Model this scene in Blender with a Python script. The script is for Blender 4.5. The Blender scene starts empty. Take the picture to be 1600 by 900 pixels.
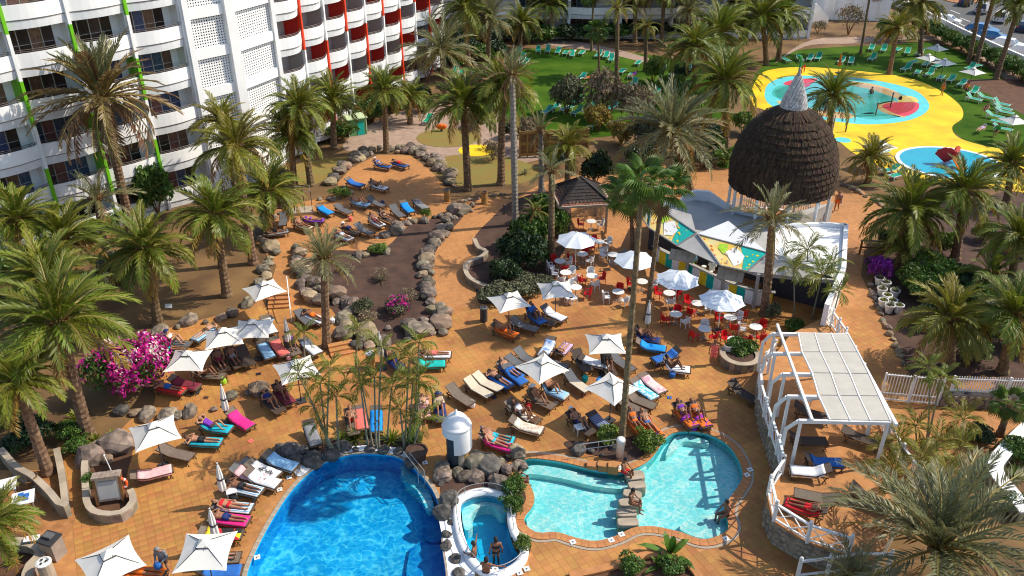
import bpy, math, random
import numpy as np
from mathutils import Vector, Matrix
from mathutils.geometry import tessellate_polygon
R = math.radians
rnd = random.Random(7)
sc = bpy.context.scene
C = sc.collection

# ------------------------------------------------------------------ camera, world, sun, exposure
F, TH, HC = 1300.0, R(29.5), 28.0          # focal length (px of a 1600 wide frame), pitch down, height above the deck
cam = bpy.data.cameras.new('camera'); cam_o = bpy.data.objects.new('camera', cam); C.objects.link(cam_o)
cam.sensor_width = 36.0; cam.lens = 36.0 * F / 1600.0
cam.clip_start = 0.5; cam.clip_end = 2000
cam_o.location = (0, 0, HC); cam_o.rotation_euler = (R(90) - TH, 0, 0)
sc.camera = cam_o
SUN_AZ, SUN_EL = R(78), R(45)
w = bpy.data.worlds.new('World'); sc.world = w; w.use_nodes = True
nt = w.node_tree
bg = nt.nodes['Background']; sky = nt.nodes.new('ShaderNodeTexSky')
sky.sky_type = 'NISHITA'; sky.sun_disc = False; sky.sun_elevation = SUN_EL; sky.sun_rotation = SUN_AZ
nt.links.new(sky.outputs[0], bg.inputs[0]); bg.inputs[1].default_value = 0.15
sun = bpy.data.lights.new('sun', 'SUN'); sun.energy = 3.9; sun.angle = R(0.5); sun.color = (1.0, 0.91, 0.76)
sun_o = bpy.data.objects.new('sun', sun); C.objects.link(sun_o)
SD = Vector((math.sin(SUN_AZ) * math.cos(SUN_EL), math.cos(SUN_AZ) * math.cos(SUN_EL), math.sin(SUN_EL)))
sun_o.rotation_euler = SD.to_track_quat('Z', 'Y').to_euler(); sun_o.location = (60, 20, 80)
sc.view_settings.view_transform = 'Standard'; sc.view_settings.look = 'None'
sc.view_settings.exposure = 0.42; sc.view_settings.gamma = 1.0
sc.cycles.use_denoising = True; sc.cycles.filter_width = 1.1
sc.cycles.max_bounces = 6; sc.cycles.diffuse_bounces = 3; sc.cycles.glossy_bounces = 2
sc.cycles.transparent_max_bounces = 8; sc.cycles.transmission_bounces = 2
sc.cycles.caustics_reflective = False; sc.cycles.caustics_refractive = False

# ------------------------------------------------------------------ where a point of the ground (or of a height z) lies
SN, CS = math.sin(TH), math.cos(TH)
def ray(u, v):
    a, b = (u - 800) / F, (v - 450) / F
    return Vector((a, CS - b * SN, -(SN + b * CS)))
def G(u, v, z=0.0):
    r = ray(u, v); t = (HC - z) / -r.z
    return Vector((r.x * t, r.y * t, z))
def depth(u, v, z=0.0):
    return (HC - z) / -ray(u, v).z
def above(u, v, y):                         # the point at ground distance y seen at (u, v)
    r = ray(u, v); t = y / r.y
    return Vector((r.x * t, y, HC + r.z * t))

# ------------------------------------------------------------------ materials
def S(r, g, b, k=1.0):
    f = lambda c: ((c / 255 / 12.92) if c < 10.4 else ((c / 255 + .055) / 1.055) ** 2.4) * k
    return (f(r), f(g), f(b))
MATS = {}
def mat(name, col, rough=.6, var=.15, scale=4.0, bump=0.0, col2=None, island=False, rand=0.0, metallic=0.0, coord='Object', spec=.4, sub=0.0, stretch=None):
    if name in MATS: return MATS[name]
    m = bpy.data.materials.new(name); m.use_nodes = True
    n = m.node_tree.nodes; l = m.node_tree.links; p = n['Principled BSDF']
    p.inputs['Roughness'].default_value = rough; p.inputs['Metallic'].default_value = metallic
    p.inputs['Specular IOR Level'].default_value = spec
    c2 = col2 if col2 else tuple(min(1, c * (1 + var)) for c in col)
    c1 = col if col2 else tuple(c * (1 - var) for c in col)
    tc = n.new('ShaderNodeTexCoord'); ns = n.new('ShaderNodeTexNoise')
    ns.inputs['Scale'].default_value = scale; ns.inputs['Detail'].default_value = 5
    if stretch:
        mp = n.new('ShaderNodeMapping'); mp.inputs['Scale'].default_value = stretch
        l.new(tc.outputs[coord], mp.inputs[0]); l.new(mp.outputs[0], ns.inputs['Vector'])
    else:
        l.new(tc.outputs[coord], ns.inputs['Vector'])
    cr = n.new('ShaderNodeValToRGB'); cr.color_ramp.elements[0].position = .35; cr.color_ramp.elements[1].position = .65
    cr.color_ramp.elements[0].color = (*c1, 1); cr.color_ramp.elements[1].color = (*c2, 1)
    l.new(ns.outputs['Fac'], cr.inputs[0]); out = cr.outputs[0]
    if island or rand:
        g = n.new('ShaderNodeNewGeometry'); oi = n.new('ShaderNodeObjectInfo')
        hs = n.new('ShaderNodeHueSaturation')
        mv = n.new('ShaderNodeMapRange'); mv.inputs['To Min'].default_value = 1 - max(rand, .0001); mv.inputs['To Max'].default_value = 1 + max(rand, .0001)
        mh = n.new('ShaderNodeMapRange'); mh.inputs['To Min'].default_value = .5 - .10 * rand; mh.inputs['To Max'].default_value = .5 + .10 * rand
        src = g.outputs['Random Per Island'] if island else oi.outputs['Random']
        l.new(src, mv.inputs[0]); l.new(mv.outputs[0], hs.inputs['Value'])
        wn = n.new('ShaderNodeTexWhiteNoise'); wn.noise_dimensions = '1D'; l.new(src, wn.inputs['W'])
        l.new(wn.outputs['Value'], mh.inputs[0]); l.new(mh.outputs[0], hs.inputs['Hue'])
        l.new(out, hs.inputs['Color']); out = hs.outputs[0]
    l.new(out, p.inputs['Base Color'])
    if bump:
        b = n.new('ShaderNodeBump'); b.inputs['Strength'].default_value = bump; b.inputs['Distance'].default_value = .05
        l.new(ns.outputs['Fac'], b.inputs['Height']); l.new(b.outputs[0], p.inputs['Normal'])
    if sub:
        t = n.new('ShaderNodeBsdfTranslucent'); mx = n.new('ShaderNodeMixShader'); mx.inputs[0].default_value = sub
        l.new(out, t.inputs[0]); l.new(p.outputs[0], mx.inputs[1]); l.new(t.outputs[0], mx.inputs[2])
        l.new(mx.outputs[0], n['Material Output'].inputs[0])
    MATS[name] = m; return m

M = {}
M['white'] = mat('white_paint', (.78, .78, .76), .5, .05, 1.5)
M['wall'] = mat('white_render', (.83, .83, .82), .7, .04, .6)
M['ribbed'] = mat('ribbed_white', (.72, .73, .74), .6, .05, 2)
M['green_paint'] = mat('green_paint', (.16, .50, .01), .5, .05)
M['red_paint'] = mat('red_paint', (.62, .02, .012), .5, .06)
M['orange_red'] = mat('red_column_paint', (.75, .05, .012), .5, .05)
M['beige'] = mat('grey_beige_render', (.42, .37, .35), .7, .06)
M['pane'] = mat('window_glass', (.035, .025, .022), .12, .5, .5, rand=.5, spec=.5)
M['curtain_brown'] = mat('brown_curtained_glass', (.15, .075, .055), .2, .3, 3, rand=.3, spec=.5)
M['curtain_blue'] = mat('blue_curtained_glass', (.05, .075, .13), .2, .3, 3, rand=.3, spec=.5)
M['mullion'] = mat('window_frame', (.45, .42, .38), .5, .05)
M['railing'] = mat('bronze_railing', (.10, .08, .07), .4, .1)
M['opening_shade'] = mat('painted_opening_shade', (.05, .05, .06), .9, .1)  # dark colour standing in for the shade inside openings
M['slabsh'] = mat('balcony_floor', (.3, .26, .22), .8, .1)
M['soil'] = mat('reddish_soil', (.085, .040, .022), .95, .3, 1.2, .6, col2=(.13, .060, .030))
M['darksoil'] = mat('dark_volcanic_soil', (.055, .030, .022), .95, .3, 1.0, .6, col2=(.095, .050, .034))
M['drysoil'] = mat('dry_garden_soil', (.11, .060, .026), .95, .3, .35, .5, col2=(.21, .120, .045))
M['gravel'] = mat('pinkish_gravel', (.30, .20, .15), .95, .2, 1.5, .4, col2=(.38, .27, .20))
M['grass'] = mat('mown_grass', (.022, .068, .003), .95, .3, .22, .3, col2=(.070, .135, .010), spec=.08)
M['lawn_dry'] = mat('patchy_dry_lawn', (.23, .15, .035), .95, .3, .6, .3, col2=(.20, .17, .04))
M['asphalt'] = mat('asphalt', (.10, .095, .09), .9, .15, 2)
M['roadpaint'] = mat('road_paint', (.6, .6, .58), .8, .1)
M['yellow'] = mat('yellow_rubber', (.62, .39, .006), .75, .05, .35, .1, col2=(.86, .58, .003))
M['yellow2'] = mat('pale_yellow_rubber', (.75, .52, .12), .7, .05, 1)
M['cyan'] = mat('turquoise_rubber', (.10, .55, .58), .6, .06, 1)
M['teal'] = mat('teal_rubber', (.05, .38, .33), .4, .25, .3)
M['crimson'] = mat('red_rubber', (.52, .02, .02), .6, .1)
M['pink'] = mat('pink_red_rubber', (.64, .05, .08), .5, .1)
M['tan'] = mat('tan_rubber', (.58, .36, .16), .7, .08)
M['blue_floor'] = mat('blue_pool_floor', (.02, .50, .72), .4, .05, .6)
M['stone'] = mat('lava_boulder_stone', (.10, .080, .062), .9, .3, 2.2, .9, col2=(.27, .215, .16), rand=.3)
M['stone_tan'] = mat('tan_boulder_stone', (.22, .16, .10), .9, .3, 2.2, .8, col2=(.34, .25, .16), rand=.25)
M['stone_dark'] = mat('dark_boulder_stone', (.05, .045, .042), .85, .3, 2.2, .8, col2=(.14, .125, .11), rand=.2)
M['mason'] = mat('rubble_wall_stone', (.20, .155, .115), .9, .3, 2.0, .6, col2=(.36, .30, .23), island=True, rand=.3)
M['mortar'] = mat('pale_cap_mortar', (.38, .31, .23), .9, .18, 1.2, .3)
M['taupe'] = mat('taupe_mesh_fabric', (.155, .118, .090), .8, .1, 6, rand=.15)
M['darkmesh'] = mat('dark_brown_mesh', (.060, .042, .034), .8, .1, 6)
M['greymesh'] = mat('grey_mesh_fabric', (.11, .11, .115), .8, .1, 6)
M['cream'] = mat('cream_cushion', (.58, .50, .38), .9, .06, 6)
M['frame'] = mat('dark_wood_frame', (.10, .055, .030), .6, .15, 5)
M['gplastic'] = mat('green_lounger_plastic', (.008, .36, .22), .45, .08, 3, rand=.1)
M['wplastic'] = mat('white_plastic', (.72, .72, .70), .35, .04)
M['rplastic'] = mat('red_plastic', (.55, .012, .015), .35, .06)
M['canvas'] = mat('cream_canvas', (.80, .77, .70), .8, .04, 2, sub=.12)
M['bluecanvas'] = mat('white_coated_canvas', (.72, .77, .83), .55, .06, 2)
M['steel'] = mat('brushed_steel', (.45, .44, .42), .35, .1, metallic=.6)
M['steel_dark'] = mat('dark_metal', (.06, .06, .065), .4, .1, metallic=.3)
M['trunk'] = mat('palm_trunk_bark', (.11, .065, .034), .95, .35, 5, .8, col2=(.24, .155, .085), rand=.15)
M['trunk_grey'] = mat('grey_palm_bark', (.19, .165, .135), .95, .3, 5, .6, col2=(.33, .29, .24))
M['stem'] = mat('green_grey_palm_stem', (.17, .16, .10), .8, .25, 4, col2=(.27, .25, .17))
LEAF = dict(rough=.45, var=.25, scale=.6, spec=.4, sub=.34, rand=.28)
M['f_green'] = mat('frond_green', (.160, .195, .016), **LEAF)
M['f_bright'] = mat('frond_bright_green', (.19, .225, .022), **LEAF)
M['f_yellow'] = mat('frond_yellow_green', (.225, .215, .024), **LEAF)
M['f_grey'] = mat('frond_grey_green', (.21, .215, .10), **LEAF)
M['f_old'] = mat('frond_old_orange', (.34, .21, .035), **LEAF)
M['f_dry'] = mat('frond_dry_brown', (.22, .135, .058), **LEAF)
M['f_fan'] = mat('fan_leaf_green', (.105, .185, .022), **LEAF)
M['rachis'] = mat('frond_rachis', (.26, .20, .05), .6, .1)
M['l_dark'] = mat('hedge_leaf_dark', (.022, .050, .012), .5, .3, 1.5, sub=.12, island=True, rand=.45)
M['l_mid'] = mat('shrub_leaf_green', (.075, .145, .018), .5, .3, 1.5, sub=.18, island=True, rand=.45)
M['l_lime'] = mat('shrub_leaf_lime', (.12, .19, .02), .5, .3, 1.5, sub=.15, island=True, rand=.4)
M['l_yellow'] = mat('shrub_leaf_yellow', (.26, .19, .03), .5, .3, 1.5, sub=.15, island=True, rand=.4)
M['l_dry'] = mat('dry_shrub_twig', (.24, .185, .11), .8, .3, 1.5, sub=.1, island=True, rand=.45)
M['l_sage'] = mat('sage_leaf', (.12, .125, .06), .7, .3, 1.5, sub=.1, island=True, rand=.4)
M['bloom'] = mat('magenta_bloom', (.52, .012, .25), .6, .25, 2, sub=.2, island=True, rand=.35)
M['bloom_w'] = mat('pale_bloom', (.62, .50, .45), .7, .2, 2, sub=.2, island=True, rand=.2)
M['bloom_p'] = mat('purple_bloom', (.20, .015, .26), .6, .25, 2, sub=.2, island=True, rand=.35)
M['thatch'] = mat('dark_thatch', (.022, .013, .008), .95, .35, 2.0, .6, col2=(.070, .040, .020), island=True, rand=.35, stretch=(3, 3, .4))
M['mosaic'] = mat('pale_mosaic', (.55, .54, .53), .4, .2, 5, .5, island=True, rand=.3)
M['wood'] = mat('golden_wood', (.36, .20, .055), .6, .2, 3)
M['brownwood'] = mat('brown_wood', (.19, .085, .030), .7, .2, 3)
M['roofdark'] = mat('dark_shingle', (.012, .010, .012), .7, .3, 3, col2=(.028, .019, .018), island=True, rand=.3)
M['roofred'] = mat('reddish_edge_tile', (.20, .075, .05), .7, .3, 3, island=True, rand=.2)
M['grey_wall'] = mat('grey_render', (.40, .39, .37), .8, .08, 1)
M['pergola_panel'] = mat('pale_roof_sheet', (.47, .44, .38), .7, .06, 1.5)
M['terracotta'] = mat('terracotta_floor', (.36, .155, .052), .8, .2, 2.5, .1)
M['lifering'] = mat('orange_lifebuoy', (.75, .11, .02), .5, .05)
M['eye'] = mat('dark_eye', (.02, .015, .012), .3, .1)
SK = [(.50, .27, .17), (.42, .20, .115), (.32, .145, .075), (.22, .095, .05), (.14, .06, .032)]
for i, c in enumerate(SK): M['skin%d' % i] = mat(['fair_skin', 'rosy_tanned_skin', 'tanned_skin', 'deep_tanned_skin', 'dark_skin'][i], c, .5, .08, 4)
COL = dict(navy=(.015, .03, .14), blue=(.02, .13, .44), bright_blue=(.005, .25, .68), turquoise=(.01, .40, .50), teal=(.005, .42, .36), light_blue=(.28, .50, .70),
    white=(.76, .76, .76), pink=(.78, .02, .22), coral=(.80, .16, .13), purple=(.17, .03, .36), red=(.60, .015, .02), orange=(.78, .15, .01), yellow=(.80, .58, .02),
    black=(.015, .015, .018), grey=(.22, .22, .23), green=(.05, .30, .06), lilac=(.50, .36, .52), lime=(.35, .62, .03), brown=(.12, .06, .03), maroon=(.18, .02, .04), pale_pink=(.78, .42, .42), beige=(.55, .42, .28), blond=(.45, .30, .12))
def cm(name):
    return mat(name + '_cloth', COL[name], .85, .12, 5, .15)
def striped(name, c1, c2, freq, axis=1):
    if name in MATS: return MATS[name]
    m = mat(name, c1, .85, .05, 5); n = m.node_tree.nodes; l = m.node_tree.links
    tc = n.new('ShaderNodeTexCoord'); wv = n.new('ShaderNodeTexWave'); wv.bands_direction = 'XYZ'[axis]; wv.inputs['Scale'].default_value = freq
    l.new(tc.outputs['Object'], wv.inputs['Vector'])
    cr = n.new('ShaderNodeValToRGB'); cr.color_ramp.interpolation = 'CONSTANT'; cr.color_ramp.elements[1].position = .5
    cr.color_ramp.elements[0].color = (*c1, 1); cr.color_ramp.elements[1].color = (*c2, 1)
    l.new(wv.outputs['Fac'], cr.inputs[0]); l.new(cr.outputs[0], n['Principled BSDF'].inputs['Base Color'])
    return m
def patterned(name, cols, scale):
    if name in MATS: return MATS[name]
    m = mat(name, cols[0], .85, .05, 5); n = m.node_tree.nodes; l = m.node_tree.links
    tc = n.new('ShaderNodeTexCoord'); vo = n.new('ShaderNodeTexVoronoi'); vo.inputs['Scale'].default_value = scale
    l.new(tc.outputs['Object'], vo.inputs['Vector'])
    cr = n.new('ShaderNodeValToRGB'); cr.color_ramp.interpolation = 'CONSTANT'
    for i, c in enumerate(cols):
        e = cr.color_ramp.elements[i] if i < 2 else cr.color_ramp.elements.new(i / len(cols))
        e.position = i / len(cols); e.color = (*c, 1)
    sp = n.new('ShaderNodeSeparateColor'); l.new(vo.outputs['Color'], sp.inputs[0])
    l.new(sp.outputs[0], cr.inputs[0]); l.new(cr.outputs[0], n['Principled BSDF'].inputs['Base Color'])
    return m
TOWEL = {}
def towel_mat(t):
    if t == 'blue and white striped': return striped('blue_white_stripes', COL['white'], (.10, .33, .50), 3.2, 1)
    if t == 'grey and white striped': return striped('grey_white_stripes', COL['white'], (.10, .13, .15), 4.2, 0)
    if t == 'navy and white': return striped('navy_white_stripes', COL['navy'], (.25, .3, .4), 3.2, 0)
    if t == 'blue and white patterned': return patterned('blue_white_pattern', [(.62, .68, .78), (.20, .32, .60), (.62, .68, .78)], 5)
    if t == 'light blue checked': return patterned('light_blue_check', [(.12, .50, .70), (.55, .72, .78)], 7)
    if t == 'pale pink patterned': return patterned('pale_pink_pattern', [(.76, .52, .52), (.76, .60, .58), (.66, .34, .40)], 4)
    if t == 'red, yellow and black': return patterned('red_yellow_black', [(.55, .02, .03), (.02, .02, .02), (.75, .55, .02)], 3)
    if t == 'purple and orange': return patterned('purple_orange', [(.75, .16, .01), (.30, .03, .38), (.75, .16, .01)], 4)
    if t == 'orange and purple': return patterned('orange_purple', [(.78, .14, .01), (.78, .14, .01), (.15, .05, .50)], 3)
    if t == 'floral white': return patterned('floral_white', [(.68, .62, .52), (.55, .40, .30), (.68, .62, .52), (.60, .55, .45)], 9)
    return cm(t.replace(' ', '_'))

# pavement: terracotta tiles beyond the ones built one by one
TA, TP = R(28), .36
def tile_mat():
    m = bpy.data.materials.new('terracotta_paving'); m.use_nodes = True
    n = m.node_tree.nodes; l = m.node_tree.links; p = n['Principled BSDF']; p.inputs['Roughness'].default_value = .75
    tc = n.new('ShaderNodeTexCoord'); mp = n.new('ShaderNodeMapping'); mp.inputs['Rotation'].default_value = (0, 0, -TA)
    l.new(tc.outputs['Object'], mp.inputs[0])
    bt = n.new('ShaderNodeTexBrick'); bt.offset = 0; bt.inputs['Scale'].default_value = 1 / TP
    bt.inputs['Brick Width'].default_value = 1; bt.inputs['Row Height'].default_value = 1; bt.inputs['Mortar Size'].default_value = .03
    bt.inputs['Color1'].default_value = (.42, .180, .055, 1); bt.inputs['Color2'].default_value = (.46, .205, .062, 1); bt.inputs['Mortar'].default_value = (.37, .175, .065, 1)
    l.new(mp.outputs[0], bt.inputs['Vector'])
    ns = n.new('ShaderNodeTexNoise'); ns.inputs['Scale'].default_value = .35; ns.inputs['Detail'].default_value = 6; l.new(tc.outputs['Object'], ns.inputs['Vector'])
    ns2 = n.new('ShaderNodeTexNoise'); ns2.inputs['Scale'].default_value = 3.0; ns2.inputs['Detail'].default_value = 4; l.new(tc.outputs['Object'], ns2.inputs['Vector'])
    ad = n.new('ShaderNodeMath'); ad.operation = 'ADD'; l.new(ns.outputs['Fac'], ad.inputs[0]); l.new(ns2.outputs['Fac'], ad.inputs[1])
    mr = n.new('ShaderNodeMapRange'); mr.inputs['From Min'].default_value = .7; mr.inputs['From Max'].default_value = 1.3; mr.inputs['To Min'].default_value = .78; mr.inputs['To Max'].default_value = 1.2
    l.new(ad.outputs[0], mr.inputs[0]); hs = n.new('ShaderNodeHueSaturation'); l.new(mr.outputs[0], hs.inputs['Value']); l.new(bt.outputs['Color'], hs.inputs['Color'])
    l.new(hs.outputs[0], p.inputs['Base Color']); return m
M['paving'] = tile_mat()
M['tile'] = mat('terracotta_tile', (.31, .130, .038), .7, .15, .5, .1, col2=(.50, .235, .062), rand=.10)
M['tile_many'] = mat('terracotta_tile_field', (.31, .130, .038), .7, .15, .33, .1, col2=(.50, .235, .062), island=True, rand=.085)
M['grout'] = mat('sandy_grout', (.32, .20, .09), .9, .15, 3)
M['coping'] = mat('orange_coping_tile', (.45, .19, .065), .7, .12, 3, .1, rand=.07)
M['kerbgrey'] = mat('grey_drain_strip', (.36, .30, .23), .8, .1, 3)

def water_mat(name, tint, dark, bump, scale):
    """water surface with a web of caustic light painted into its transparent colour"""
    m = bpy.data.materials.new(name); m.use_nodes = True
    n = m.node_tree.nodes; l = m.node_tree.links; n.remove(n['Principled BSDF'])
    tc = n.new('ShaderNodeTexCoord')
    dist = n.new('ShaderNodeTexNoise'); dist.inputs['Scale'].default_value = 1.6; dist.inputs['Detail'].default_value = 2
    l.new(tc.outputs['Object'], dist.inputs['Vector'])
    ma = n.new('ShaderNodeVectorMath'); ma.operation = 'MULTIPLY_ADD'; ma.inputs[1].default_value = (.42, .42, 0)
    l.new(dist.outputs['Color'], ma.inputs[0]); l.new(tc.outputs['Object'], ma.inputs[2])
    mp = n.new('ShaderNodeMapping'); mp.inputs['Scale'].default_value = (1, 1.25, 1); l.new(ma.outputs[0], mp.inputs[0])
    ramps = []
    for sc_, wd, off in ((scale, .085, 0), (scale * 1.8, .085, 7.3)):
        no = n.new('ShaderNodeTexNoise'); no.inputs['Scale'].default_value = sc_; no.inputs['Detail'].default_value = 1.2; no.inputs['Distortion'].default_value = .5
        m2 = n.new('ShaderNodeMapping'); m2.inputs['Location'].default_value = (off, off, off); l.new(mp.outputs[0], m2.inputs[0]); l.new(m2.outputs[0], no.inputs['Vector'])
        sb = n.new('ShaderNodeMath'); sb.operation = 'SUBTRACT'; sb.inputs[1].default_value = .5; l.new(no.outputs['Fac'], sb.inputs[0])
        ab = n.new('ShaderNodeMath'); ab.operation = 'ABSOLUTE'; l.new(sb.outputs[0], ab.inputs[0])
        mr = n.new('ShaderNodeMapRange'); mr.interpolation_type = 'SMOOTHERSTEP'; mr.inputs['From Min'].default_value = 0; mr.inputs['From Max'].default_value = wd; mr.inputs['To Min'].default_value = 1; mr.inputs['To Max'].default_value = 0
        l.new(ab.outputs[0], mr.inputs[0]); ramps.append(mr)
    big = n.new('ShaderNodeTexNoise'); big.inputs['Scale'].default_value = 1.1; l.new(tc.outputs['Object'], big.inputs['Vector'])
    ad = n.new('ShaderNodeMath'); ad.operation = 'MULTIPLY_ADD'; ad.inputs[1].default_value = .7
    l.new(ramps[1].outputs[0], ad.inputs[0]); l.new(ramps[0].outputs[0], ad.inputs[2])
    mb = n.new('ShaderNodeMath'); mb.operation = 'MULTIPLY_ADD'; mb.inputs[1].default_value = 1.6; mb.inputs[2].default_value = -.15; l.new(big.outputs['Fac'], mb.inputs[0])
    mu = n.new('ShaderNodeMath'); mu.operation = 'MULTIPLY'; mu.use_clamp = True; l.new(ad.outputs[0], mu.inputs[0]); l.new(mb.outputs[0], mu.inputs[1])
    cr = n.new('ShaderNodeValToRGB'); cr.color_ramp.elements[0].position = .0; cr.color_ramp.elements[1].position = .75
    cr.color_ramp.elements[0].color = (*dark, 1); cr.color_ramp.elements[1].color = (*tint, 1)  # painted caustics: bright lines and darker cells in the transparent colour
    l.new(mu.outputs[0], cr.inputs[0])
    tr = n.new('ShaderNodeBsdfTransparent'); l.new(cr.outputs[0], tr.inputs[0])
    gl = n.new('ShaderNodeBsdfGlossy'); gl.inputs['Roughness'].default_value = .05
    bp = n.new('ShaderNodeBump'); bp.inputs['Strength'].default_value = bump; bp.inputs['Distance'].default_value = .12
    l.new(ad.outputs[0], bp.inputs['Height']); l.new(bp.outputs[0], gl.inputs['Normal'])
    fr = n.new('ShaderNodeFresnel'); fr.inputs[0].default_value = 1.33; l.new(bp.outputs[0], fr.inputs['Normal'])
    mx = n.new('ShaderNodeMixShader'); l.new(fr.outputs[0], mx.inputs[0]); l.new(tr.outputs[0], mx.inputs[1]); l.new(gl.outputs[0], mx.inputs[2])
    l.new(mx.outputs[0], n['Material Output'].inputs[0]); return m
M['water_blue'] = water_mat('blue_water_painted_caustics', (1, 1, 1), (.12, .66, .87), .05, 1.2)
M['water_pale'] = water_mat('pale_water_painted_caustics', (1, 1, 1), (.52, .89, .93), .05, 1.6)
M['water_thin'] = water_mat('thin_water_painted_caustics', (1, 1, 1), (.90, .98, .98), .03, 1.2)
M['pool_blue'] = mat('blue_pool_lining', (.07, .62, .92), .5, .1, .5)
M['pool_deepblue'] = mat('deep_blue_pool_lining', (.005, .36, .72), .5, .1, .5)
M['pool_pale'] = mat('pale_turquoise_pool_lining', (.48, .86, .85), .5, .06, .6)
M['pool_ledge'] = mat('pool_ledge_lining', (.62, .86, .82), .5, .05, .6)
M['spa_blue'] = mat('spa_blue_lining', (.010, .46, .72), .5, .08, .6)
M['pool_side'] = mat('pool_wall_lining', (.10, .55, .58), .5, .08, .6)
# ------------------------------------------------------------------ mesh builder
class MB:
    def __init__(s): s.v = []; s.f = []; s.m = []
    def add(s, vs, fs, mi=0):
        k = len(s.v); s.v += [tuple(a) for a in vs]; s.f += [tuple(i + k for i in f) for f in fs]; s.m += [mi] * len(fs); return s
    def box(s, c, d, rz=0, mi=0, rx=0, ry=0):
        q = Matrix.Rotation(rz, 3, 'Z') @ Matrix.Rotation(ry, 3, 'Y') @ Matrix.Rotation(rx, 3, 'X')
        vs = [Vector(c) + q @ Vector((x * d[0] / 2, y * d[1] / 2, z * d[2] / 2)) for x in (-1, 1) for y in (-1, 1) for z in (-1, 1)]
        return s.add(vs, [(0, 1, 3, 2), (4, 6, 7, 5), (0, 4, 5, 1), (2, 3, 7, 6), (0, 2, 6, 4), (1, 5, 7, 3)], mi)
    def bar(s, a, b, w, h=None, mi=0):
        a, b = Vector(a), Vector(b); h = h or w; d = (b - a); L = d.length
        if L < 1e-6: return s
        d /= L; up = Vector((0, 0, 1)) if abs(d.z) < .95 else Vector((0, 1, 0))
        x = d.cross(up).normalized(); y = x.cross(d)
        vs = [p + x * (i * w / 2) + y * (j * h / 2) for p in (a, b) for i, j in ((-1, -1), (1, -1), (1, 1), (-1, 1))]
        return s.add(vs, [(0, 1, 2, 3), (7, 6, 5, 4), (0, 4, 5, 1), (1, 5, 6, 2), (2, 6, 7, 3), (3, 7, 4, 0)], mi)
    def tube(s, pts, r, n=6, mi=0, caps=True):
        pts = [Vector(p) for p in pts]; rs = r if isinstance(r, (list, tuple)) else [r] * len(pts)
        k = len(s.v); N = len(pts); x = None
        for i, p in enumerate(pts):
            d = (pts[min(i + 1, N - 1)] - pts[max(i - 1, 0)]).normalized()
            if x is None: x = d.cross(Vector((0, 0, 1)) if abs(d.z) < .9 else Vector((1, 0, 0))).normalized()
            else: x = (x - d * x.dot(d)).normalized()
            y = d.cross(x)
            for j in range(n):
                t = 2 * math.pi * j / n; s.v.append(tuple(p + (x * math.cos(t) + y * math.sin(t)) * rs[i]))
        for i in range(N - 1):
            for j in range(n):
                s.f.append((k + i * n + j, k + i * n + (j + 1) % n, k + (i + 1) * n + (j + 1) % n, k + (i + 1) * n + j)); s.m.append(mi)
        if caps:
            s.f.append(tuple(k + j for j in reversed(range(n)))); s.m.append(mi)
            s.f.append(tuple(k + (N - 1) * n + j for j in range(n))); s.m.append(mi)
        return s
    def lathe(s, prof, n=20, c=(0, 0, 0), mi=0, a0=0, a1=2 * math.pi, cap=True):
        k = len(s.v); full = abs(a1 - a0 - 2 * math.pi) < 1e-6; cols = n if full else n + 1
        for r, z in prof:
            for j in range(cols):
                t = a0 + (a1 - a0) * j / n; s.v.append((c[0] + r * math.cos(t), c[1] + r * math.sin(t), c[2] + z))
        for i in range(len(prof) - 1):
            for j in range(n):
                j2 = (j + 1) % cols
                s.f.append((k + i * cols + j, k + i * cols + j2, k + (i + 1) * cols + j2, k + (i + 1) * cols + j)); s.m.append(mi)
        if cap and full:
            s.f.append(tuple(k + j for j in reversed(range(n)))); s.m.append(mi)
            s.f.append(tuple(k + (len(prof) - 1) * n + j for j in range(n))); s.m.append(mi)
        return s
    def prism(s, poly, z0, z1, mi=0, side=None, bottom=False):
        n = len(poly); k = len(s.v); side = mi if side is None else side
        s.v += [(p[0], p[1], z1) for p in poly] + [(p[0], p[1], z0) for p in poly]
        for t in tessellate_polygon([[Vector((p[0], p[1], 0)) for p in poly]]):
            a, b, c = (Vector((poly[i][0], poly[i][1], 0)) for i in t)
            t = t if (b - a).cross(c - a).z > 0 else (t[0], t[2], t[1])
            s.f.append(tuple(k + i for i in t)); s.m.append(mi)
            if bottom: s.f.append(tuple(k + n + i for i in reversed(t))); s.m.append(mi)
        ar = sum(poly[i][0] * poly[(i + 1) % n][1] - poly[(i + 1) % n][0] * poly[i][1] for i in range(n))
        for i in range(n):
            j = (i + 1) % n
            q = (k + i, k + n + i, k + n + j, k + j) if ar > 0 else (k + j, k + n + j, k + n + i, k + i)
            s.f.append(q); s.m.append(side)
        return s
    def sheet(s, poly, z, holes=(), mi=0):
        loops = [[Vector((p[0], p[1], 0)) for p in poly]] + [[Vector((p[0], p[1], 0)) for p in h] for h in holes]
        k = len(s.v); flat = [p for lp in loops for p in lp]; s.v += [(p.x, p.y, z) for p in flat]
        for t in tessellate_polygon(loops):
            a, b, c = (flat[i] for i in t)
            t = t if (b - a).cross(c - a).z > 0 else (t[0], t[2], t[1])
            s.f.append(tuple(k + i for i in t)); s.m.append(mi)
        return s
    def ball(s, c, r, n=8, k=5, mi=0):
        pr = [(max(1e-4, math.sin(math.pi * i / k)), -math.cos(math.pi * i / k)) for i in range(k + 1)]
        r = r if isinstance(r, (tuple, list)) else (r, r, r); k0 = len(s.v)
        s.lathe(pr, n, mi=mi, cap=False)
        for i in range(k0, len(s.v)): x, y, z = s.v[i]; s.v[i] = (c[0] + x * r[0], c[1] + y * r[1], c[2] + z * r[2])
        return s
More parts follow.
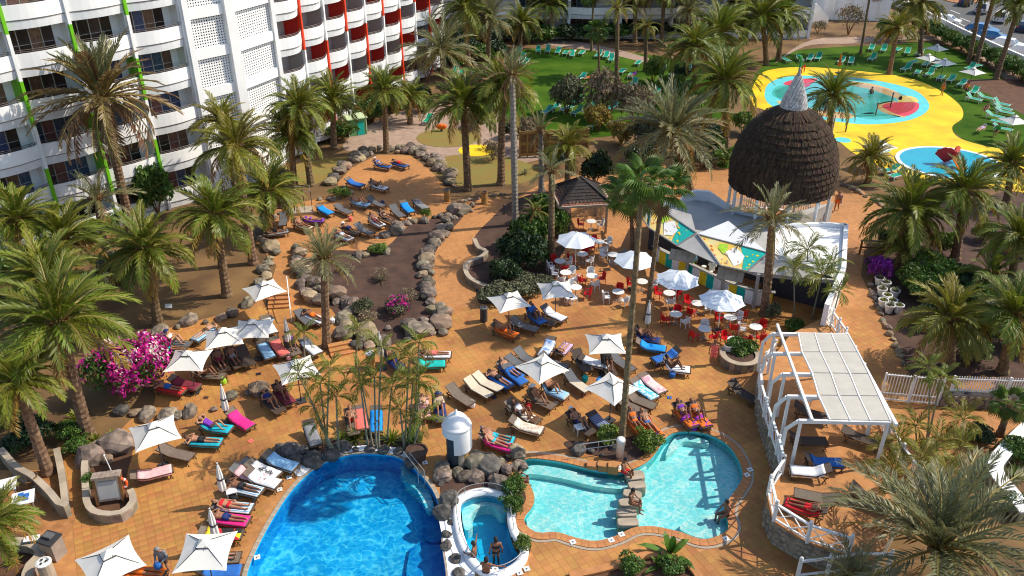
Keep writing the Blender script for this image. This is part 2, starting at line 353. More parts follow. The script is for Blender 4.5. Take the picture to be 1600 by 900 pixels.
    def mesh(s, name, mats, smooth=False):
        me = bpy.data.meshes.new(name); me.from_pydata(s.v, [], s.f)
        for m in (mats if isinstance(mats, (list, tuple)) else [mats]): me.materials.append(m)
        if any(s.m): me.polygons.foreach_set('material_index', s.m)
        if smooth: me.polygons.foreach_set('use_smooth', [True] * len(me.polygons))
        me.update(); return me

# ------------------------------------------------------------------ linking, tagging
def link(name, data, parent=None, M4=None, over=None):
    o = bpy.data.objects.new(name, data); C.objects.link(o)
    if parent is not None: o.parent = parent
    if M4 is not None: o.matrix_local = M4
    if over is not None:
        for i, m in enumerate(over if isinstance(over, (list, tuple)) else [over]):
            if m is not None and i < len(o.material_slots):
                o.material_slots[i].link = 'OBJECT'; o.material_slots[i].material = m
    return o
def fit(s):
    """at most 16 words, ending on a whole phrase"""
    while len(s.split()) > 16:
        s = s.rsplit(', ', 1)[0] if len(s.rsplit(', ', 1)[0].split()) > 7 and ', ' in s else ' '.join(s.split()[:16])
        while s.split()[-1] in ('the', 'of', 'in', 'a', 'an', 'at', 'by', 'and', 'from', 'to', 'with', 'on', 'two', 'three', 'kite', 'cream', 'wire', 'sunbathing', 'domed', 'closed', 'right', 'left', 'above', 'below', 'behind', 'beside', 'under', 'near', 'for', 'square', 'long', 'paddling', 'shaped', 'central', 'blue', 'yellow', 'upper', 'slender'): s = s.rsplit(' ', 1)[0]
    return s
def tag(o, label=None, cat=None, group=None, kind=None):
    if label: o['label'] = fit(label)
    if cat: o['category'] = cat
    if group: o['group'] = group
    if kind: o['kind'] = kind
    return o
def T(loc=(0, 0, 0), rz=0, s=1, rx=0, ry=0):
    sv = s if isinstance(s, (tuple, list)) else (s, s, s)
    return Matrix.Translation(Vector(loc)) @ Matrix.Rotation(rz, 4, 'Z') @ Matrix.Rotation(ry, 4, 'Y') @ Matrix.Rotation(rx, 4, 'X') @ Matrix.Diagonal((*sv, 1))
def spawn(name, parts, loc, rz=0, s=1, label=None, cat=None, group=None, over=None, base=None):
    """a thing: an Empty (or the mesh base) with one child per entry (name, mesh, matrix, [sub-entries])"""
    o = link(name, base, None, T(loc, rz, s), over.get('base') if over and base else None)
    if base is None: o.empty_display_size = .2
    tag(o, label, cat, group)
    for p in parts:
        c = link(p[0], p[1], o, p[2] if len(p) > 2 else None, over.get(p[0]) if over else None)
        for q in (p[3] if len(p) > 3 else ()):
            link(q[0], q[1], c, q[2] if len(q) > 2 else None, over.get(q[0]) if over else None)
    return o
ORD = ['first', 'second', 'third', 'fourth', 'fifth', 'sixth', 'seventh', 'eighth', 'ninth', 'tenth', 'eleventh', 'twelfth', 'thirteenth', 'fourteenth']
def struct(name, mb, mats, smooth=False, kind='structure'):
    return tag(link(name, mb.mesh(name, mats, smooth)), kind=kind)
def smooth_loop(pts, n=6, closed=True):
    P = [Vector((p[0], p[1])) for p in pts]; N = len(P); out = []
    for i in range(N if closed else N - 1):
        g = (lambda k: P[k % N]) if closed else (lambda k: P[min(max(k, 0), N - 1)])
        a, b, c, d = g(i - 1), g(i), g(i + 1), g(i + 2)
        for j in range(n):
            t = j / n
            out.append(.5 * ((2 * b) + (c - a) * t + (2 * a - 5 * b + 4 * c - d) * t * t + (3 * b - a - 3 * c + d) * t ** 3))
    if not closed: out.append(P[-1])
    return out
def loop_px(pts, n=6, z=0, closed=True): return smooth_loop([G(u, v, z) for u, v in pts], n, closed)
def resample(pts, step, closed=True):
    P = [Vector((p[0], p[1])) for p in pts]
    if closed: P = P + [P[0]]
    L = [0]
    for a, b in zip(P, P[1:]): L.append(L[-1] + (b - a).length)
    n = max(3, round(L[-1] / step)); out = []; k = 0
    for i in range(n if closed else n + 1):
        t = L[-1] * i / n
        while k < len(P) - 2 and L[k + 1] < t: k += 1
        f = (t - L[k]) / max(1e-9, L[k + 1] - L[k]); out.append(P[k].lerp(P[k + 1], min(1, max(0, f))))
    return out
def area(p): return sum(p[i][0] * p[(i + 1) % len(p)][1] - p[(i + 1) % len(p)][0] * p[i][1] for i in range(len(p))) / 2
def offset(p, d):
    """closed outline moved outward by d"""
    n = len(p); sg = 1 if area(p) > 0 else -1; out = []
    for i in range(n):
        t = (Vector((p[(i + 1) % n][0], p[(i + 1) % n][1])) - Vector((p[i - 1][0], p[i - 1][1]))).normalized()
        out.append(Vector((p[i][0] + t.y * sg * d, p[i][1] - t.x * sg * d)))
    return out
def inside(x, y, poly):
    c = False; j = len(poly) - 1
    for i in range(len(poly)):
        xi, yi = poly[i][0], poly[i][1]; xj, yj = poly[j][0], poly[j][1]
        if (yi > y) != (yj > y) and x < (xj - xi) * (y - yi) / (yj - yi) + xi: c = not c
        j = i
    return c

# ------------------------------------------------------------------ the ground, paving, pools, lawns, roads
POOL = loop_px([(385, 905), (398, 865), (428, 808), (460, 762), (500, 727), (545, 711), (590, 710), (622, 715), (650, 735), (675, 765), (688, 800), (690, 850), (697, 905), (690, 960), (600, 1010), (460, 1005), (390, 955)], 8)
PALE = loop_px([(806, 728), (815, 720), (835, 717), (880, 723), (930, 735), (970, 739), (996, 731), (1016, 718), (1030, 700), (1042, 683), (1062, 675), (1100, 677), (1135, 694), (1154, 720), (1160, 745), (1150, 765), (1136, 785), (1134, 805), (1138, 825), (1122, 838), (1095, 843), (1060, 831), (1020, 823), (990, 825), (962, 838), (930, 846), (900, 841), (870, 832), (840, 833), (822, 821), (820, 808), (832, 792), (835, 775), (826, 756), (808, 742)], 5)
SPA = loop_px([(720, 792), (733, 779), (760, 774), (783, 779), (795, 792), (792, 812), (798, 838), (812, 860), (806, 880), (782, 894), (757, 890), (736, 866), (723, 832)], 6)
gb = MB(); gb.sheet([(-260, 5), (260, 5), (260, 420), (-260, 420)], -.004, [offset(POOL, .02), offset(PALE, .02), offset(SPA, .02)])
struct('ground', gb, M['drysoil'])
P1 = [G(u, v) for u, v in [(-60, 960), (-60, 735), (75, 735), (92, 690), (120, 715), (140, 700), (170, 690), (205, 655), (240, 640), (245, 600), (225, 560), (240, 520), (300, 503), (360, 488), (395, 478), (420, 450), (432, 415), (400, 378), (400, 352), (440, 322), (490, 312), (530, 300), (528, 285), (550, 262), (590, 242), (640, 242), (668, 262), (695, 290), (705, 318), (760, 308), (800, 312), (850, 285), (960, 262), (1130, 235), (1310, 285), (1340, 292), (1378, 322), (1352, 380), (1345, 430), (1370, 480), (1396, 540), (1420, 588), (1640, 590), (1640, 705), (1440, 715), (1300, 960)]]
BEDS = {}
def bed(name, pts, m, h=.05, n=5):
    p = loop_px(pts, n); BEDS[name] = p
    return p
bed('central', [(475, 415), (505, 392), (560, 392), (605, 385), (640, 352), (690, 340), (725, 335), (700, 365), (680, 395), (668, 430), (675, 470), (695, 500), (690, 520), (650, 528), (600, 542), (560, 543), (540, 525), (520, 485), (485, 462), (468, 440)], 'darksoil')
bed('hedge', [(741, 373), (770, 340), (800, 315), (855, 300), (890, 320), (888, 375), (868, 415), (860, 440), (800, 462), (752, 475), (742, 448), (730, 432), (728, 418), (745, 404), (760, 393)], 'darksoil')
bed('palm', [(470, 712), (490, 690), (560, 682), (640, 682), (662, 700), (640, 716), (620, 712), (590, 707), (545, 708), (500, 722)], 'darksoil')
bed('rockery', [(690, 745), (720, 735), (760, 720), (800, 712), (812, 720), (803, 735), (820, 750), (828, 775), (816, 800), (806, 825), (812, 845), (830, 850), (822, 872), (806, 862), (797, 838), (790, 812), (796, 792), (785, 776), (760, 771), (733, 776), (716, 792), (720, 830), (730, 865), (742, 890), (735, 905), (702, 905), (694, 850), (692, 800)], 'darksoil')
bed('spray', [(885, 690), (940, 690), (985, 683), (1010, 680), (1030, 690), (1020, 706), (1000, 716), (975, 722), (930, 712), (890, 702)], 'darksoil')
bed('corner', [(890, 905), (930, 896), (975, 884), (1005, 872), (1040, 872), (1075, 888), (1092, 905), (1080, 960), (900, 960)], 'soil')
bed('lifebuoy', [(135, 790), (137, 700), (160, 690), (205, 700), (200, 735), (196, 762), (210, 775), (208, 795), (180, 806), (150, 806)], 'soil')
bed('cycad', [(-40, 900), (-10, 840), (40, 832), (70, 840), (62, 862), (45, 880), (40, 910), (30, 960), (-40, 960)], 'soil')
pv = MB(); holes = [offset(POOL, .01), offset(PALE, .01), offset(SPA, .01)]
pv.sheet(P1, .004, holes)
paving = struct('paving', pv, M['paving'])
bm_ = MB()
mats_ = [M['darksoil'], M['soil']]
for k, p in BEDS.items(): bm_.prism(p, .0, .035, 1 if k in ('corner', 'lifebuoy', 'cycad') else 0)
struct('planting_soil', bm_, mats_)

# tiles one can pick apart: the nearest 300 are parts of the paving, the rest one joined part
TC, TS_ = math.cos(TA), math.sin(TA)
WALLS_KEEP = [offset(POOL, .62), offset(PALE, .55), offset(SPA, .55)]
cells = []
for i in range(-90, 190):
    for j in range(-10, 230):
        x, y = (i + .5) * TP, (j + .5) * TP
        X, Y = TC * x - TS_ * y, TS_ * x + TC * y
        if not (22.5 < Y < 47 and abs(X) < .66 * Y + 2): continue
        if not inside(X, Y, P1): continue
        if any(inside(X, Y, p) for p in WALLS_KEEP) or any(inside(X, Y, p) for p in BEDS.values()): continue
        cells.append((X, Y))
def uv_of(X, Y):
    dep = Y * CS + HC * SN; dn = HC * CS - Y * SN
    return 800 + F * X / dep, 450 + F * dn / dep
def tile_mb(x=0, y=0, rz=TA, dz=0, tilt=(0, 0)):
    a, b = TP * .5 - .004, TP * .5 - .012; vs = []
    for h, q in ((.005, a), (.012 + dz * .5, a), (.014 + dz * .5, b)):
        for sx, sy in ((-1, -1), (1, -1), (1, 1), (-1, 1)):
            X, Y = sx * q, sy * q; vs.append((x + math.cos(rz) * X - math.sin(rz) * Y, y + math.sin(rz) * X + math.cos(rz) * Y, h + X * tilt[0] + Y * tilt[1]))
    return vs, [(0, 1, 5, 4), (1, 2, 6, 5), (2, 3, 7, 6), (3, 0, 4, 7), (4, 5, 9, 8), (5, 6, 10, 9), (6, 7, 11, 10), (7, 4, 8, 11), (8, 9, 10, 11)]
near = []
for (X, Y) in cells:
    u, v = uv_of(X, Y)
    if 60 < u < 400 and 745 < v < 905: near.append((v, X, Y))
near.sort(reverse=True); near = near[:300]; nset = {(X, Y) for _, X, Y in near}
tm = MB(); tm.add(*tile_mb(0, 0, 0)); tile_me = tm.mesh('tile', M['tile'])
for _, X, Y in near:
    link('tile', tile_me, paving, T((X, Y, .0), TA + R(rnd.uniform(-.6, .6)), 1, R(rnd.uniform(-.4, .4)), R(rnd.uniform(-.4, .4))))
tf = MB()
for (X, Y) in cells:
    if (X, Y) not in nset: tf.add(*tile_mb(X, Y, TA, rnd.uniform(-.002, .002)))
tag(link('tile_field', tf.mesh('tile_field', M['tile_many']), paving), kind='stuff')

def pool(name, outline, dep, floor, side, water, wl, coping_w=None, ledges=()):
    o = MB(); n = len(outline)
    o.sheet(outline, -dep, mi=0)
    sg = area(outline) > 0
    for i in range(n):
        a, b = outline[i], outline[(i + 1) % n]; k = len(o.v)
        o.v += [(a[0], a[1], 0), (b[0], b[1], 0), (b[0], b[1], -dep), (a[0], a[1], -dep)]
        o.f.append((k, k + 3, k + 2, k + 1) if not sg else (k, k + 1, k + 2, k + 3)); o.m.append(1)
    root = tag(link(name, o.mesh(name, [floor, side])), kind='structure')
    for p, z, m in ledges:
        q = MB(); q.prism(p, -dep + .002, z); link('pool_step', q.mesh('pool_step', m), root)
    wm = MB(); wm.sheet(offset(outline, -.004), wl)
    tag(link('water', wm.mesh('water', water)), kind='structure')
    return root
def coping(root, outline, wd, m, step=.31, h=.05, gap=.006, skip=None):
    base = resample(outline, step); out = offset(base, wd); n = len(base)
    for i in range(n):
        a, b, c, d = base[i], base[(i + 1) % n], out[(i + 1) % n], out[i]
        if skip and skip((a + c) / 2): continue
        ce = (a + b + c + d) / 4; q = MB(); sh = 1 - gap / step * 2
        q.prism([(ce + (p - ce) * sh) - ce for p in (a, b, c, d)], -.02, h)
        link('coping_tile', q.mesh('coping_tile', m), root, T((ce.x, ce.y, rnd.uniform(-.004, .004))))
def ring_sheet(name, outline, d0, d1, z0, z1, m):
    a, b = offset(outline, d0), offset(outline, d1); n = len(a); o = MB()
    for i in range(n):
        j = (i + 1) % n
        o.add([(*a[i], z1), (*a[j], z1), (*b[j], z1), (*b[i], z1), (*a[i], z0), (*a[j], z0), (*b[j], z0), (*b[i], z0)],
              [(0, 1, 2, 3), (0, 4, 5, 1), (3, 2, 6, 7)])
    return struct(name, o, m)
def half(pts, z, n=5): return loop_px(pts, n, z)
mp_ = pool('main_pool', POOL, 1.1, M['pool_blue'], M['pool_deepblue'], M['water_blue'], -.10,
    ledges=[(half([(626, 722), (648, 733), (668, 760), (678, 790), (668, 795), (652, 765), (632, 748)], -.3), -.40, M['pool_ledge']),
            (half([(655, 772), (668, 795), (678, 790), (687, 812), (688, 840), (664, 838), (662, 800)], -.6), -.75, M['pool_deepblue']),
            (half([(640, 850), (690, 845), (694, 900), (690, 955), (640, 960)], -.6, 3), -.9, M['pool_deepblue'])])
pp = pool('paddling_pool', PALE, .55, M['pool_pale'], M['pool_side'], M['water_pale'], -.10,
    ledges=[(half([(812, 735), (835, 727), (880, 733), (930, 746), (975, 753), (978, 764), (930, 760), (880, 748), (835, 741), (815, 742)], -.25), -.24, M['pool_ledge']),
            (half([(1040, 712), (1050, 690), (1066, 680), (1100, 686), (1106, 694), (1070, 690), (1056, 702), (1048, 708)], -.25), -.24, M['pool_ledge']),
            (half([(826, 795), (848, 805), (870, 820), (876, 832), (842, 833), (824, 822)], -.3), -.3, M['pool_ledge']),
            (half([(1062, 826), (1080, 810), (1105, 804), (1134, 806), (1137, 826), (1122, 837), (1095, 841)], -.3), -.3, M['pool_ledge']),
            (half([(976, 728), (1008, 726), (1006, 738), (978, 740)], -.2, 2), -.2, M['pool_ledge'])])
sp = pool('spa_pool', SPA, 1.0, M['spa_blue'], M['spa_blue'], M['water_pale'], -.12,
    ledges=[(half([(722, 795), (735, 782), (760, 777), (783, 783), (793, 797), (782, 800), (770, 788), (750, 789), (737, 802), (738, 820), (726, 824)], -.3), -.42, M['pool_ledge'])])
coping(pp, PALE, .42, M['coping']); ring_sheet('drain_edging', PALE, .425, .55, 0, .03, M['kerbgrey'])
main_in = lambda p: uv_of(p.x, p.y)[0] > 470 and uv_of(p.x, p.y)[1] < 880
coping(mp_, POOL, .20, M['mortar'], .4, .045)
sp_o = MB(); a_, b_ = offset(SPA, .0), offset(SPA, .38)
for i in range(len(a_)):
    j = (i + 1) % len(a_); m_ = offset(SPA, .19)
    sp_o.add([(*a_[i], -.14), (*a_[j], -.14), (*a_[j], .18), (*a_[i], .18), (*m_[i], .24), (*m_[j], .24), (*b_[i], .16), (*b_[j], .16), (*b_[i], -.01), (*b_[j], -.01)],
        [(0, 1, 2, 3), (3, 2, 5, 4), (4, 5, 7, 6), (6, 7, 9, 8)])
link('spa_rim', sp_o.mesh('spa_rim', M['wall'], True), sp)
# band of plain tiles and the pale drain line round the main pool
dl = [q for q in offset(POOL, 1.28)]; dl2 = offset(POOL, 1.40); o = MB()
for i in range(len(dl)):
    u, v = uv_of(*dl[i])
    if u < 455 and v < 1000: j = (i + 1) % len(dl); o.add([(*dl[i], .030), (*dl[j], .030), (*dl2[j], .030), (*dl2[i], .030)], [(0, 1, 2, 3)])
struct('drain_line', o, M['kerbgrey'])

# lawns, play decks, gravel, roads
def patch(name, pts, m, z, n=5, kind='structure'):
    o = MB(); o.sheet(loop_px(pts, n) if n > 1 else [G(u, v) for u, v in pts], z); return struct(name, o, m, kind=kind)
patch('gravel_yard', [(540, 235), (560, 205), (640, 170), (760, 160), (800, 195), (840, 215), (840, 250), (700, 262), (640, 235)], M['gravel'], .003)
patch('hotel_lawn', [(792, 200), (788, 160), (800, 85), (870, 76), (1000, 84), (1095, 105), (1128, 150), (1120, 190), (1040, 198), (960, 212), (890, 214)], M['grass'], .010)
patch('play_lawn', [(1178, 135), (1195, 100), (1240, 80), (1300, 74), (1390, 70), (1450, 66), (1500, 82), (1560, 118), (1610, 160), (1640, 200), (1640, 240), (1540, 238), (1470, 190), (1400, 140), (1250, 120)], M['grass'], .010)
patch('dry_lawn', [(405, 290), (440, 262), (500, 250), (545, 245), (530, 268), (500, 285), (450, 300)], M['lawn_dry'], .008)
patch('garden_lawn', [(680, 250), (760, 240), (840, 262), (820, 285), (740, 290), (700, 285)], M['lawn_dry'], .008)
patch('garden_path', [(800, 62), (860, 60), (940, 72), (1010, 90), (1030, 100), (1005, 97), (930, 80), (850, 70)], M['gravel'], .014)
patch('gravel_path', [(1210, 100), (1260, 72), (1330, 68), (1420, 62), (1490, 68), (1550, 105), (1600, 150), (1590, 120), (1545, 80), (1480, 58), (1380, 58), (1270, 62)], M['gravel'], .014)
patch('palm_garden_soil', [(1420, 345), (1500, 320), (1640, 300), (1640, 585), (1470, 588), (1424, 584), (1400, 540), (1372, 478), (1362, 440), (1385, 400)], M['darksoil'], .006)  # dark soil, with the palms' shade also put into its tone
q = MB(); q.prism(loop_px([(684, 800), (692, 792), (712, 792), (716, 830), (728, 868), (742, 892), (735, 960), (694, 960), (700, 905), (693, 850)], 4), 0, .06); struct('pool_surround', q, M['wall'])
q = MB(); q.prism(loop_px([(462, 735), (500, 712), (545, 699), (592, 698), (634, 704), (640, 716), (622, 712), (590, 706), (545, 707), (500, 723), (470, 745)], 4), 0, .06); struct('pool_surround', q, M['wall'])
patch('lawn_strip', [(1120, 255), (1150, 225), (1165, 236), (1140, 262)], M['grass'], .010)
patch('bare_soil', [(1500, 128), (1540, 124), (1600, 125), (1640, 130), (1640, 195), (1600, 180), (1545, 148)], M['soil'], .016)
patch('yellow_play_deck', [(1172, 160), (1180, 128), (1200, 110), (1260, 105), (1350, 112), (1420, 122), (1470, 142), (1500, 165), (1504, 184), (1488, 198), (1496, 214), (1530, 226), (1590, 238), (1640, 250), (1640, 300), (1560, 296), (1440, 282), (1385, 264), (1335, 240), (1300, 214), (1240, 185), (1195, 172)], M['yellow'], .020)
patch('splash_pad_rim', [(1195, 152), (1200, 132), (1225, 121), (1265, 118.5), (1330, 121), (1390, 130), (1430, 142), (1449, 158), (1450, 172), (1430, 185), (1390, 193), (1340, 194), (1280, 186), (1230, 175), (1205, 165)], M['cyan'], .024)
patch('splash_pad', [(1206, 148), (1214, 133), (1240, 125), (1280, 123), (1340, 127), (1390, 136), (1424, 148), (1436, 162), (1432, 173), (1400, 182), (1350, 187), (1290, 180), (1240, 170), (1214, 160)], M['cyan'], .028)
for nm, pts, m in [('red_patch', [(1224, 132), (1240, 125), (1276, 123), (1268, 131), (1258, 137)], M['pink']), ('green_patch', [(1206, 146), (1216, 135), (1240, 134), (1252, 141), (1238, 150), (1215, 153)], M['teal']),
        ('green_arc', [(1282, 124), (1310, 120.5), (1345, 124), (1330, 128), (1300, 130)], M['teal']), ('tan_band', [(1325, 127), (1370, 133), (1405, 146), (1408, 157), (1395, 152), (1360, 140), (1330, 134)], M['tan']),
        ('tan_curve', [(1214, 158), (1240, 162), (1280, 172), (1330, 178), (1325, 186), (1270, 180), (1230, 170)], M['tan']), ('orange_wedge', [(1408, 150), (1428, 152), (1434, 160), (1404, 160)], M['yellow2']),
        ('water_patch', [(1290, 134), (1330, 134), (1370, 144), (1400, 156), (1370, 165), (1365, 178), (1330, 176), (1290, 168), (1275, 150)], M['teal']), ('tan_ring', [(1370, 165), (1385, 159), (1400, 159), (1408, 168), (1414, 184), (1380, 176)], M['tan']),
        ('pink_wedge', [(1378, 166), (1392, 161), (1420, 160), (1435, 162), (1433, 173), (1414, 182), (1392, 175)], M['pink']), ('teal_foot', [(1335, 182), (1360, 176), (1395, 180), (1406, 183), (1370, 187)], M['teal'])]:
    patch(nm, pts, m, .032 if nm != 'pink_wedge' else .036, 4)
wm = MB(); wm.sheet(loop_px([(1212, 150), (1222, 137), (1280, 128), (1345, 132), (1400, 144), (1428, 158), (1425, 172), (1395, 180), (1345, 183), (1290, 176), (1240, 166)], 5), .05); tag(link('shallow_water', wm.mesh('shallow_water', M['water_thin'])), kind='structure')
cx, cy = 40.6, 73.0
circ = lambda r, n=40: [(cx + r * 1.08 * math.cos(2 * math.pi * k / n), cy + r * math.sin(2 * math.pi * k / n)) for k in range(n)]
o = MB(); o.prism(circ(4.35), 0, .12, 0); o.prism(circ(4.0), .0, .125, 1); struct('round_pool', o, [M['wall'], M['blue_floor']])
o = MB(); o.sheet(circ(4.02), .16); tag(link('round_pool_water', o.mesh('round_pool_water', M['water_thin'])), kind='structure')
for u, v, r in ((1317, 219, .8), (1212, 152, .5)):
    p = G(u, v); o = MB(); o.prism([(p.x + r * math.cos(k * .393), p.y + r * math.sin(k * .393)) for k in range(16)], 0, .026); struct('spray_disc', o, M['cyan'])
for u, v, r in [(700, 215, 3.2), (745, 235, 1.8)]:
    p = G(u, v); o = MB(); o.prism([(p.x + r * math.cos(k * .393), p.y + r * .9 * math.sin(k * .393)) for k in range(16)], 0, .024 if r > 2 else .03); struct('playground_disc', o, M['yellow'] if r < 2 else M['lawn_dry'])
road = [G(u, v) for u, v in [(1400, -14), (1432, 10), (1500, 42), (1560, 68), (1660, 112), (1760, 80), (1700, -40), (1560, -60), (1480, -60)]]
o = MB(); o.sheet(road, .012); struct('road', o, M['asphalt'])
o = MB()
for a, b in [((1445, 12), (1545, 58)), ((1460, 5), (1475, 11)), ((1485, 16), (1500, 22)), ((1500, 28), (1516, 34))]:
    a, b = G(*a), G(*b); o.bar((a.x, a.y, .018), (b.x, b.y, .018), .22, .008)
struct('road_marking', o, M['roadpaint'])
patch('far_pavement', [(1470, -2), (1500, 6), (1530, 3), (1510, -8), (1480, -12)], M['terracotta'], .10, 2)
patch('terracotta_terrace', [(-30, 770), (30, 742), (75, 738), (115, 790), (108, 835), (60, 850), (0, 850), (-30, 860)], M['terracotta'], .030, 2)
# ------------------------------------------------------------------ hotel wings
def wing(name, label, org, dvec, bounds, floors, bulge, scheme, npane, side_w=.22, rec=1.5, group='hotel wings round the garden', rev=0):
    """local X runs along the facade, local -Y looks outwards; floors are parapet top heights"""
    root = link(name, None, None, T(org, math.atan2(dvec[1], dvec[0])))
    tag(root, label, 'hotel wing', group)
    H = .98; st = floors[0] - floors[1]; cache = {}
    zs = [f - H for f in floors]
    top = floors[0] + st
    x0, x1 = bounds[0], bounds[-1]
    b = MB(); b.box(((x0 + x1) / 2, rec + 4.2, top / 2 - 1), (x1 - x0, 8, top + 2)); link('wall', b.mesh('wall', M['wall']), root)
    b = MB(); b.box((x0 - .1, rec / 2, top / 2 - 1), (.2, rec + .4, top + 2)); link('end_wall', b.mesh('end_wall', M['wall']), root)
    def arc(wd, dep, n=8): return [(wd * i / n, -.18 - dep * math.sin(math.pi * i / n)) for i in range(n + 1)]
    def strip(wd, z0, z1, dep, th, slope=0):
        q = MB(); pts = arc(wd, dep); k = len(pts)
        for (x, y) in pts: q.v += [(x, y, z1), (x, y + th, z1), (x, y + th + slope, z0), (x, y + slope, z0)]
        for i in range(k - 1):
            for j in range(4):
                a, bb = i * 4 + j, i * 4 + (j + 1) % 4; q.f.append((a, bb, bb + 4, a + 4)); q.m.append(0)
        q.f += [(3, 2, 1, 0), tuple(4 * (k - 1) + j for j in range(4))]; q.m += [0, 0]; return q
    def get(key, fn):
        if key not in cache: cache[key] = fn()
        return cache[key]
    for bi in range(len(bounds) - 1):
        xa, xb = bounds[bi] + side_w / 2, bounds[bi + 1] - side_w / 2; wd = round(xb - xa, 3)
        for fi, z in enumerate(zs):
            s = scheme(bi, fi)
            par = get(('p', wd), lambda: strip(wd, 0, H - .02, bulge, .10).mesh('parapet', M['wall']))
            link('parapet', par, root, T((xa, 0, z)))
            def val():
                q = strip(wd, -.64, -.09, bulge * .92, .08, .05)
                return q.mesh('valance', M['ribbed'])
            link('valance', get(('v', wd), val), root, T((xa, .05, z)))
            def slab():
                q = MB(); q.prism([(x, y + .05) for x, y in arc(wd, bulge)] + [(wd, rec + .3), (0, rec + .3)], -.09, 0, bottom=True); return q.mesh('balcony_slab', M['slabsh'])
            link('balcony_slab', get(('s', wd), slab), root, T((xa, 0, z)))
            def rails():
                q = MB()
                for dz in (.10, .22): q.tube([(x, y + .05, H + dz - .02) for x, y in arc(wd, bulge)], .022, 4)
                for i in (1, 4, 7): x, y = arc(wd, bulge)[i]; q.bar((x, y + .05, H - .05), (x, y + .05, H + .2), .03)
                return q.mesh('balcony_rail', M['railing'])
            link('balcony_rail', get(('r', wd), rails), root, T((xa, 0, z)))
            gw = wd * s['glass']; pw = gw / npane
            for k in range(npane):
                def pane():
                    q = MB(); q.box((pw / 2, 0, 1.15), (pw - .06, .04, 2.25)); return q.mesh('window_pane', M['pane'])
                def frm():
                    q = MB(); q.box((.02, -.03, 1.15), (.05, .06, 2.3)); q.box((pw / 2, -.02, 1.2), (pw, .03, .03)); return q.mesh('window_frame', M['mullion'])
                po = link('window_pane', get(('g', wd, s['glass']), pane), root, T((xa + pw * k + .02, rec - .02 - .001 * k, z)), M[rnd.choice(('pane', 'pane', 'curtain_brown', 'curtain_brown', 'curtain_blue'))])
                link('window_frame', get(('f', wd, s['glass']), frm), po)
            def back():
                q = MB(); q.box((gw + (wd - gw) / 2, rec + .02, 1.2), (wd - gw, .12, 2.4)); return q.mesh('recess_wall', M['beige'])
            link('recess_wall', get(('b', wd, s['glass']), back), root, T((xa, .0, z)), M[s['back']])
            def part_(): q = MB(); q.box((0, rec / 2 - .05, st / 2 - .06), (.14, rec + .1, st - .14)); return q.mesh('partition_wall', M['wall'])
            link('partition_wall', get('part', part_), root, T((xb, .0, z)), M[s['part']])
            def col(): q = MB(); q.box((0, -.12, st / 2), (side_w, .5, st - .004)); return q.mesh('column', M['wall'])
            link('column', get('col', col), root, T((bounds[bi + 1], 0, z - .8)), M[s['col']])
    return root, zs
def scheme_l(b, f):
    gc = 'green_paint' if (b, f) in LG else 'wall'
    return dict(glass=.84, back='wall', part='green_paint' if (b, f) in LP_ else 'wall', col=gc)
d1 = (.656, .754); B0 = (-26.7, 64.6, 0)
fl = [17.24, 14.09, 10.94, 7.79, 4.64, 1.49]
LG = {(2, 0), (2, 2), (4, 0), (4, 2), (3, 3), (3, 4), (2, 4), (4, 4), (1, 1), (1, 3), (3, 1)}
LP_ = {(2, 2), (4, 2), (3, 3), (3, 4), (2, 5), (1, 3)}
wing('hotel_wing', 'white hotel wing of long curved balconies with green columns behind the garden palms', B0, d1, [1.75 - 4.15 * k for k in range(6, -1, -1)], fl, .30, scheme_l, 4, rec=1.15)
d2 = (.324, .946); g_ = G(560, 185); B1 = (g_.x, g_.y, 0)
fr = [17.26, 14.2, 11.14, 8.08, 5.02, 1.96]
def scheme_r(b, f):
    red = (b + f) % 2 == 0
    return dict(glass=.42, back='beige', part='red_paint' if red else 'beige', col='orange_red' if (b // 1 + f // 3) % 2 == 0 else 'wall')
wing('hotel_wing', 'white hotel wing of short bulging balconies with red partitions and red columns', B1, d2, [-13.2 + 4.02 * k for k in range(0, 10)], fr, .75, scheme_r, 2)
def scheme_b(b, f): return dict(glass=.55, back='wall', part='wall', col='wall')
gz = G(800, 62)
wing('hotel_wing', 'white hotel wing across the lawn with wavy balconies seen between tall palm trunks', (-14, gz.y + 1, 0), (1, 0), [0, 7.4, 14.8, 22.2, 29.6, 37, 44.4, 51.8, 57], [7.6, 4.4, 1.2], .55, scheme_b, 4, .4, 2.2)

# stair tower: two columns of pierced screens between the two wings
def lattice(wd, ht, nx, nz):
    q = MB(); cw, ch = wd / nx, ht / nz
    for i in range(nx):
        for j in range(nz):
            x, z = i * cw, j * ch; a = .38
            c4 = [(x, z), (x + cw, z), (x + cw, z + ch), (x, z + ch)]; m = (x + cw / 2, z + ch / 2)
            di = [(m[0], m[1] - ch * a), (m[0] + cw * a, m[1]), (m[0], m[1] + ch * a), (m[0] - cw * a, m[1])]
            k = len(q.v); q.v += [(p[0], 0, p[1]) for p in c4 + di] + [(p[0], .07, p[1]) for p in di]
            q.f += [(k, k + 1, k + 5, k + 4), (k + 1, k + 2, k + 6, k + 5), (k + 2, k + 3, k + 7, k + 6), (k + 3, k, k + 4, k + 7)]
            q.f += [(k + 4, k + 5, k + 9, k + 8), (k + 5, k + 6, k + 10, k + 9), (k + 6, k + 7, k + 11, k + 10), (k + 7, k + 4, k + 8, k + 11)]; q.m += [0] * 8
    return q
E1 = Vector((B0[0] + d1[0] * 1.85, B0[1] + d1[1] * 1.85, 0)); E2 = Vector((B1[0] - d2[0] * 13.3, B1[1] - d2[1] * 13.3, 0))
tw = link('stair_tower', None, None, T((E1.x, E1.y, 0), math.atan2(d1[1], d1[0])))
tag(tw, 'white stair tower of pierced diamond screens joining the two hotel wings', 'stair tower')
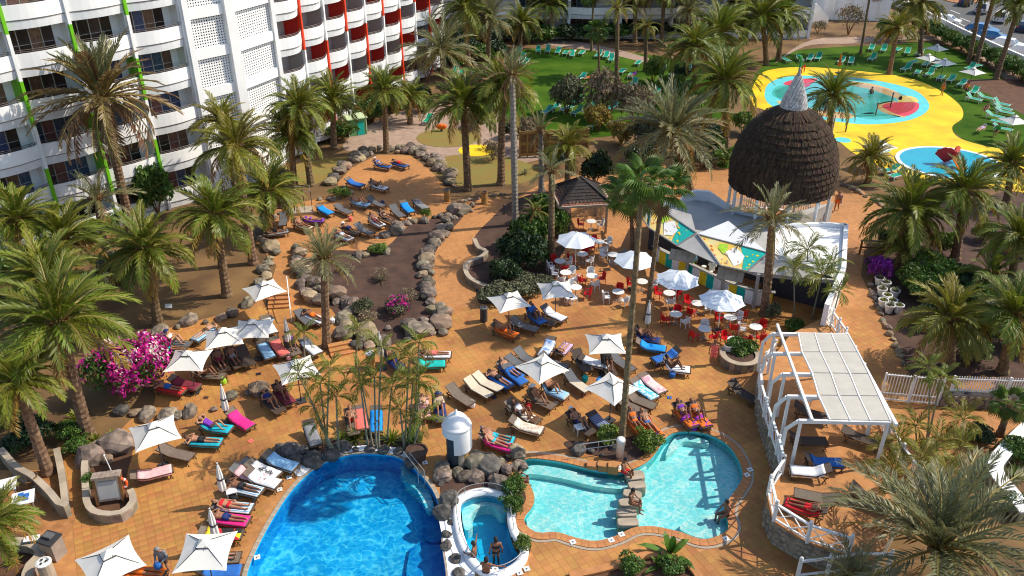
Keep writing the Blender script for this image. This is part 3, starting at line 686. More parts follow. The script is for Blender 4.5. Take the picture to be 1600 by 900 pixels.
MI = T((E1.x, E1.y, 0), math.atan2(d1[1], d1[0])).inverted(); e2 = MI @ E2
q = MB(); q.prism([(0, .5), (4.2, .5), (e2.x, e2.y + .45), (e2.x + 1, e2.y + 6), (0, 9)], -1, 21); link('core', q.mesh('core', M['opening_shade']), tw)
segs = [((.45, 0), (3.55, 0)), ((4.35, .0), (e2.x - .1, e2.y - .1))]
for si, (a, b) in enumerate(segs):
    a, b = Vector(a), Vector(b); L = (b - a).length; an = math.atan2((b - a).y, (b - a).x)
    lm = lattice(L, 2.35, 14 if si == 0 else 17, 11).mesh('pierced_screen', M['wall'])
    bm2 = MB(); bm2.box((L / 2, .02, .39), (L, .45, .79)); bme = bm2.mesh('floor_band', M['wall'])
    for k in range(-1, 7):
        z = 17.3 - 3.14 * k + .2
        link('pierced_screen', lm, tw, T((a.x, a.y, z + .79), an)); link('floor_band', bme, tw, T((a.x, a.y - .05, z), an))
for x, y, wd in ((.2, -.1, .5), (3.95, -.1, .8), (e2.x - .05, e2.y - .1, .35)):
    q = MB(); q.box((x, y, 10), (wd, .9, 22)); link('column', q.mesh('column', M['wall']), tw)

# white annex with a stepped stair wall, at the end of the far wing
a0 = G(1262, 42); an = link('annex', None, None, T((a0.x, a0.y + 2, 0), R(-8))); tag(an, 'low white annex with a sloping stair wall behind the play lawn', 'building')
q = MB(); q.box((8.5, 8, 2.4), (10, 8, 4.8)); link('wall', q.mesh('wall', M['wall']), an)
q = MB(); q.add([(.2, 0, 0), (3.6, 0, 0), (3.6, 0, 1.1), (1.6, 0, 3.0), (.2, 0, 3.4), (.2, .35, 0), (3.6, .35, 0), (3.6, .35, 1.1), (1.6, .35, 3.0), (.2, .35, 3.4)], [(0, 1, 2, 3, 4), (9, 8, 7, 6, 5), (0, 5, 6, 1), (1, 6, 7, 2), (2, 7, 8, 3), (3, 8, 9, 4), (4, 9, 5, 0)]); link('stair_wall', q.mesh('stair_wall', M['wall']), an)
for k in range(4):
    q = MB(); q.box((5.0 + k * 2.3, 3.9, 2.3), (.22, .4, 4.6)); link('pilaster', q.mesh('pilaster', M['white']), an)
q = MB()
for k in range(8): q.box((1.0 + k * .32, .9, 1.25 - k * .155), (.32, 1.1, .16))
link('stair', q.mesh('stair', M['mortar']), an)

# ------------------------------------------------------------------ boundary wall, hedge side of the road
def wall_run(name, pts, h, th, mats, label, cat, z=0, cap=None, group=None):
    o = tag(link(name, None), label, cat, group)
    for a, b in zip(pts, pts[1:]):
        q = MB(); q.bar((a[0], a[1], z + h / 2), (b[0], b[1], z + h / 2), th, h); link('wall_panel', q.mesh('wall_panel', mats), o)
        if cap: q = MB(); q.bar((a[0], a[1], z + h + .03), (b[0], b[1], z + h + .03), th + .08, .06); link('coping', q.mesh('coping', cap), o)
    return o
wall_run('boundary_wall', [G(u, v) for u, v in [(1365, -8), (1405, 12), (1450, 36), (1500, 62), (1550, 86), (1590, 104), (1660, 138)]], 1.5, .3, M['wall'], 'long white boundary wall between the play lawn and the road', 'wall', cap=M['wall'])

# ------------------------------------------------------------------ thatched hut on a round balustraded deck
hc = G(1220, 284, 4.3); hut = link('thatched_hut', None, None, T((hc.x, hc.y, 0))); tag(hut, 'round open hut under a tall dark thatched dome with pale mosaic spire', 'hut')
zz = lambda v: above(1220, v, hc.y).z
prof = [(1.0, zz(168)), (1.75, zz(176)), (2.35, zz(188)), (2.9, zz(203)), (3.35, zz(220)), (3.65, zz(240)), (3.78, zz(256)), (3.80, zz(268)), (3.68, 4.1)]
def rad(z):
    for (r0, z0), (r1, z1) in zip(prof, prof[1:]):
        if z0 >= z >= z1: return r0 + (r1 - r0) * (z0 - z) / (z0 - z1)
    return prof[-1][0] if z < prof[-1][1] else prof[0][0]
ztop, zbot = prof[0][1], prof[-1][1]
q = MB(); q.lathe([(rad(zbot + (ztop - zbot) * k / 12) - .12, zbot + (ztop - zbot) * k / 12) for k in range(13)], 28); q.lathe([(3.8, zbot), (3.2, zbot + .5), (1.0, ztop - .5)], 28, cap=False)
th_ = link('thatch', q.mesh('thatch', M['thatch'], True), hut)
for k in range(13):                                           # overlapping courses of loose reeds
    step = (ztop - zbot) / 13; q = MB(); z1 = ztop - step * (k - .1); n = int(2 * math.pi * rad(z1) / .085)
    for i in range(n):
        a = 2 * math.pi * (i + rnd.uniform(-.3, .3)) / n; z0 = z1 - step * 1.12 - rnd.uniform(-.02, .06) - (rnd.random() < .05) * .12
        r1, r0 = rad(z1) - .03, rad(max(z0, zbot)) + .12 + rnd.uniform(-.025, .03); da = .058 / r0
        cs = lambda r, t, z: (r * math.cos(t), r * math.sin(t), z); da1 = .058 / r1; sw = rnd.uniform(-.02, .02)
        q.add([cs(r1, a - da1, z1), cs(r1, a + da1, z1), cs(r0, a + da + sw / r0, z0), cs(r0, a - da + sw / r0, z0 + rnd.uniform(-.03, .03)), cs(r0 - .1, a + da, z0 + .02), cs(r0 - .1, a - da, z0 + .02)], [(0, 3, 2, 1), (3, 5, 4, 2)])
    link('thatch_course', q.mesh('thatch_course', M['thatch']), hut)
sp_z = zz(106); q = MB(); pf = [(1.0, ztop - .3), (.78, ztop + (sp_z - ztop) * .25), (.5, ztop + (sp_z - ztop) * .5), (.25, ztop + (sp_z - ztop) * .75), (.09, sp_z - .3), (.10, sp_z - .15), (.02, sp_z + .05)]
q.lathe(pf, 16); spire = link('spire', q.mesh('spire', mat('spire_mortar', (.30, .29, .28), .8, .1), True), hut)
q = MB()
for k in range(22):
    z = ztop - .2 + (sp_z - ztop) * .9 * k / 22; t = (z - ztop + .3) / (sp_z - ztop + .3); r = float(np.interp(z, [p[1] for p in pf], [p[0] for p in pf])) + .02; n = max(6, int(r * 26))
    for i in range(n):
        a = 2 * math.pi * (i + .5 * (k % 2)) / n; hh = (sp_z - ztop) / 22 * .8; wd = 2 * math.pi * r / n * .78
        q.box((r * math.cos(a), r * math.sin(a), z), (.03, wd, hh), a)
tag(link('mosaic_facing', q.mesh('mosaic_facing', M['mosaic']), spire), kind='stuff')
q = MB(); q.lathe([(.16, ztop - .35), (1.12, ztop - .34), (1.16, ztop - .22), (1.0, ztop - .12)], 20, cap=False); link('collar', q.mesh('collar', M['white']), hut)
DR = 4.3
q = MB(); q.lathe([(DR, 0), (DR, .35)], 32); link('deck', q.mesh('deck', M['wall']), hut)
q = MB(); q.lathe([(DR - .25, .35), (DR - .25, .37)], 32); link('deck_floor', q.mesh('deck_floor', M['terracotta']), hut)
for k in range(10):
    a = 2 * math.pi * (k + .35) / 10; q = MB(); q.lathe([(.17, .36), (.17, .6), (.12, .65), (.12, 4.1), (.17, 4.3)], 10); link('post', q.mesh('post', M['white']), hut, T((3.6 * math.cos(a), 3.6 * math.sin(a), 0)))
pk = MB(); pk.bar((0, 0, .40), (0, 0, 1.35), .09, .03); pk.add([(-.045, -.015, 1.35), (.045, -.015, 1.35), (0, -.015, 1.45), (-.045, .015, 1.35), (.045, .015, 1.35), (0, .015, 1.45)], [(0, 1, 2), (5, 4, 3), (0, 2, 5, 3), (1, 4, 5, 2)]); pkm = pk.mesh('picket', M['white'])
for k in range(130):
    a = 2 * math.pi * k / 130
    if R(-40) < a < R(5) or a > R(335): continue
    link('picket', pkm, hut, T(((DR - .1) * math.cos(a), (DR - .1) * math.sin(a), 0), a + math.pi / 2))
q = MB(); q.tube([((DR - .06) * math.cos(R(t)), (DR - .06) * math.sin(R(t)), 1.15) for t in range(6, 330, 6)], .035, 4); q.tube([((DR - .06) * math.cos(R(t)), (DR - .06) * math.sin(R(t)), .6) for t in range(6, 330, 6)], .035, 4); link('rail', q.mesh('rail', M['white']), hut)

# ------------------------------------------------------------------ poolside bar with folded painted roof
bar = link('pool_bar', None); tag(bar, 'poolside bar under folded roof panels painted yellow, white and turquoise', 'bar')
def painted(name, quad, seed):
    """a painted roof panel: yellow ground, white diamond, turquoise end, fruit dots as thin raised paint films"""
    A, B, Cc, D = [Vector(p) for p in quad]; n = (B - A).cross(D - A).normalized(); n = n if n.z > 0 else -n
    at = lambda s, t, h=0: (A.lerp(B, s)).lerp(D.lerp(Cc, s), t) + n * h
    q = MB(); q.add([at(0, 0, 0), at(1, 0, 0), at(1, 1, 0), at(0, 1, 0), at(0, 0, -.08), at(1, 0, -.08), at(1, 1, -.08), at(0, 1, -.08)], [(0, 3, 2, 1), (4, 5, 6, 7), (0, 1, 5, 4), (1, 2, 6, 5), (2, 3, 7, 6), (3, 0, 4, 7)])
    o = link(name, q.mesh(name, M['sunny']), bar)
    q = MB(); q.add([at(.62, .01, .006), at(.99, .01, .006), at(.99, .99, .006), at(.80, .99, .006), at(.72, .5, .006)], [(0, 1, 2, 3, 4)] if n.z < 0 else [(4, 3, 2, 1, 0)]); link('turquoise_area', q.mesh('turquoise_area', cm('teal')), o)
    q = MB(); q.add([at(.36, .42, .010), at(.55, .12, .010), at(.72, .40, .010), at(.70, .72, .010), at(.50, .92, .010)], [(4, 3, 2, 1, 0)]); link('white_area', q.mesh('white_area', M['wall']), o)
    q = MB(); q.add([at(.30, .15, .008), at(.44, .1, .008), at(.40, .35, .008), at(.30, .55, .008), at(.24, .35, .008)], [(4, 3, 2, 1, 0)]); link('green_area', q.mesh('green_area', cm('lime')), o)
    r_ = random.Random(seed); q = MB()
    for k in range(26):
        s, t = r_.uniform(.06, .95), r_.uniform(.08, .92); rr = r_.uniform(.02, .05)
        q.add([at(s + rr * .6 * math.cos(j * 1.05), t + rr * math.sin(j * 1.05), .014) for j in range(6)], [(0, 1, 2, 3, 4, 5)], 0 if s < .3 else (1 if s > .66 else 2))
    link('painted_spot', q.mesh('painted_spot', [cm('orange'), cm('yellow'), cm('beige')]), o)
    q = MB()
    for a, b in ((0, 1), (1, 2), (2, 3), (3, 0)):
        c4 = [at(0, 0, .02), at(1, 0, .02), at(1, 1, .02), at(0, 1, .02)]; q.bar(c4[a], c4[b], .10, .06)
    link('roof_edge', q.mesh('roof_edge', cm('grey')), o)
M['sunny'] = mat('painted_yellow_sheet', (.80, .52, .08), .6, .25, 1.0, col2=(.74, .62, .28))
K1 = [G(1020, 318, 3.2), G(1088, 364, 3.3), G(1058, 384, 2.7), G(1014, 356, 2.7)]
K2 = [G(1090, 366, 3.3), G(1200, 395, 3.3), G(1168, 424, 2.6), G(1126, 415, 2.6)]
K0 = [G(1002, 300, 3.0), G(1020, 320, 3.2), G(1014, 356, 2.7), G(1003, 340, 2.7)]
painted('roof_panel', K1, 3); painted('roof_panel', K2, 5); painted('roof_panel', K0, 8)
def tri(name, pts, m, th=.07):
    pts = [Vector(p) for p in pts]; n = (pts[1] - pts[0]).cross(pts[2] - pts[0]).normalized(); k = len(pts); q = MB()
    q.add(pts + [p - n * th for p in pts], [tuple(range(k)), tuple(reversed(range(k, 2 * k)))] + [(i, k + i, k + (i + 1) % k, (i + 1) % k) for i in range(k)]); return link(name, q.mesh(name, m), bar)
pk1 = G(1089, 365, 3.27)
tri('gable', [K1[2], K2[3], pk1 + Vector((0, -.05, 0))], M['grey_wall'])
tri('gable', [K2[2] + Vector((.05, 0, 0)), K2[2] + Vector((4.6, -1.2, 0)), K2[1] + Vector((.1, -.05, 0))], M['grey_wall'])
tri('roof_slope', [K2[0] + Vector((0, .08, 0)), G(1138, 345, 4.0), K2[1] + Vector((0, .08, 0)), ][::-1], M['wall'])
tri('roof_slope', [K2[1] + Vector((.15, .1, 0)), G(1236, 362, 3.6), K2[2] + Vector((4.8, 0, .1))][::-1], M['wall'])
tri('roof_slope', [K1[1] + Vector((0, .1, 0)), K1[0] + Vector((.1, .1, 0)), G(1080, 335, 3.4)][::-1], M['grey_wall'])
f0, f1, f2 = G(1020, 408), G(1126, 462), G(1176, 480)
f3 = f2 + Vector((4.8, -1.0, 0)); line = [f0, f0.lerp(f1, .45), f1, f2, f3]
for p in (f0, f0.lerp(f1, .5), f1, f2, f3):
    q = MB(); q.box((0, 0, 1.27), (.18, .18, 2.54)); link('post', q.mesh('post', M['grey_wall']), bar, T((p.x, p.y - .1, 0)))
for (a, b) in ((f0, f1), (f1, f2), (f2, f3)):
    q = MB(); q.bar((a.x, a.y + .05, 2.45), (b.x, b.y + .05, 2.45), .16, .26); link('fascia', q.mesh('fascia', M['grey_wall']), bar)
    d = (b - a); L = d.length; n = max(2, round(L / .62)); bc = [M['wall'], cm('teal'), cm('yellow')]
    for k in range(n if b is not f3 else 2):
        p = a + d * ((k + .5) / n) + Vector((0, .25, 0)); q = MB(); q.box((0, 0, .52), (L / n - .03, .08, 1.0)); link('counter_panel', q.mesh('counter_panel', bc[(k * 2) % 3]), bar, T((p.x, p.y, .02), math.atan2(d.y, d.x)))
    if b is f3: b = a.lerp(b, .28)
    q = MB(); q.bar((a.x, a.y + .35, 1.09), (b.x, b.y + .35, 1.09), .32, .07); link('counter_top', q.mesh('counter_top', M['grey_wall']), bar)
for p, dx in ((K1[2], .0), (K2[3], .3)):
    q = MB(); q.box((0, 0, 0), (1.7, .8, .05), rx=R(40))
    for k in range(4): q.box((-.63 + k * .42, -.025, .03), (.36, .66, .03), rx=R(40))
    link('awning_flap', q.mesh('awning_flap', M['mortar']), bar, T((p.x + dx + .35, p.y - .25, 2.05), R(-24)))
q = MB(); back = [f0 + Vector((0, 4.2, 0)), f2 + Vector((1.5, 5.0, 0))]; q.prism([(f0.x - .1, f0.y + 1.9), (f2.x + 4.8, f2.y + .8), (f2.x + 5.6, f2.y + 6.5), (f0.x + 1.2, f0.y + 6)], 0, 2.3, 0, 1); link('back_room', q.mesh('back_room', [M['grey_wall'], M['opening_shade']]), bar)
# curved pale upstand wall behind the roof and low flat roofs with white parapets
q = MB(); cw = [G(1054, 330, 2.4), G(1068, 306, 2.6), G(1088, 298, 2.8), G(1110, 300, 2.8), G(1135, 318, 2.5), G(1165, 333, 2.2), G(1205, 342, 2.0)]
top_ = [4.6, 5.0, 5.0, 4.8, 4.0, 3.4, 3.2]
for i in range(len(cw) - 1):
    a, b = cw[i], cw[i + 1]; za, zb = a.z, b.z
    q.add([(a.x, a.y, 0), (b.x, b.y, 0), (b.x, b.y, zb), (a.x, a.y, za), (a.x, a.y + .3, 0), (b.x, b.y + .3, 0), (b.x, b.y + .3, zb), (a.x, a.y + .3, za)], [(0, 1, 2, 3), (5, 4, 7, 6), (3, 2, 6, 7)])
link('curved_upstand', q.mesh('curved_upstand', M['wall'], False), bar)
q = MB(); q.prism([(p.x, p.y) for p in cw] + [(G(1290, 345).x, G(1290, 352).y), (G(1200, 400).x, G(1200, 400).y), (G(1080, 400).x, G(1080, 385).y)], 0, 2.0); link('flat_roof', q.mesh('flat_roof', M['grey_wall']), bar)
rp = [G(1208, 352, 2.6), G(1285, 350, 2.6), G(1322, 352, 2.6), G(1318, 420, 2.6), G(1292, 478, 2.6)]
for a, b in zip(rp, rp[1:]):
    q = MB(); q.bar((a.x, a.y, 1.35), (b.x, b.y, 1.35), .3, 2.7); link('parapet', q.mesh('parapet', M['wall']), bar)
q = MB(); q.prism([(p.x, p.y) for p in rp] + [(f3.x, f3.y + .6), (f2.x + 1, f2.y + 2)], 0, 2.45, 0, 1); link('kitchen_block', q.mesh('kitchen_block', [M['wall'], M['opening_shade']]), bar)  # sides coloured dark for the shaded opening under the roof
tri('roof_slope', [G(1255, 368, 3.4), G(1228, 425, 2.5), G(1285, 415, 2.5)], M['wall'])

# dark pyramid gazebo
gc_ = G(905, 352); gzb = link('gazebo', None, None, T((gc_.x, gc_.y, 0), R(8))); tag(gzb, 'square gazebo with dark shingled pyramid roof beyond the dense round bushes', 'gazebo')
hw = 2.0; ap = (0, 0, 4.1); cor = [(-hw, -hw), (hw, -hw), (hw, hw), (-hw, hw)]
for i in range(4):
    a, b = cor[i], cor[(i + 1) % 4]
    for k in range(9):
        t0, t1 = k / 9, (k + 1) / 9 + .03; q = MB()
        lo = [Vector((a[0], a[1], 2.5)).lerp(Vector(ap), t0), Vector((b[0], b[1], 2.5)).lerp(Vector(ap), t0)]; hi = [Vector((a[0], a[1], 2.5)).lerp(Vector(ap), min(t1, .995)), Vector((b[0], b[1], 2.5)).lerp(Vector(ap), min(t1, .995))]
        m = max(2, int(14 * (1 - t0)))
        for j in range(m):
            s0, s1 = j / m + .01, (j + 1) / m - .01; up = Vector((0, 0, .06))
            q.add([lo[0].lerp(lo[1], s0) + up, lo[0].lerp(lo[1], s1) + up, hi[0].lerp(hi[1], s1), hi[0].lerp(hi[1], s0), lo[0].lerp(lo[1], s0), lo[0].lerp(lo[1], s1)], [(0, 1, 2, 3), (4, 5, 1, 0)])
        link('shingle_course', q.mesh('shingle_course', M['roofred'] if k == 0 else M['roofdark']), gzb)
    q = MB(); q.bar((a[0], a[1], 2.52), (b[0], b[1], 2.52), .12, .14); link('eaves_board', q.mesh('eaves_board', M['mortar']), gzb)
    q = MB(); q.bar((a[0], a[1], 2.62), ap, .14, .1); link('hip', q.mesh('hip', M['roofdark']), gzb)
    q = MB(); q.box((a[0] * .85, a[1] * .85, 1.25), (.16, .16, 2.5)); link('post', q.mesh('post', M['mortar']), gzb)

# ------------------------------------------------------------------ raised sun terrace: rubble wall, floor, balustrade, pergola
ZT = 1.2
edge = [G(u, v, 2.2) for u, v in [(1290, 475), (1240, 500), (1212, 535), (1190, 563), (1188, 590), (1196, 620), (1206, 650), (1220, 690), (1226, 716), (1208, 733), (1202, 762), (1217, 792), (1250, 812), (1290, 830), (1332, 840)]]
right_edge = [G(u, v, 2.2) for u, v in [(1440, 735), (1400, 680), (1345, 560), (1322, 520)]]
tp_ = [(p.x, p.y) for p in edge] + [(14.9, 24.2)] + [(p.x + .1, p.y) for p in right_edge]
q = MB(); q.prism(tp_, 0, ZT - .01, 0); ter = struct('sun_terrace', q, M['mason'])
q = MB(); q.prism(tp_, ZT - .01, ZT + .02, 0); link('terrace_floor', q.mesh('terrace_floor', M['paving']), ter)
# facing stones of the wall that looks on the pool
st_mesh = []
for k in range(6):
    q = MB(); n = 7; pr = [(rnd.uniform(.13, .2) * math.cos(2 * math.pi * i / n), rnd.uniform(.10, .15) * math.sin(2 * math.pi * i / n)) for i in range(n)]
    q.v = [(x, 0, z) for x, z in pr] + [(x * .7, -.07, z * .7) for x, z in pr]; q.f = [(i, (i + 1) % n, n + (i + 1) % n, n + i) for i in range(n)] + [tuple(n + i for i in range(n))]; q.m = [0] * len(q.f)
    st_mesh.append(q.mesh('facing_stone', mat('facing_stone', (.15, .12, .09), .9, .3, 3, .4, col2=(.34, .28, .21), rand=.3)))
ep = [Vector((p.x, p.y)) for p in edge]; cnt = 0
for a, b in zip(ep[2:], ep[3:]):
    L = (b - a).length; an_ = math.atan2((b - a).y, (b - a).x)
    for i in range(int(L / .36)):
        for j in range(4):
            p = a + (b - a) * ((i + .5 + .3 * (j % 2)) * .36 / L)
            if cnt < 298: link('facing_stone', rnd.choice(st_mesh), ter, T((p.x, p.y, .16 + j * .29), an_, rnd.uniform(.85, 1.05))); cnt += 1

def balustrade(label, pts, z, h=1.0, lattice_=True, post_step=1.55, group='white lattice balustrades of the terrace', finial=True):
    o = tag(link('balustrade', None), label, 'balustrade', group)
    P = resample(pts, post_step, False)
    pm = MB(); pm.box((0, 0, h / 2), (.13, .13, h + .08))
    if finial: pm.ball((0, 0, h + .13), .09, 6, 4)
    pme = pm.mesh('post', M['white'])
    for p in P: link('post', pme, o, T((p.x, p.y, z)))
    for a, b in zip(P, P[1:]):
        q = MB(); q.bar((a.x, a.y, z + h - .05), (b.x, b.y, z + h - .05), .11, .08); link('top_rail', q.mesh('top_rail', M['white']), o)
        q = MB(); q.bar((a.x, a.y, z + .14), (b.x, b.y, z + .14), .07, .07); link('bottom_rail', q.mesh('bottom_rail', M['white']), o)
        if lattice_:
            n = 2
            for i in range(n):
                p, r_ = a.lerp(b, i / n), a.lerp(b, (i + 1) / n); off = Vector(((b - a).y, -(b - a).x)).normalized() * .012
                q = MB(); q.bar((p.x, p.y, z + .16), (r_.x, r_.y, z + h - .1), .05, .03); link('cross_brace', q.mesh('cross_brace', M['white']), o)
                q = MB(); q.bar((p.x + off.x, p.y + off.y, z + h - .1), (r_.x + off.x, r_.y + off.y, z + .16), .05, .03); link('cross_brace', q.mesh('cross_brace', M['white']), o)
    return o
balustrade('white lattice balustrade along the terrace edge above the pool', ep[2:9], ZT)
balustrade('white lattice balustrade curving round the terrace end with brown loungers', ep[8:], ZT)
balustrade('white lattice balustrade beside the upper promenade next to the roofed pergola', [Vector((p.x, p.y)) for p in right_edge], ZT)
balustrade('white lattice balustrade between the bar parapet and the pergola', [G(1292, 478, 2), G(1322, 520, 2)], ZT, 1.0)
balustrade('white stair railing below the terrace end at the bottom of the picture', [G(1250, 884, 1), G(1302, 878, 1), G(1345, 858, 1.5), G(1400, 846, 2)], .3, 1.0, False, 1.4)

pg = link('pergola', None); tag(pg, 'white timber pergola half roofed with pale sheets on the raised terrace', 'pergola')
ZP = 3.85
bl = [(1207, 522, 1324, 524), (1208, 553, 1340, 553), (1223, 585, 1357, 587), (1230, 620, 1373, 622), (1248, 658, 1391, 661)]
lows = [(1192, 535), (1194, 560), (1206, 598), (1212, 634), (1228, 670)]
rows = []
for i, (u0, v0, u1, v1) in enumerate(bl):
    a, b = G(u0, v0, ZP), G(u1, v1, ZP); rows.append((a, b)); lo = G(*lows[i], ZP - .75)
    q = MB(); q.bar(a, b, .14, .18); link('beam', q.mesh('beam', M['white']), pg)
    q = MB(); q.bar(lo, a + Vector((-.02, 0, 0)), .13, .16); link('beam_end', q.mesh('beam_end', M['white']), pg)
    q = MB(); q.bar((lo.x, lo.y, ZT), (lo.x, lo.y, lo.z), .13); link('post', q.mesh('post', M['white']), pg)
    q = MB(); q.bar((a.x + .1, a.y, ZT), (a.x + .1, a.y, ZP - .1), .13); link('post', q.mesh('post', M['white']), pg)
    q = MB(); q.bar((b.x - .1, b.y, ZT), (b.x - .1, b.y, ZP - .1), .13); link('post', q.mesh('post', M['white']), pg)
ra, rb = rows[0][0].lerp(rows[0][1], .13), rows[-1][0].lerp(rows[-1][1], .13)
q = MB(); q.bar(ra + Vector((-.1, .7, .17)), rb + Vector((0, -.15, .17)), .12, .14); link('purlin', q.mesh('purlin', M['white']), pg)
q = MB(); q.bar(rows[0][1] + Vector((0, .2, .02)), rows[-1][1] + Vector((.2, -.2, .02)), .14, .16); link('purlin', q.mesh('purlin', M['white']), pg)
for i in range(4):
    (a0_, b0_), (a1_, b1_) = rows[i], rows[i + 1]
    for k in range(3):
        s0, s1 = .34 + .22 * k, .34 + .22 * (k + 1); e = .012
        c4 = [a0_.lerp(b0_, s0 + e), a0_.lerp(b0_, s1 - e), a1_.lerp(b1_, s1 - e), a1_.lerp(b1_, s0 + e)]
        ce = sum(c4, Vector()) / 4; c4 = [ce + (p - ce) * .965 + Vector((0, 0, .13)) for p in c4]; q = MB()
        q.add(c4 + [p - Vector((0, 0, .03)) for p in c4], [(0, 3, 2, 1), (4, 5, 6, 7), (0, 1, 5, 4), (1, 2, 6, 5), (2, 3, 7, 6), (3, 0, 4, 7)]); link('roof_panel', q.mesh('roof_panel', M['pergola_panel']), pg)
    for k in range(4):
        s0 = .34 + .22 * k; q = MB(); q.bar(a0_.lerp(b0_, s0) + Vector((0, 0, .1)), a1_.lerp(b1_, s0) + Vector((0, 0, .1)), .07, .1); link('rafter', q.mesh('rafter', M['white']), pg)

# gate and picket fence on its stone base, at the end of the promenade
def barfence(name, label, cat, a, b, z0, h, step=.14, frame=True, group=None):
    o = tag(link(name, None), label, cat, group); d = b - a; L = d.length; n = int(L / step)
    bm = MB(); bm.box((0, 0, h / 2), (.035, .035, h)); bme = bm.mesh('bar', M['white'])
    for k in range(n + 1): p = a + d * (k / n); link('bar', bme, o, T((p.x, p.y, z0), math.atan2(d.y, d.x)))
    for hz in (.08, .5, h - .06) if frame else (.12, h - .15):
        q = MB(); q.bar((a.x, a.y - .04, z0 + hz), (b.x, b.y - .04, z0 + hz), .05, .06); link('rail', q.mesh('rail', M['white']), o)
    for p in ((a, b) if frame else (a, a.lerp(b, .5), b)):
        q = MB(); q.box((p.x, p.y - .03, z0 + h / 2), (.09, .09, h + .1)); link('post', q.mesh('post', M['white']), o)
    return o
ga, gm_, gb_ = G(1374, 625), G(1418, 629), G(1464, 633)
barfence('gate', 'left leaf of the white barred gate closing the promenade', 'gate', ga, gm_ - Vector((.05, 0, 0)), .05, 1.75, .15)
barfence('gate', 'right leaf of the white barred gate next to the stone wall with bicycles', 'gate', gm_ + Vector((.05, 0, 0)), gb_, .05, 1.75, .15)
sw0, sw1 = G(1468, 634), G(1660, 640)
sw = tag(link('rubble_wall', None), 'low rubble stone wall with bicycles leaning under the white picket fence', 'wall')
q = MB(); q.bar((sw0.x, sw0.y, .45), (sw1.x, sw1.y, .45), .3, .9); link('wall_core', q.mesh('wall_core', M['mason']), sw)
L = (sw1 - sw0).length
for i in range(int(L / .4)):
    for j in range(3):
        p = sw0 + (sw1 - sw0) * ((i + .5 + .3 * (j % 2)) * .4 / L); link('facing_stone', rnd.choice(st_mesh), sw, T((p.x, p.y - .15, .16 + .28 * j), 0, 1.05))
barfence('picket_fence', 'white picket fence standing on the low rubble stone wall', 'fence', G(1478, 632), G(1650, 638), .9, 1.0, .13, False)
# ------------------------------------------------------------------ palms: trunk + one child per frond
def frond_mesh(name, leaf_m, droop, npair, leaflet, vang, seed, wid=.03, gap0=.12, twist=0.0, rag=.0):
    """a feather frond of unit length along +X, bending down by droop"""
    r_ = random.Random(seed); q = MB(); n = 8; pts = []
    x = z = 0.0; a = 0.0
    for i in range(n + 1):
        pts.append(Vector((x, math.sin(i * .6 + seed) * twist * i / n, z))); a = -droop * ((i + .5) / n) ** 1.4 * 1.0
        x += math.cos(a) / n; z += math.sin(a) / n
    q.tube(pts, [.014 * (1 - .8 * i / n) + .002 for i in range(n + 1)], 3, 1, False)
    for k in range(npair):
        t = gap0 + (1 - gap0) * (k + .5) / npair; i = min(n - 1, int(t * n)); f = t * n - i
        p = pts[i].lerp(pts[i + 1], f); d = (pts[i + 1] - pts[i]).normalized(); side = Vector((0, 1, 0)); up = side.cross(d) * -1 if False else d.cross(side) * -1
        up = Vector((-d.z, 0, d.x))
        L = leaflet * (math.sin(math.pi * (.12 + .82 * t)) ** .6) * r_.uniform(.85, 1.1)
        for sd in (-1, 1):
            if r_.random() < rag: continue
            fa = R(38 + r_.uniform(-8, 8)) if t < .85 else R(22)
            dr = (d * math.cos(fa) + (side * sd * math.cos(vang) + up * math.sin(vang)) * math.sin(fa) * 1.25).normalized()
            tip = p + dr * L + Vector((0, 0, -L * r_.uniform(.10, .30)))
            m = p + dr * L * .42; wv = d * wid * r_.uniform(.8, 1.2)
            q.add([p, m - wv, tip, m + wv], [(0, 1, 2, 3)], 0)
    return q.mesh(name, [leaf_m, M['rachis']])
def fan_mesh(seed, leaf_m):
    r_ = random.Random(seed); q = MB(); q.tube([(0, 0, 0), (.3, 0, .04), (.55, 0, .02)], [.016, .012, .01], 3, 1, False); n = 22; c = Vector((.55, 0, .02))
    for i in range(n):
        a0, a1 = R(-125 + 250 * i / n), R(-125 + 250 * (i + 1) / n); am = (a0 + a1) / 2; L = .52 * (.75 + .25 * math.cos(am)) * r_.uniform(.92, 1.06)
        pt = lambda a, r, z: c + Vector((math.cos(a) * r, math.sin(a) * r, z - .25 * r * r * 2 - .10 * r))
        q.add([c, pt(a0, L * .62, .0), pt(am, L * .68, .035), pt(a1, L * .62, .0)], [(0, 1, 2), (0, 2, 3)], 0)
        q.add([pt(a0 * .95 + am * .05, L * .62, 0), pt(am, L * 1.08, -.10), pt(a1 * .95 + am * .05, L * .62, 0), pt(am, L * .68, .035)], [(0, 1, 3), (3, 1, 2)], 0)
    return q.mesh('fan_frond', [leaf_m, M['rachis']])
FR = {}
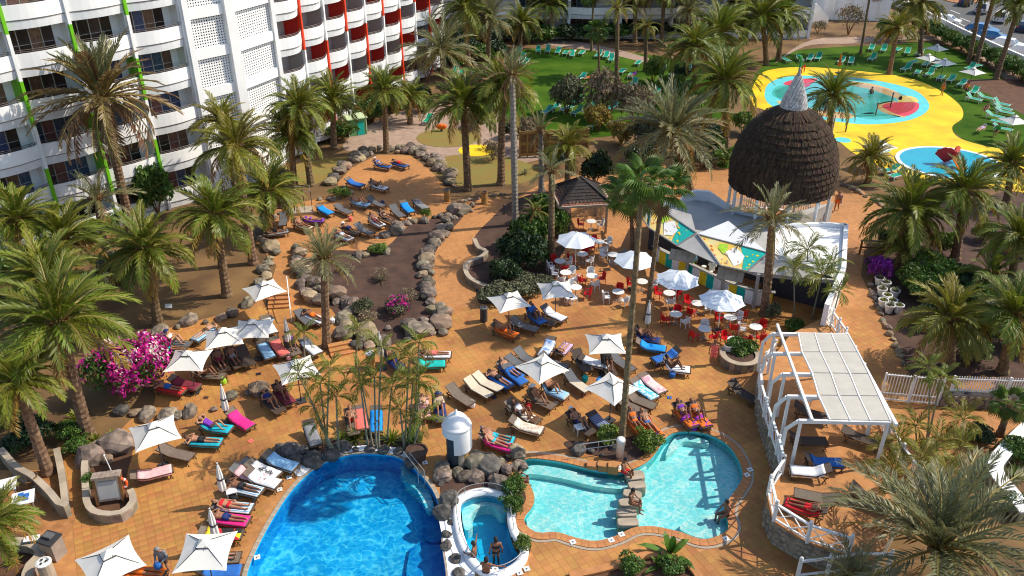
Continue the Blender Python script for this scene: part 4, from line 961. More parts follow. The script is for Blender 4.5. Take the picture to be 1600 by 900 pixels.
def fronds(kind):
    if kind in FR: return FR[kind]
    mk = lambda m, dr, npr, ll, va, w, rag=0, tw=.0: [frond_mesh('frond', M[m], dr, npr, ll, va, s, w, rag=rag, twist=tw) for s in (1, 2)]
    if kind in ('green', 'bright', 'yellow'):
        m = dict(green='f_green', bright='f_bright', yellow='f_yellow')[kind]
        FR[kind] = dict(up=mk(m, .95, 34, .20, R(28), .021), mid=mk(m, 1.5, 34, .21, R(12), .021), low=mk(m, 1.5, 32, .20, R(-5), .021), old=mk('f_old', 1.2, 28, .18, R(-20), .020, .12), dry=mk('f_dry', 1.0, 18, .14, R(-40), .014, .3))
    elif kind == 'grey':
        FR[kind] = dict(up=mk('f_grey', .6, 32, .19, R(38), .016, .03), mid=mk('f_grey', .95, 32, .19, R(30), .016, .03), low=mk('f_grey', 1.2, 28, .18, R(12), .016, .1), old=mk('f_old', 1.0, 20, .16, R(-10), .013, .3), dry=mk('f_dry', 1.0, 18, .14, R(-30), .013, .3))
    elif kind == 'dead':
        FR[kind] = dict(up=mk('f_grey', .5, 34, .18, R(40), .020, .05), mid=mk('f_dry', .9, 32, .17, R(15), .021, .1), low=mk('f_dry', 1.2, 30, .16, R(-20), .021, .15), old=mk('f_dry', 1.3, 26, .15, R(-35), .020, .2), dry=mk('f_dry', .9, 16, .12, R(-50), .012, .4))
    elif kind in ('areca', 'areca_yellow'):
        m = 'f_green' if kind == 'areca' else 'f_yellow'
        FR[kind] = dict(up=mk(m, .9, 16, .30, R(20), .030), mid=mk(m, 1.4, 16, .30, R(0), .030), low=mk(m, 1.7, 15, .28, R(-20), .030), old=mk('f_yellow', 1.5, 14, .25, R(-20), .026), dry=mk('f_old', 1.2, 10, .2, R(-40), .02, .3))
    elif kind == 'fan':
        fs = [fan_mesh(s, M['f_fan']) for s in (1, 2)]; dr = [fan_mesh(9, M['f_dry'])]
        FR[kind] = dict(up=fs, mid=fs, low=fs, old=fs, dry=dr)
    return FR[kind]
def trunk_mesh(kind, h, lean, r0, r1, grey=False):
    q = MB(); st = {'areca': 6, 'areca_yellow': 6}.get(kind, max(6, int(h / .16))); pts, rs = [], []
    ns = 5 if kind.startswith('areca') else 9; cur = rnd.uniform(.15, .35)
    for i in range(st + 1):
        t = i / st; f = t + cur * t * (1 - t) if True else t
        pts.append((lean[0] * f * t if False else lean[0] * (t ** 1.25), lean[1] * (t ** 1.25), h * t))
        r = r0 + (r1 - r0) * t + (r0 * .45) * math.exp(-t * h / .35)
        rs.append(r * (1 + (.07 if i % 2 else -.05) * (0 if kind.startswith('areca') else 1)))
    q.tube(pts, rs, ns)
    return q.mesh('trunk', M['stem'] if kind.startswith('areca') else (M['trunk_grey'] if grey else M['trunk']), False)
def boss_mesh(r):
    """old leaf bases under the crown"""
    q = MB()
    for k in range(5):
        n = 11
        for i in range(n):
            a = 2 * math.pi * (i + .5 * (k % 2)) / n; rr = r * (1.05 + .12 * k); z = -.75 * r + k * r * .42
            q.bar((rr * .8 * math.cos(a), rr * .8 * math.sin(a), z), (rr * 1.35 * math.cos(a), rr * 1.35 * math.sin(a), z + r * .55), r * .36, r * .16)
    return q.mesh('leaf_bases', M['brownwood'])
BOSS = {}
def palm(kind, top, base, rpx, label, n=None, grey=False, z0=0.0, dens=1.0, group=None, cat='palm tree', r0=None, up=1.0):
    b = G(base[0], base[1], z0); c = above(top[0], top[1], b.y)
    h = max(.35, c.z - z0); dep = c.y * CS - (c.z - HC) * SN
    L = rpx * dep / F * 1.04
    ar = kind.startswith('areca'); r0 = r0 or (.055 if ar else (.17 if kind == 'fan' else min(.34, .16 + .045 * L))); r1 = r0 * (.7 if ar or kind == 'fan' else .82)
    lean = (c.x - b.x, 0)
    o = tag(link({'fan': 'fan_palm', 'areca': 'areca_palm', 'areca_yellow': 'areca_palm'}.get(kind, 'date_palm'), None, None, T(b, 0)), label, cat, group)
    link('trunk', trunk_mesh(kind, h, lean, r0, r1, grey), o)
    fr = fronds(kind); rr = random.Random(int(top[0] * 7 + top[1] * 13))
    if kind in ('green', 'bright', 'yellow', 'grey', 'dead') and L > 1.2:
        key = round(r1, 2)
        if key not in BOSS: BOSS[key] = boss_mesh(r1)
        link('leaf_bases', BOSS[key], o, T((lean[0], 0, h)))
    if n is None: n = dict(green=58, bright=58, yellow=54, grey=50, dead=70, areca=8, areca_yellow=9, fan=24)[kind]
    n = int(n * dens)
    ga = 2.39996; tilt, ta = rr.uniform(.02, .16), rr.uniform(0, 6.28)
    if kind in ('green', 'yellow') and L > 1.5:                # a few dead fronds hang against the trunk
        for k in range(rr.randint(2, 6)):
            az = rr.uniform(0, 6.28); s = L * rr.uniform(.45, .75)
            link('dead_frond', fr['dry'][k % 2], o, Matrix.Translation(Vector((lean[0] + math.cos(az) * r1, math.sin(az) * r1, h - .1))) @ Matrix.Rotation(az, 4, 'Z') @ Matrix.Rotation(R(rr.uniform(48, 78)), 4, 'Y') @ Matrix.Diagonal((s, s, s, 1)))
    for i in range(n):
        t = (i + .5) / n
        if ar: el = R(78 - 95 * t)
        elif kind == 'fan': el = R(75 - 120 * t)
        elif kind == 'dead': el = R(86 - 40 * t * 2 if t < .45 else 40 - 105 * (t - .45) / .55)
        else: el = R(86 - 106 * up * t ** .92)
        key = 'up' if t < .33 else ('mid' if t < .70 else ('low' if t < .90 else 'old'))
        if kind == 'fan' and t > .93: key = 'dry'
        if kind in ('green', 'yellow') and t > .84: key = 'old'
        if kind in ('dead',) and t > .88: key = 'dry'
        me = fr[key][i % len(fr[key])]
        s = L * rr.uniform(.78, 1.12) * (.9 if key == 'up' else 1) * (.85 if key in ('dry',) else 1)
        if kind == 'fan': s = L * rr.uniform(.85, 1.1)
        az = ga * i + rr.uniform(-.45, .45)
        rad_ = r1 * .6
        Mx = Matrix.Translation(Vector((lean[0] + math.cos(az) * rad_, math.sin(az) * rad_, h + (.12 if not ar else 0) * (1 - t)))) @ Matrix.Rotation(az, 4, 'Z') @ Matrix.Rotation(-el + rr.uniform(-.17, .17) + tilt * math.cos(az - ta), 4, 'Y') @ Matrix.Rotation(rr.uniform(-.35, .35), 4, 'X') @ Matrix.Diagonal((s, s, s, 1))
        link('frond', me, o, Mx)
    return o
PALMS = [
 ('dead', (160, 152), (208, 372), 108, 'tall half dry date palm with brown drooping fronds in front of the green columned wing', {}),
 ('grey', (152, 312), (168, 400), 62, 'thin grey green palm between the tall dry palm and the white balconies', dict(n=24)),
 ('green', (28, 345), (30, 478), 72, 'date palm at the picture edge below the lowest left balconies', {}),
 ('green', (98, 378), (108, 475), 74, 'date palm behind the upright young palm in the left garden', {}),
 ('bright', (72, 440), (80, 540), 88, 'bright green palm with upright fronds standing behind the biggest left garden palm', {}),
 ('green', (228, 392), (248, 508), 82, 'broad date palm with old yellow fronds left of the leaning garden palm', {}),
 ('green', (337, 338), (355, 462), 78, 'tall leaning date palm in the middle of the dry left garden', {}),
 ('yellow', (368, 232), (396, 412), 74, 'tall date palm with many orange fronds in front of the pierced screen tower', {}),
 ('yellow', (348, 192), (375, 330), 52, 'smaller date palm behind the orange fronded palm next to the tower', {}),
 ('green', (92, 506), (138, 682), 112, 'largest date palm in the left garden arching over the bougainvillea', dict(n=60)),
 ('bright', (26, 600), (76, 740), 80, 'bright green date palm with curved trunk above the small table terrace', {}),
 ('green', (-18, 822), (-30, 905), 76, 'date palm at the bottom left corner reaching over the tables', {}),
 ('green', (467, 168), (486, 290), 56, 'left palm of the pair standing before the pierced tower foot', {}),
 ('green', (520, 158), (522, 232), 50, 'palm with drooping fronds in front of the lowest red balconies', {}),
 ('green', (455, 212), (460, 292), 56, 'palm beside the wire cage at the upper sunbathing area', {}),
 ('green', (420, 300), (425, 368), 62, 'low date palm left of the wire cage over the lawn patch', {}),
 ('green', (600, 142), (604, 238), 46, 'palm with straight brown trunk rising from the boulders below the green playhouse', {}),
 ('green', (641, 152), (641, 193), 36, 'small palm on the gravel yard right of the green playhouse', {}),
 ('grey', (690, 80), (697, 165), 62, 'bushy grey green palm at the end of the red balconies', {}),
 ('green', (724, 165), (731, 297), 68, 'palm over the playground disc beside the bin', {}),
 ('green', (785, 140), (783, 288), 72, 'palm with thick brown trunk right of the playground', {}),
 ('green', (728, 15), (732, 120), 54, 'tall palm at the top with trunk passing the corner of the wings', {}),
 ('grey', (765, 30), (762, 120), 46, 'grey green palm at the left end of the far wing', {}),
 ('green', (815, 35), (812, 78), 40, 'palm rising before the left balconies of the far wing', {}),
 ('green', (858, 8), (855, 60), 36, 'palm on the far lawn edge left of the bare trunk', {}),
 ('fan', (928, -20), (924, 80), 30, 'tall bare trunked palm cut off by the top of the picture above the lawn', {}),
 ('yellow', (965, 15), (963, 122), 32, 'slim yellow green palm in the middle of the far lawn', dict(n=22)),
 ('fan', (934, 48), (936, 118), 20, 'small young palm left of the slim lawn palm', {}),
 ('yellow', (992, -8), (992, 66), 36, 'tall palm with brown trunk before the centre of the far wing', {}),
 ('green', (1038, -10), (1033, 70), 34, 'tall palm before the right half of the far wing', {}),
 ('yellow', (1010, 42), (1008, 112), 26, 'slender palm with bright crown on the lawn right of the slim one', dict(n=20)),
 ('areca_yellow', (1048, 85), (1018, 150), 32, 'leaning yellow palm at the dense right end of the hotel lawn', dict(n=18)),
 ('green', (1086, 75), (1084, 160), 52, 'date palm left of the larger one beside the lawn right end', {}),
 ('green', (1132, 128), (1134, 240), 76, 'large dense date palm between hotel lawn and yellow play deck', {}),
 ('green', (1122, 52), (1120, 130), 58, 'palm behind the large dense palm at the end of the far wing', {}),
 ('green', (1190, 28), (1197, 102), 56, 'palm with paired trunks left of the annex stair', {}),
 ('green', (1222, 24), (1216, 95), 48, 'palm right beside the annex stair wall', {}),
 ('yellow', (1165, 8), (1165, 70), 44, 'palm in front of the right end of the far wing', {}),
 ('grey', (1075, 18), (1074, 70), 44, 'palm before the far wing right of its middle', {}),
 ('grey', (1050, 208), (1078, 300), 92, 'big grey green date palm left of the thatched hut', dict(n=64)),
 ('grey', (862, 268), (861, 402), 44, 'slim pale palm rising from the dense round bushes', dict(n=18)),
 ('yellow', (888, 232), (886, 312), 46, 'orange green palm behind the dark gazebo', {}),
 ('green', (838, 330), (855, 385), 26, 'small palm leaning over the bushes', dict(n=18)),
 ('dead', (800, 118), (805, 352), 46, 'tall grey bare trunk with a dry ragged crown', dict(grey=True, n=26)),
 ('dead', (845, 205), (846, 300), 34, 'second grey bare trunk with dry crown near the wooden fence', dict(grey=True, n=22)),
 ('fan', (985, 305), (988, 394), 42, 'left fan palm of the trio before the painted bar roof', {}),
 ('fan', (1004, 288), (971, 692), 44, 'very tall fan palm whose long trunk reaches down to the paddling pool', {}),
 ('fan', (1036, 302), (1010, 500), 44, 'right fan palm of the trio standing at the closed parasol', {}),
 ('grey', (1207, 345), (1194, 492), 70, 'feathery date palm with scaly trunk in front of the bar', dict(n=30)),
 ('green', (1300, 150), (1294, 228), 52, 'date palm at the edge of the yellow deck right of the hut spire', {}),
 ('yellow', (1402, 45), (1389, 116), 36, 'palm with rough trunk on the play lawn edge above the splash pad', {}),
 ('yellow', (1438, 5), (1437, 88), 46, 'palm leaning beside the white parasols of the play lawn', {}),
 ('yellow', (1426, 20), (1428, 62), 36, 'palm behind the leaning one near the boundary wall', {}),
 ('fan', (1362, -25), (1344, 84), 26, 'thin leaning trunk left on the play lawn cut off by the top', {}),
 ('fan', (1368, -18), (1364, 30), 20, 'short thin trunk by the annex cut off by the top', {}),
 ('green', (1536, -20), (1513, 98), 36, 'left of two close leaning trunks before the parked cars', {}),
 ('green', (1556, -15), (1524, 101), 36, 'right of two close leaning trunks before the parked cars', {}),
 ('green', (1592, 10), (1556, 124), 40, 'leaning palm at the bare soil by the road wall', {}),
 ('yellow', (1361, 248), (1356, 287), 42, 'small palm with yellow fronds beside the round blue pool deck', {}),
 ('green', (1420, 332), (1408, 408), 80, 'spreading date palm right of the promenade above the purple bush', {}),
 ('green', (1506, 300), (1492, 405), 72, 'date palm in front of the round blue pool', {}),
 ('green', (1580, 258), (1572, 318), 56, 'palm right of the round blue pool at the picture edge', {}),
 ('green', (1590, 372), (1577, 452), 64, 'date palm at the right picture edge above the planted pots', {}),
 ('green', (1415, 392), (1412, 424), 54, 'low young palm growing behind the potted plants', dict(n=28)),
 ('green', (1548, 430), (1545, 470), 54, 'low palm in the shady planting right of the pots', dict(n=28)),
 ('yellow', (1484, 500), (1482, 572), 84, 'yellow green date palm behind the white gate', {}),
 ('green', (1582, 492), (1566, 582), 76, 'date palm behind the white picket fence', {}),
 ('fan', (1578, 632), (1562, 680), 30, 'small bright fan palm before the rubble wall', {}),
 ('areca', (1470, 592), (1446, 700), 40, 'slender two stemmed palm in front of the gate', dict(n=12)),
 ('areca', (1452, 575), (1447, 695), 34, 'slender palm leaning over the gate rail', dict(n=10)),
 ('areca_yellow', (1505, 655), (1500, 700), 42, 'feathery young palm near the bicycles', dict(n=14)),
 ('grey', (1466, 858), (1470, 930), 165, 'huge grey green date palm in the bottom right corner', dict(n=56, up=.72)),
 ('grey', (1332, 905), (1334, 945), 66, 'grey green palm tips at the bottom beside the stair railing', dict(n=30)),
 ('grey', (507, 405), (511, 542), 58, 'grey green palm with straight trunk beside the central boulder bed', dict(n=42)),
]
for k, t, b, r, lab, kw in PALMS: palm(k, t, b, r, lab, **kw)
# clump of slender palms behind the blue pool
ARE = [((475, 520), (478, 600), 26), ((466, 585), (520, 712), 30), ((500, 600), (512, 706), 34), ((515, 575), (512, 706), 30), ((525, 620), (530, 708), 30), ((490, 635), (520, 708), 26), ((560, 575), (575, 700), 28), ((565, 600), (582, 698), 28), ((585, 590), (588, 700), 28),
       ((596, 545), (592, 702), 30), ((560, 515), (556, 575), 26), ((612, 605), (606, 690), 28), ((640, 560), (634, 700), 34), ((655, 535), (648, 700), 34), ((625, 640), (632, 704), 30), ((645, 600), (640, 702), 38), ((660, 655), (645, 706), 32), ((500, 665), (525, 712), 26), ((655, 590), (652, 702), 34)]
ALAB = ['nearest the folded leaf shadows left of the pool', 'leaning furthest left over the grey lounger', 'rising behind the rocks at the left end of the clump', 'taller stem in the left half of the clump', 'stem right behind the pool rocks, left half', 'low stem drooping over the rocks', 'leaning stem left of the blue towel', 'second leaning stem left of the blue towel', 'thin stem before the blue towel',
        'very tall thin stem before the blue towel', 'short young palm by the yellow bin', 'leaning stem right of the blue towel', 'tall stem in the right half of the clump', 'tallest stem in the right half of the clump', 'low stem above the potted shrub', 'dense stem in the right half of the clump', 'low bushy stem by the sitting couple', 'lowest stem at the rocks', 'stem nearest the sitting couple']
for (t, b, r), lab in zip(ARE, ALAB): palm('areca', t, b, r * 1.15, 'slender areca palm, ' + lab, group='slender areca palms behind the blue pool', n=11)
AY = [((1405, 690), (1412, 745), 34), ((1430, 665), (1432, 722), 34), ((1440, 715), (1440, 770), 40), ((1395, 740), (1400, 800), 40), ((1418, 790), (1420, 840), 40), ((1465, 690), (1462, 740), 36), ((1500, 700), (1498, 750), 38), ((1480, 740), (1478, 795), 36), ((1380, 700), (1385, 750), 26), ((1262, 390), (1258, 470), 34), ((1285, 430), (1268, 500), 34), ((1240, 420), (1240, 500), 28), ((1300, 412), (1290, 470), 28), ((1312, 455), (1296, 515), 26)]
AYL = ['right below the pergola corner', 'behind the pergola corner', 'in the middle of the yellow clump', 'left in the yellow clump at the terrace', 'lowest in the yellow clump', 'by the path right of the clump', 'furthest right of the yellow clump', 'right behind the huge grey palm', 'touching the pergola post', 'before the white flat roof of the bar', 'with bent stems at the bar corner', 'at the dark doorway of the bar', 'beside the promenade balustrade', 'at the far corner of the pergola']
for i, ((t, b, r), lab) in enumerate(zip(AY, AYL)): palm('areca_yellow' if i < 9 else 'areca', t, b, r * 1.15, ('yellowed areca palm ' if i < 9 else 'green areca palm ') + lab, group='areca palms round the pergola and bar', n=13, z0=0)

# ------------------------------------------------------------------ shrubs: thousands of small leaves through the volume
def leaf_cloud(seed, n, blobs, size, mats, weights=None, flat=.5):
    r_ = np.random.RandomState(seed); P = []; N = []; w_ = np.array([b[3] ** 2 for b in blobs]); w_ = w_ / w_.sum()
    which = r_.choice(len(blobs), n, p=w_); d = r_.normal(size=(n, 3)); d /= np.linalg.norm(d, axis=1)[:, None]; d[:, 2] = np.where(d[:, 2] < -.35, -d[:, 2], d[:, 2])
    rad = (r_.uniform(.55, 1.0, n) ** .5) * (1 + .16 * np.sin(d[:, 0] * 5 + seed) * np.sin(d[:, 1] * 6) + .12 * np.sin(d[:, 2] * 9 + seed))
    B = np.array(blobs); P = B[which, :3] + d * (rad * B[which, 3])[:, None] * np.array([1, 1, B[0, 4] if B.shape[1] > 4 else .85])
    nn = d + r_.normal(size=(n, 3)) * flat; nn /= np.linalg.norm(nn, axis=1)[:, None]
    a = np.cross(nn, r_.normal(size=(n, 3))); a /= np.linalg.norm(a, axis=1)[:, None]; b = np.cross(nn, a)
    s = size * r_.uniform(.6, 1.3, n)[:, None]; V = np.stack([P - a * s, P + b * s * .45, P + a * s, P - b * s * .45], 1).reshape(-1, 3)
    V[:, 2] = np.maximum(V[:, 2], .01)
    me = bpy.data.meshes.new('foliage'); me.from_pydata(V.tolist(), [], np.arange(4 * n).reshape(-1, 4).tolist())
    for m in mats: me.materials.append(m)
    if weights is not None:
        # flowers gather in patches on the side of the bush
        ph = np.sin(P[:, 0] * 7.1 + seed) + np.sin(P[:, 1] * 7.9 + 1) + np.sin(P[:, 2] * 8.0) + r_.normal(size=n) * .8 + (P[:, 2] - .5) * 1.2
        order = np.argsort(ph); mi = np.zeros(n, int); k = 0; edges = np.cumsum([int(x * n) for x in weights])
        for j in range(len(edges)): mi[order[(edges[j - 1] if j else 0):edges[j]]] = j
        me.polygons.foreach_set('material_index', mi.tolist())
    me.update(); return me
SHM = {}
def shrub(name, label, u, v, r, h, mk, cat='bush', group=None, seed=None, dens=1.0, z0=0.0, size=None):
    p = G(u, v, z0); var = (int(u * 3 + v) % 3) if seed is None else seed
    key = (mk, var, round(dens, 1), size)
    if key not in SHM:
        rr = random.Random(var * 17 + 3)
        bl = [(0, 0, .5, .62, .8)] + [(rr.uniform(-.55, .55), rr.uniform(-.55, .55), rr.uniform(.3, .75), rr.uniform(.28, .45), .8) for _ in range(7)]
        mats, wt = {'bougain': (['l_mid', 'bloom', 'bloom_w'], [.46, .47, .07]), 'purple': (['l_dark', 'bloom_p'], [.25, .75]), 'pinkish': (['l_sage', 'bloom'], [.8, .2])}.get(mk, ([mk], None)); mats = [M[x] for x in mats]
        SHM[key] = leaf_cloud(var + 5, int((2600 if mk != 'l_dry' else 1500) * dens), bl, size or (.075 if mk != 'l_dry' else .06), mats, wt, .8)
        q = MB()
        for k in range(5): a = k * 1.26; q.tube([(0, 0, 0), (.15 * math.cos(a), .15 * math.sin(a), .25), (.42 * math.cos(a), .42 * math.sin(a), .62)], [.03, .022, .008], 4)
        SHM[(key, 's')] = q.mesh('stems', M['brownwood'])
    return spawn(name, [('foliage', SHM[key]), ('stems', SHM[(key, 's')])], (p.x, p.y, z0), rnd.uniform(0, 6.28), (r, r, h), label, cat, group)
SHR = [
 ('garden_shrub', 'sage shrub behind the feathery grey palm left of the hut', 1040, 235, 2.2, 2.6, 'l_sage', 2, 1.0, None), ('garden_shrub', 'dark shrub left of the big grey palm', 1000, 262, 2.0, 2.2, 'l_dark', 1, 1.0, None), ('garden_shrub', 'green shrub between hut and lawn', 1105, 240, 1.9, 2.0, 'l_mid', 0, 1.0, None), ('garden_shrub', 'dry shrub between hut and lawn', 1085, 215, 2.0, 2.6, 'l_dry', 2, 1.0, None), ('garden_shrub', 'yellow shrub between wooden fence and lawn', 970, 225, 1.8, 2.2, 'l_yellow', 1, 1.0, None), ('garden_shrub', 'dark shrub before the wooden fence', 870, 262, 1.6, 1.6, 'l_dark', 1, 1.0, None), ('garden_shrub', 'green shrub under the pair of palms at the tower foot', 440, 285, 1.5, 1.2, 'l_sage', 0, 1.0, None), ('bed_shrub', 'brown dry bush beside the pink flecked shrub', 640, 470, .9, .8, 'l_dry', 1, .6, None), ('bed_shrub', 'dry tuft in the upper part of the central bed', 540, 425, .8, .6, 'l_dry', 2, .6, None),
 ('bougainvillea', 'magenta and white bougainvillea mound spilling over the boulders in the left garden', 203, 615, 2.75, 3.3, 'bougain', 0, 2.6, .046), ('bougainvillea', 'magenta bougainvillea lobe hanging nearest the cream parasol', 238, 588, 1.7, 2.5, 'bougain', 1, 1.8, .055),
 ('purple_bush', 'purple flowering bush beside the promenade under palms', 1366, 436, 1.15, 1.7, 'purple', 0, 1.0, None),
 ('round_bush', 'dense round bush behind the low white wall, furthest back', 848, 350, 1.5, 2.2, 'l_mid', 1, 1.4, None), ('round_bush', 'dense round bush beside the slim pale palm', 830, 385, 1.9, 2.6, 'l_mid', 2, 1.6, None),
 ('round_bush', 'largest dark round bush nearest the cafe tables', 812, 420, 2.2, 2.7, 'l_dark', 0, 1.6, None), ('round_bush', 'small dark bush at the front of the curved white wall', 790, 440, 1.6, 1.7, 'l_dark', 1, 1.2, None), ('round_bush', 'dark bush right of the pale palm trunk', 868, 372, 1.2, 2.2, 'l_mid', 0, 1.2, None),
 ('low_shrub', 'low sage shrub behind the two cream parasols', 775, 470, 1.6, 1.1, 'l_sage', 0, 1.0, None), ('low_shrub', 'low sage shrub row by the cafe edge', 820, 460, 1.7, 1.1, 'l_sage', 1, 1.0, None), ('low_shrub', 'low sage shrub at the tip of the white wall', 852, 450, 1.1, .9, 'l_sage', 2, 1.0, None),
 ('dark_tree', 'dark leafy tree behind the gazebo roof', 930, 290, 1.9, 3.0, 'l_dark', 2, 1.4, None),
 ('leafy_tree', 'round leafy tree before the lowest balconies of the green columned wing', 248, 335, 2.0, 4.0, 'l_mid', 1, 1.3, None),
 ('garden_shrub', 'green shrub under the lowest left balconies', 165, 360, 1.8, 1.4, 'l_mid', 2, 1.0, None), ('garden_shrub', 'green shrub in front of the balustrade at the far left', 40, 420, 2.4, 1.3, 'l_mid', 0, 1.0, None), ('garden_shrub', 'low shrub between the left garden palms', 180, 425, 1.6, 1.2, 'l_sage', 1, 1.0, None),
 ('hedge_bush', 'light green bush at the foot of the red balconies', 582, 190, 2.4, 2.6, 'l_mid', 0, 1.2, None), ('hedge_bush', 'second light green bush at the foot of the red balconies', 612, 172, 2.4, 2.4, 'l_mid', 1, 1.2, None), ('hedge_bush', 'dark bush right of the playhouse at the red wing', 650, 160, 2.0, 2.0, 'l_dark', 2, 1.0, None), ('hedge_bush', 'bush left of the green playhouse', 535, 218, 2.0, 1.8, 'l_mid', 2, 1.0, None),
 ('dry_climber', 'dry brown climber at the end of the red balconies', 640, 115, 2.6, 5.0, 'l_dry', 0, 1.0, None), ('dry_climber', 'bare brown climber tangled above the gravel yard', 668, 130, 2.2, 4.5, 'l_dry', 1, 1.0, None),
 ('dry_shrub', 'grey dry shrub tree in the middle of the hotel lawn front', 950, 185, 3.0, 4.8, 'l_dry', 0, 1.2, .07), ('dry_shrub', 'grey dry shrub right of the wooden fence', 990, 195, 2.6, 4.0, 'l_dry', 1, 1.2, None), ('dry_shrub', 'round grey green shrub on the lawn front', 886, 178, 2.4, 3.8, 'l_sage', 1, 1.2, None), ('dry_shrub', 'dry tangle left of the wooden fence', 818, 235, 2.2, 3.4, 'l_dry', 2, 1.0, None),
 ('dry_shrub', 'golden shrub hanging over the wooden fence', 935, 205, 2.0, 2.6, 'l_yellow', 2, 1.0, None), ('dry_shrub', 'brown dry shrub above the playground', 770, 250, 1.3, 1.8, 'l_dry', 1, 1.0, None), ('dry_shrub', 'dry thicket behind the grey palm', 1010, 235, 2.4, 3.4, 'l_sage', 0, 1.0, None),
 ('lime_shrub', 'lime shrub below the large dense palm', 1082, 170, 1.6, 2.4, 'l_lime', 0, 1.0, None), ('lime_shrub', 'lime shrub at the lawn right end', 1048, 160, 1.9, 3.0, 'l_lime', 1, 1.0, None), ('lime_shrub', 'yellow green shrub left of the hut', 1160, 210, 1.7, 2.3, 'l_lime', 2, 1.0, None), ('lime_shrub', 'yellow green shrub among the lawn palms', 1020, 130, 1.8, 3.2, 'l_lime', 2, 1.0, None), ('lime_shrub', 'dark shrub under the lawn palms', 1062, 130, 1.8, 2.2, 'l_dark', 2, 1.0, None),
 ('garden_bush', 'large light green bush behind the white pots', 1462, 448, 2.2, 2.1, 'l_lime', 1, 1.3, None), ('garden_bush', 'light green bush left behind the white pots', 1425, 450, 1.7, 1.7, 'l_mid', 2, 1.2, None), ('garden_bush', 'dark bush under the young palms right of the pots', 1500, 462, 2.0, 1.8, 'l_dark', 1, 1.2, None), ('garden_bush', 'green bush in the deep shade right of the pots', 1540, 500, 1.9, 1.5, 'l_dark', 2, 1.2, None), ('garden_bush', 'low dark bush beside the wooden bench frame', 1385, 385, 1.2, 1.2, 'l_dark', 0, 1.0, None), ('garden_bush', 'small bush in the right garden behind the picket fence', 1520, 560, 1.3, 1.0, 'l_mid', 1, 1.0, None),
 ('play_bush', 'round green bush by the annex on the play lawn edge', 1387, 62, 2.3, 2.6, 'l_mid', 1, 1.0, None), ('play_bush', 'leafless golden bush before the annex', 1325, 55, 2.6, 4.4, 'l_dry', 2, .5, None), ('play_bush', 'red leaved low bush at the annex stair', 1277, 52, 1.8, 1.7, 'l_dry', 1, .9, None),
 ('planter_shrub', 'leafy shrub in the round stone planter by the terrace wall', 1155, 556, 1.15, 1.05, 'l_mid', 1, 1.0, None), ('flower_shrub', 'yellowish green shrub by the long palm foot at the paddling pool', 1010, 700, 1.0, .85, 'l_lime', 2, 1.0, None), ('flower_shrub', 'golden shrub beside the grey rocks above the paddling pool', 950, 690, .9, .7, 'l_lime', 0, 1.0, None), ('flower_shrub', 'green shrub at the spa rocks between the pools', 803, 770, .8, .8, 'l_mid', 1, 1.0, None), ('flower_shrub', 'second green shrub at the spa rocks', 800, 800, .7, .8, 'l_mid', 2, 1.0, None), ('flower_shrub', 'pale green shrub at the front of the spa', 818, 858, .55, .6, 'l_lime', 1, .8, None),
 ('corner_shrub', 'leafy plant in the flower bed at the bottom edge', 985, 892, .8, .7, 'l_mid', 1, .8, None), ('corner_shrub', 'leafy plant at the right of the bottom flower bed', 1050, 890, .8, .6, 'l_mid', 2, .8, None), ('bed_shrub', 'bright green clump among the boulders at the top of the central bed', 591, 396, .9, .7, 'l_lime', 1, .8, None), ('bed_shrub', 'bright green clump beside the wire cage', 533, 308, 1.1, .8, 'l_lime', 2, .8, None), ('bed_shrub', 'thin green shrub at the end of the sunbathing row', 664, 342, .6, .9, 'l_lime', 0, .5, None),
 ('bed_shrub', 'purple flecked shrub in the central soil bed', 622, 490, 1.2, 1.0, 'pinkish', 0, .8, None), ('bed_shrub', 'olive shrub in the central soil bed', 566, 490, .9, 1.0, 'l_sage', 0, .8, None), ('bed_shrub', 'dry silver shrub in the central soil bed', 596, 438, .8, .8, 'l_dry', 0, .5, None), ('bed_shrub', 'brown dry shrub under the boulders of the central bed', 570, 505, 1.0, .8, 'l_dry', 2, .6, None),
 ('pot_shrub', 'yellowish shrub in the dark pot at the pool head', 648, 695, .75, .9, 'l_lime', 0, .8, None), ('bed_shrub', 'small lime plant behind the lifebuoy board', 146, 760, .6, .7, 'l_mid', 1, .6, None), ('bed_shrub', 'leafy plant at the edge of the left garden path', 122, 705, .8, .8, 'l_mid', 2, .7, None), ('bed_shrub', 'plant below the largest left palm', 110, 685, 1.0, 1.0, 'l_mid', 0, .8, None), ('bed_shrub', 'dark plant under the left palms', 60, 690, 1.3, 1.3, 'l_dark', 1, .9, None), ('bed_shrub', 'pale succulent bush at the bar corner', 1205, 502, .7, 1.3, 'l_sage', 2, .8, None), ('bed_shrub', 'green plant below the bar corner', 1240, 515, .9, .7, 'l_mid', 0, .8, None),
 ('path_shrub', 'green shrub inside the white curved path at the right edge', 1592, 720, 1.2, 1.0, 'l_mid', 0, 1.0, None), ('path_shrub', 'dark shrub beside the white curved path', 1530, 690, 1.0, .8, 'l_dark', 1, 1.0, None), ('path_shrub', 'shrub on the right below the huge grey palm', 1570, 790, .9, .8, 'l_mid', 2, 1.0, None),
]
for nm, lab, u, v, r, h, mk, sd, dn, sz in SHR: shrub(nm, lab, u, v, r, h, mk, seed=sd, dens=dn, size=sz, group=None)
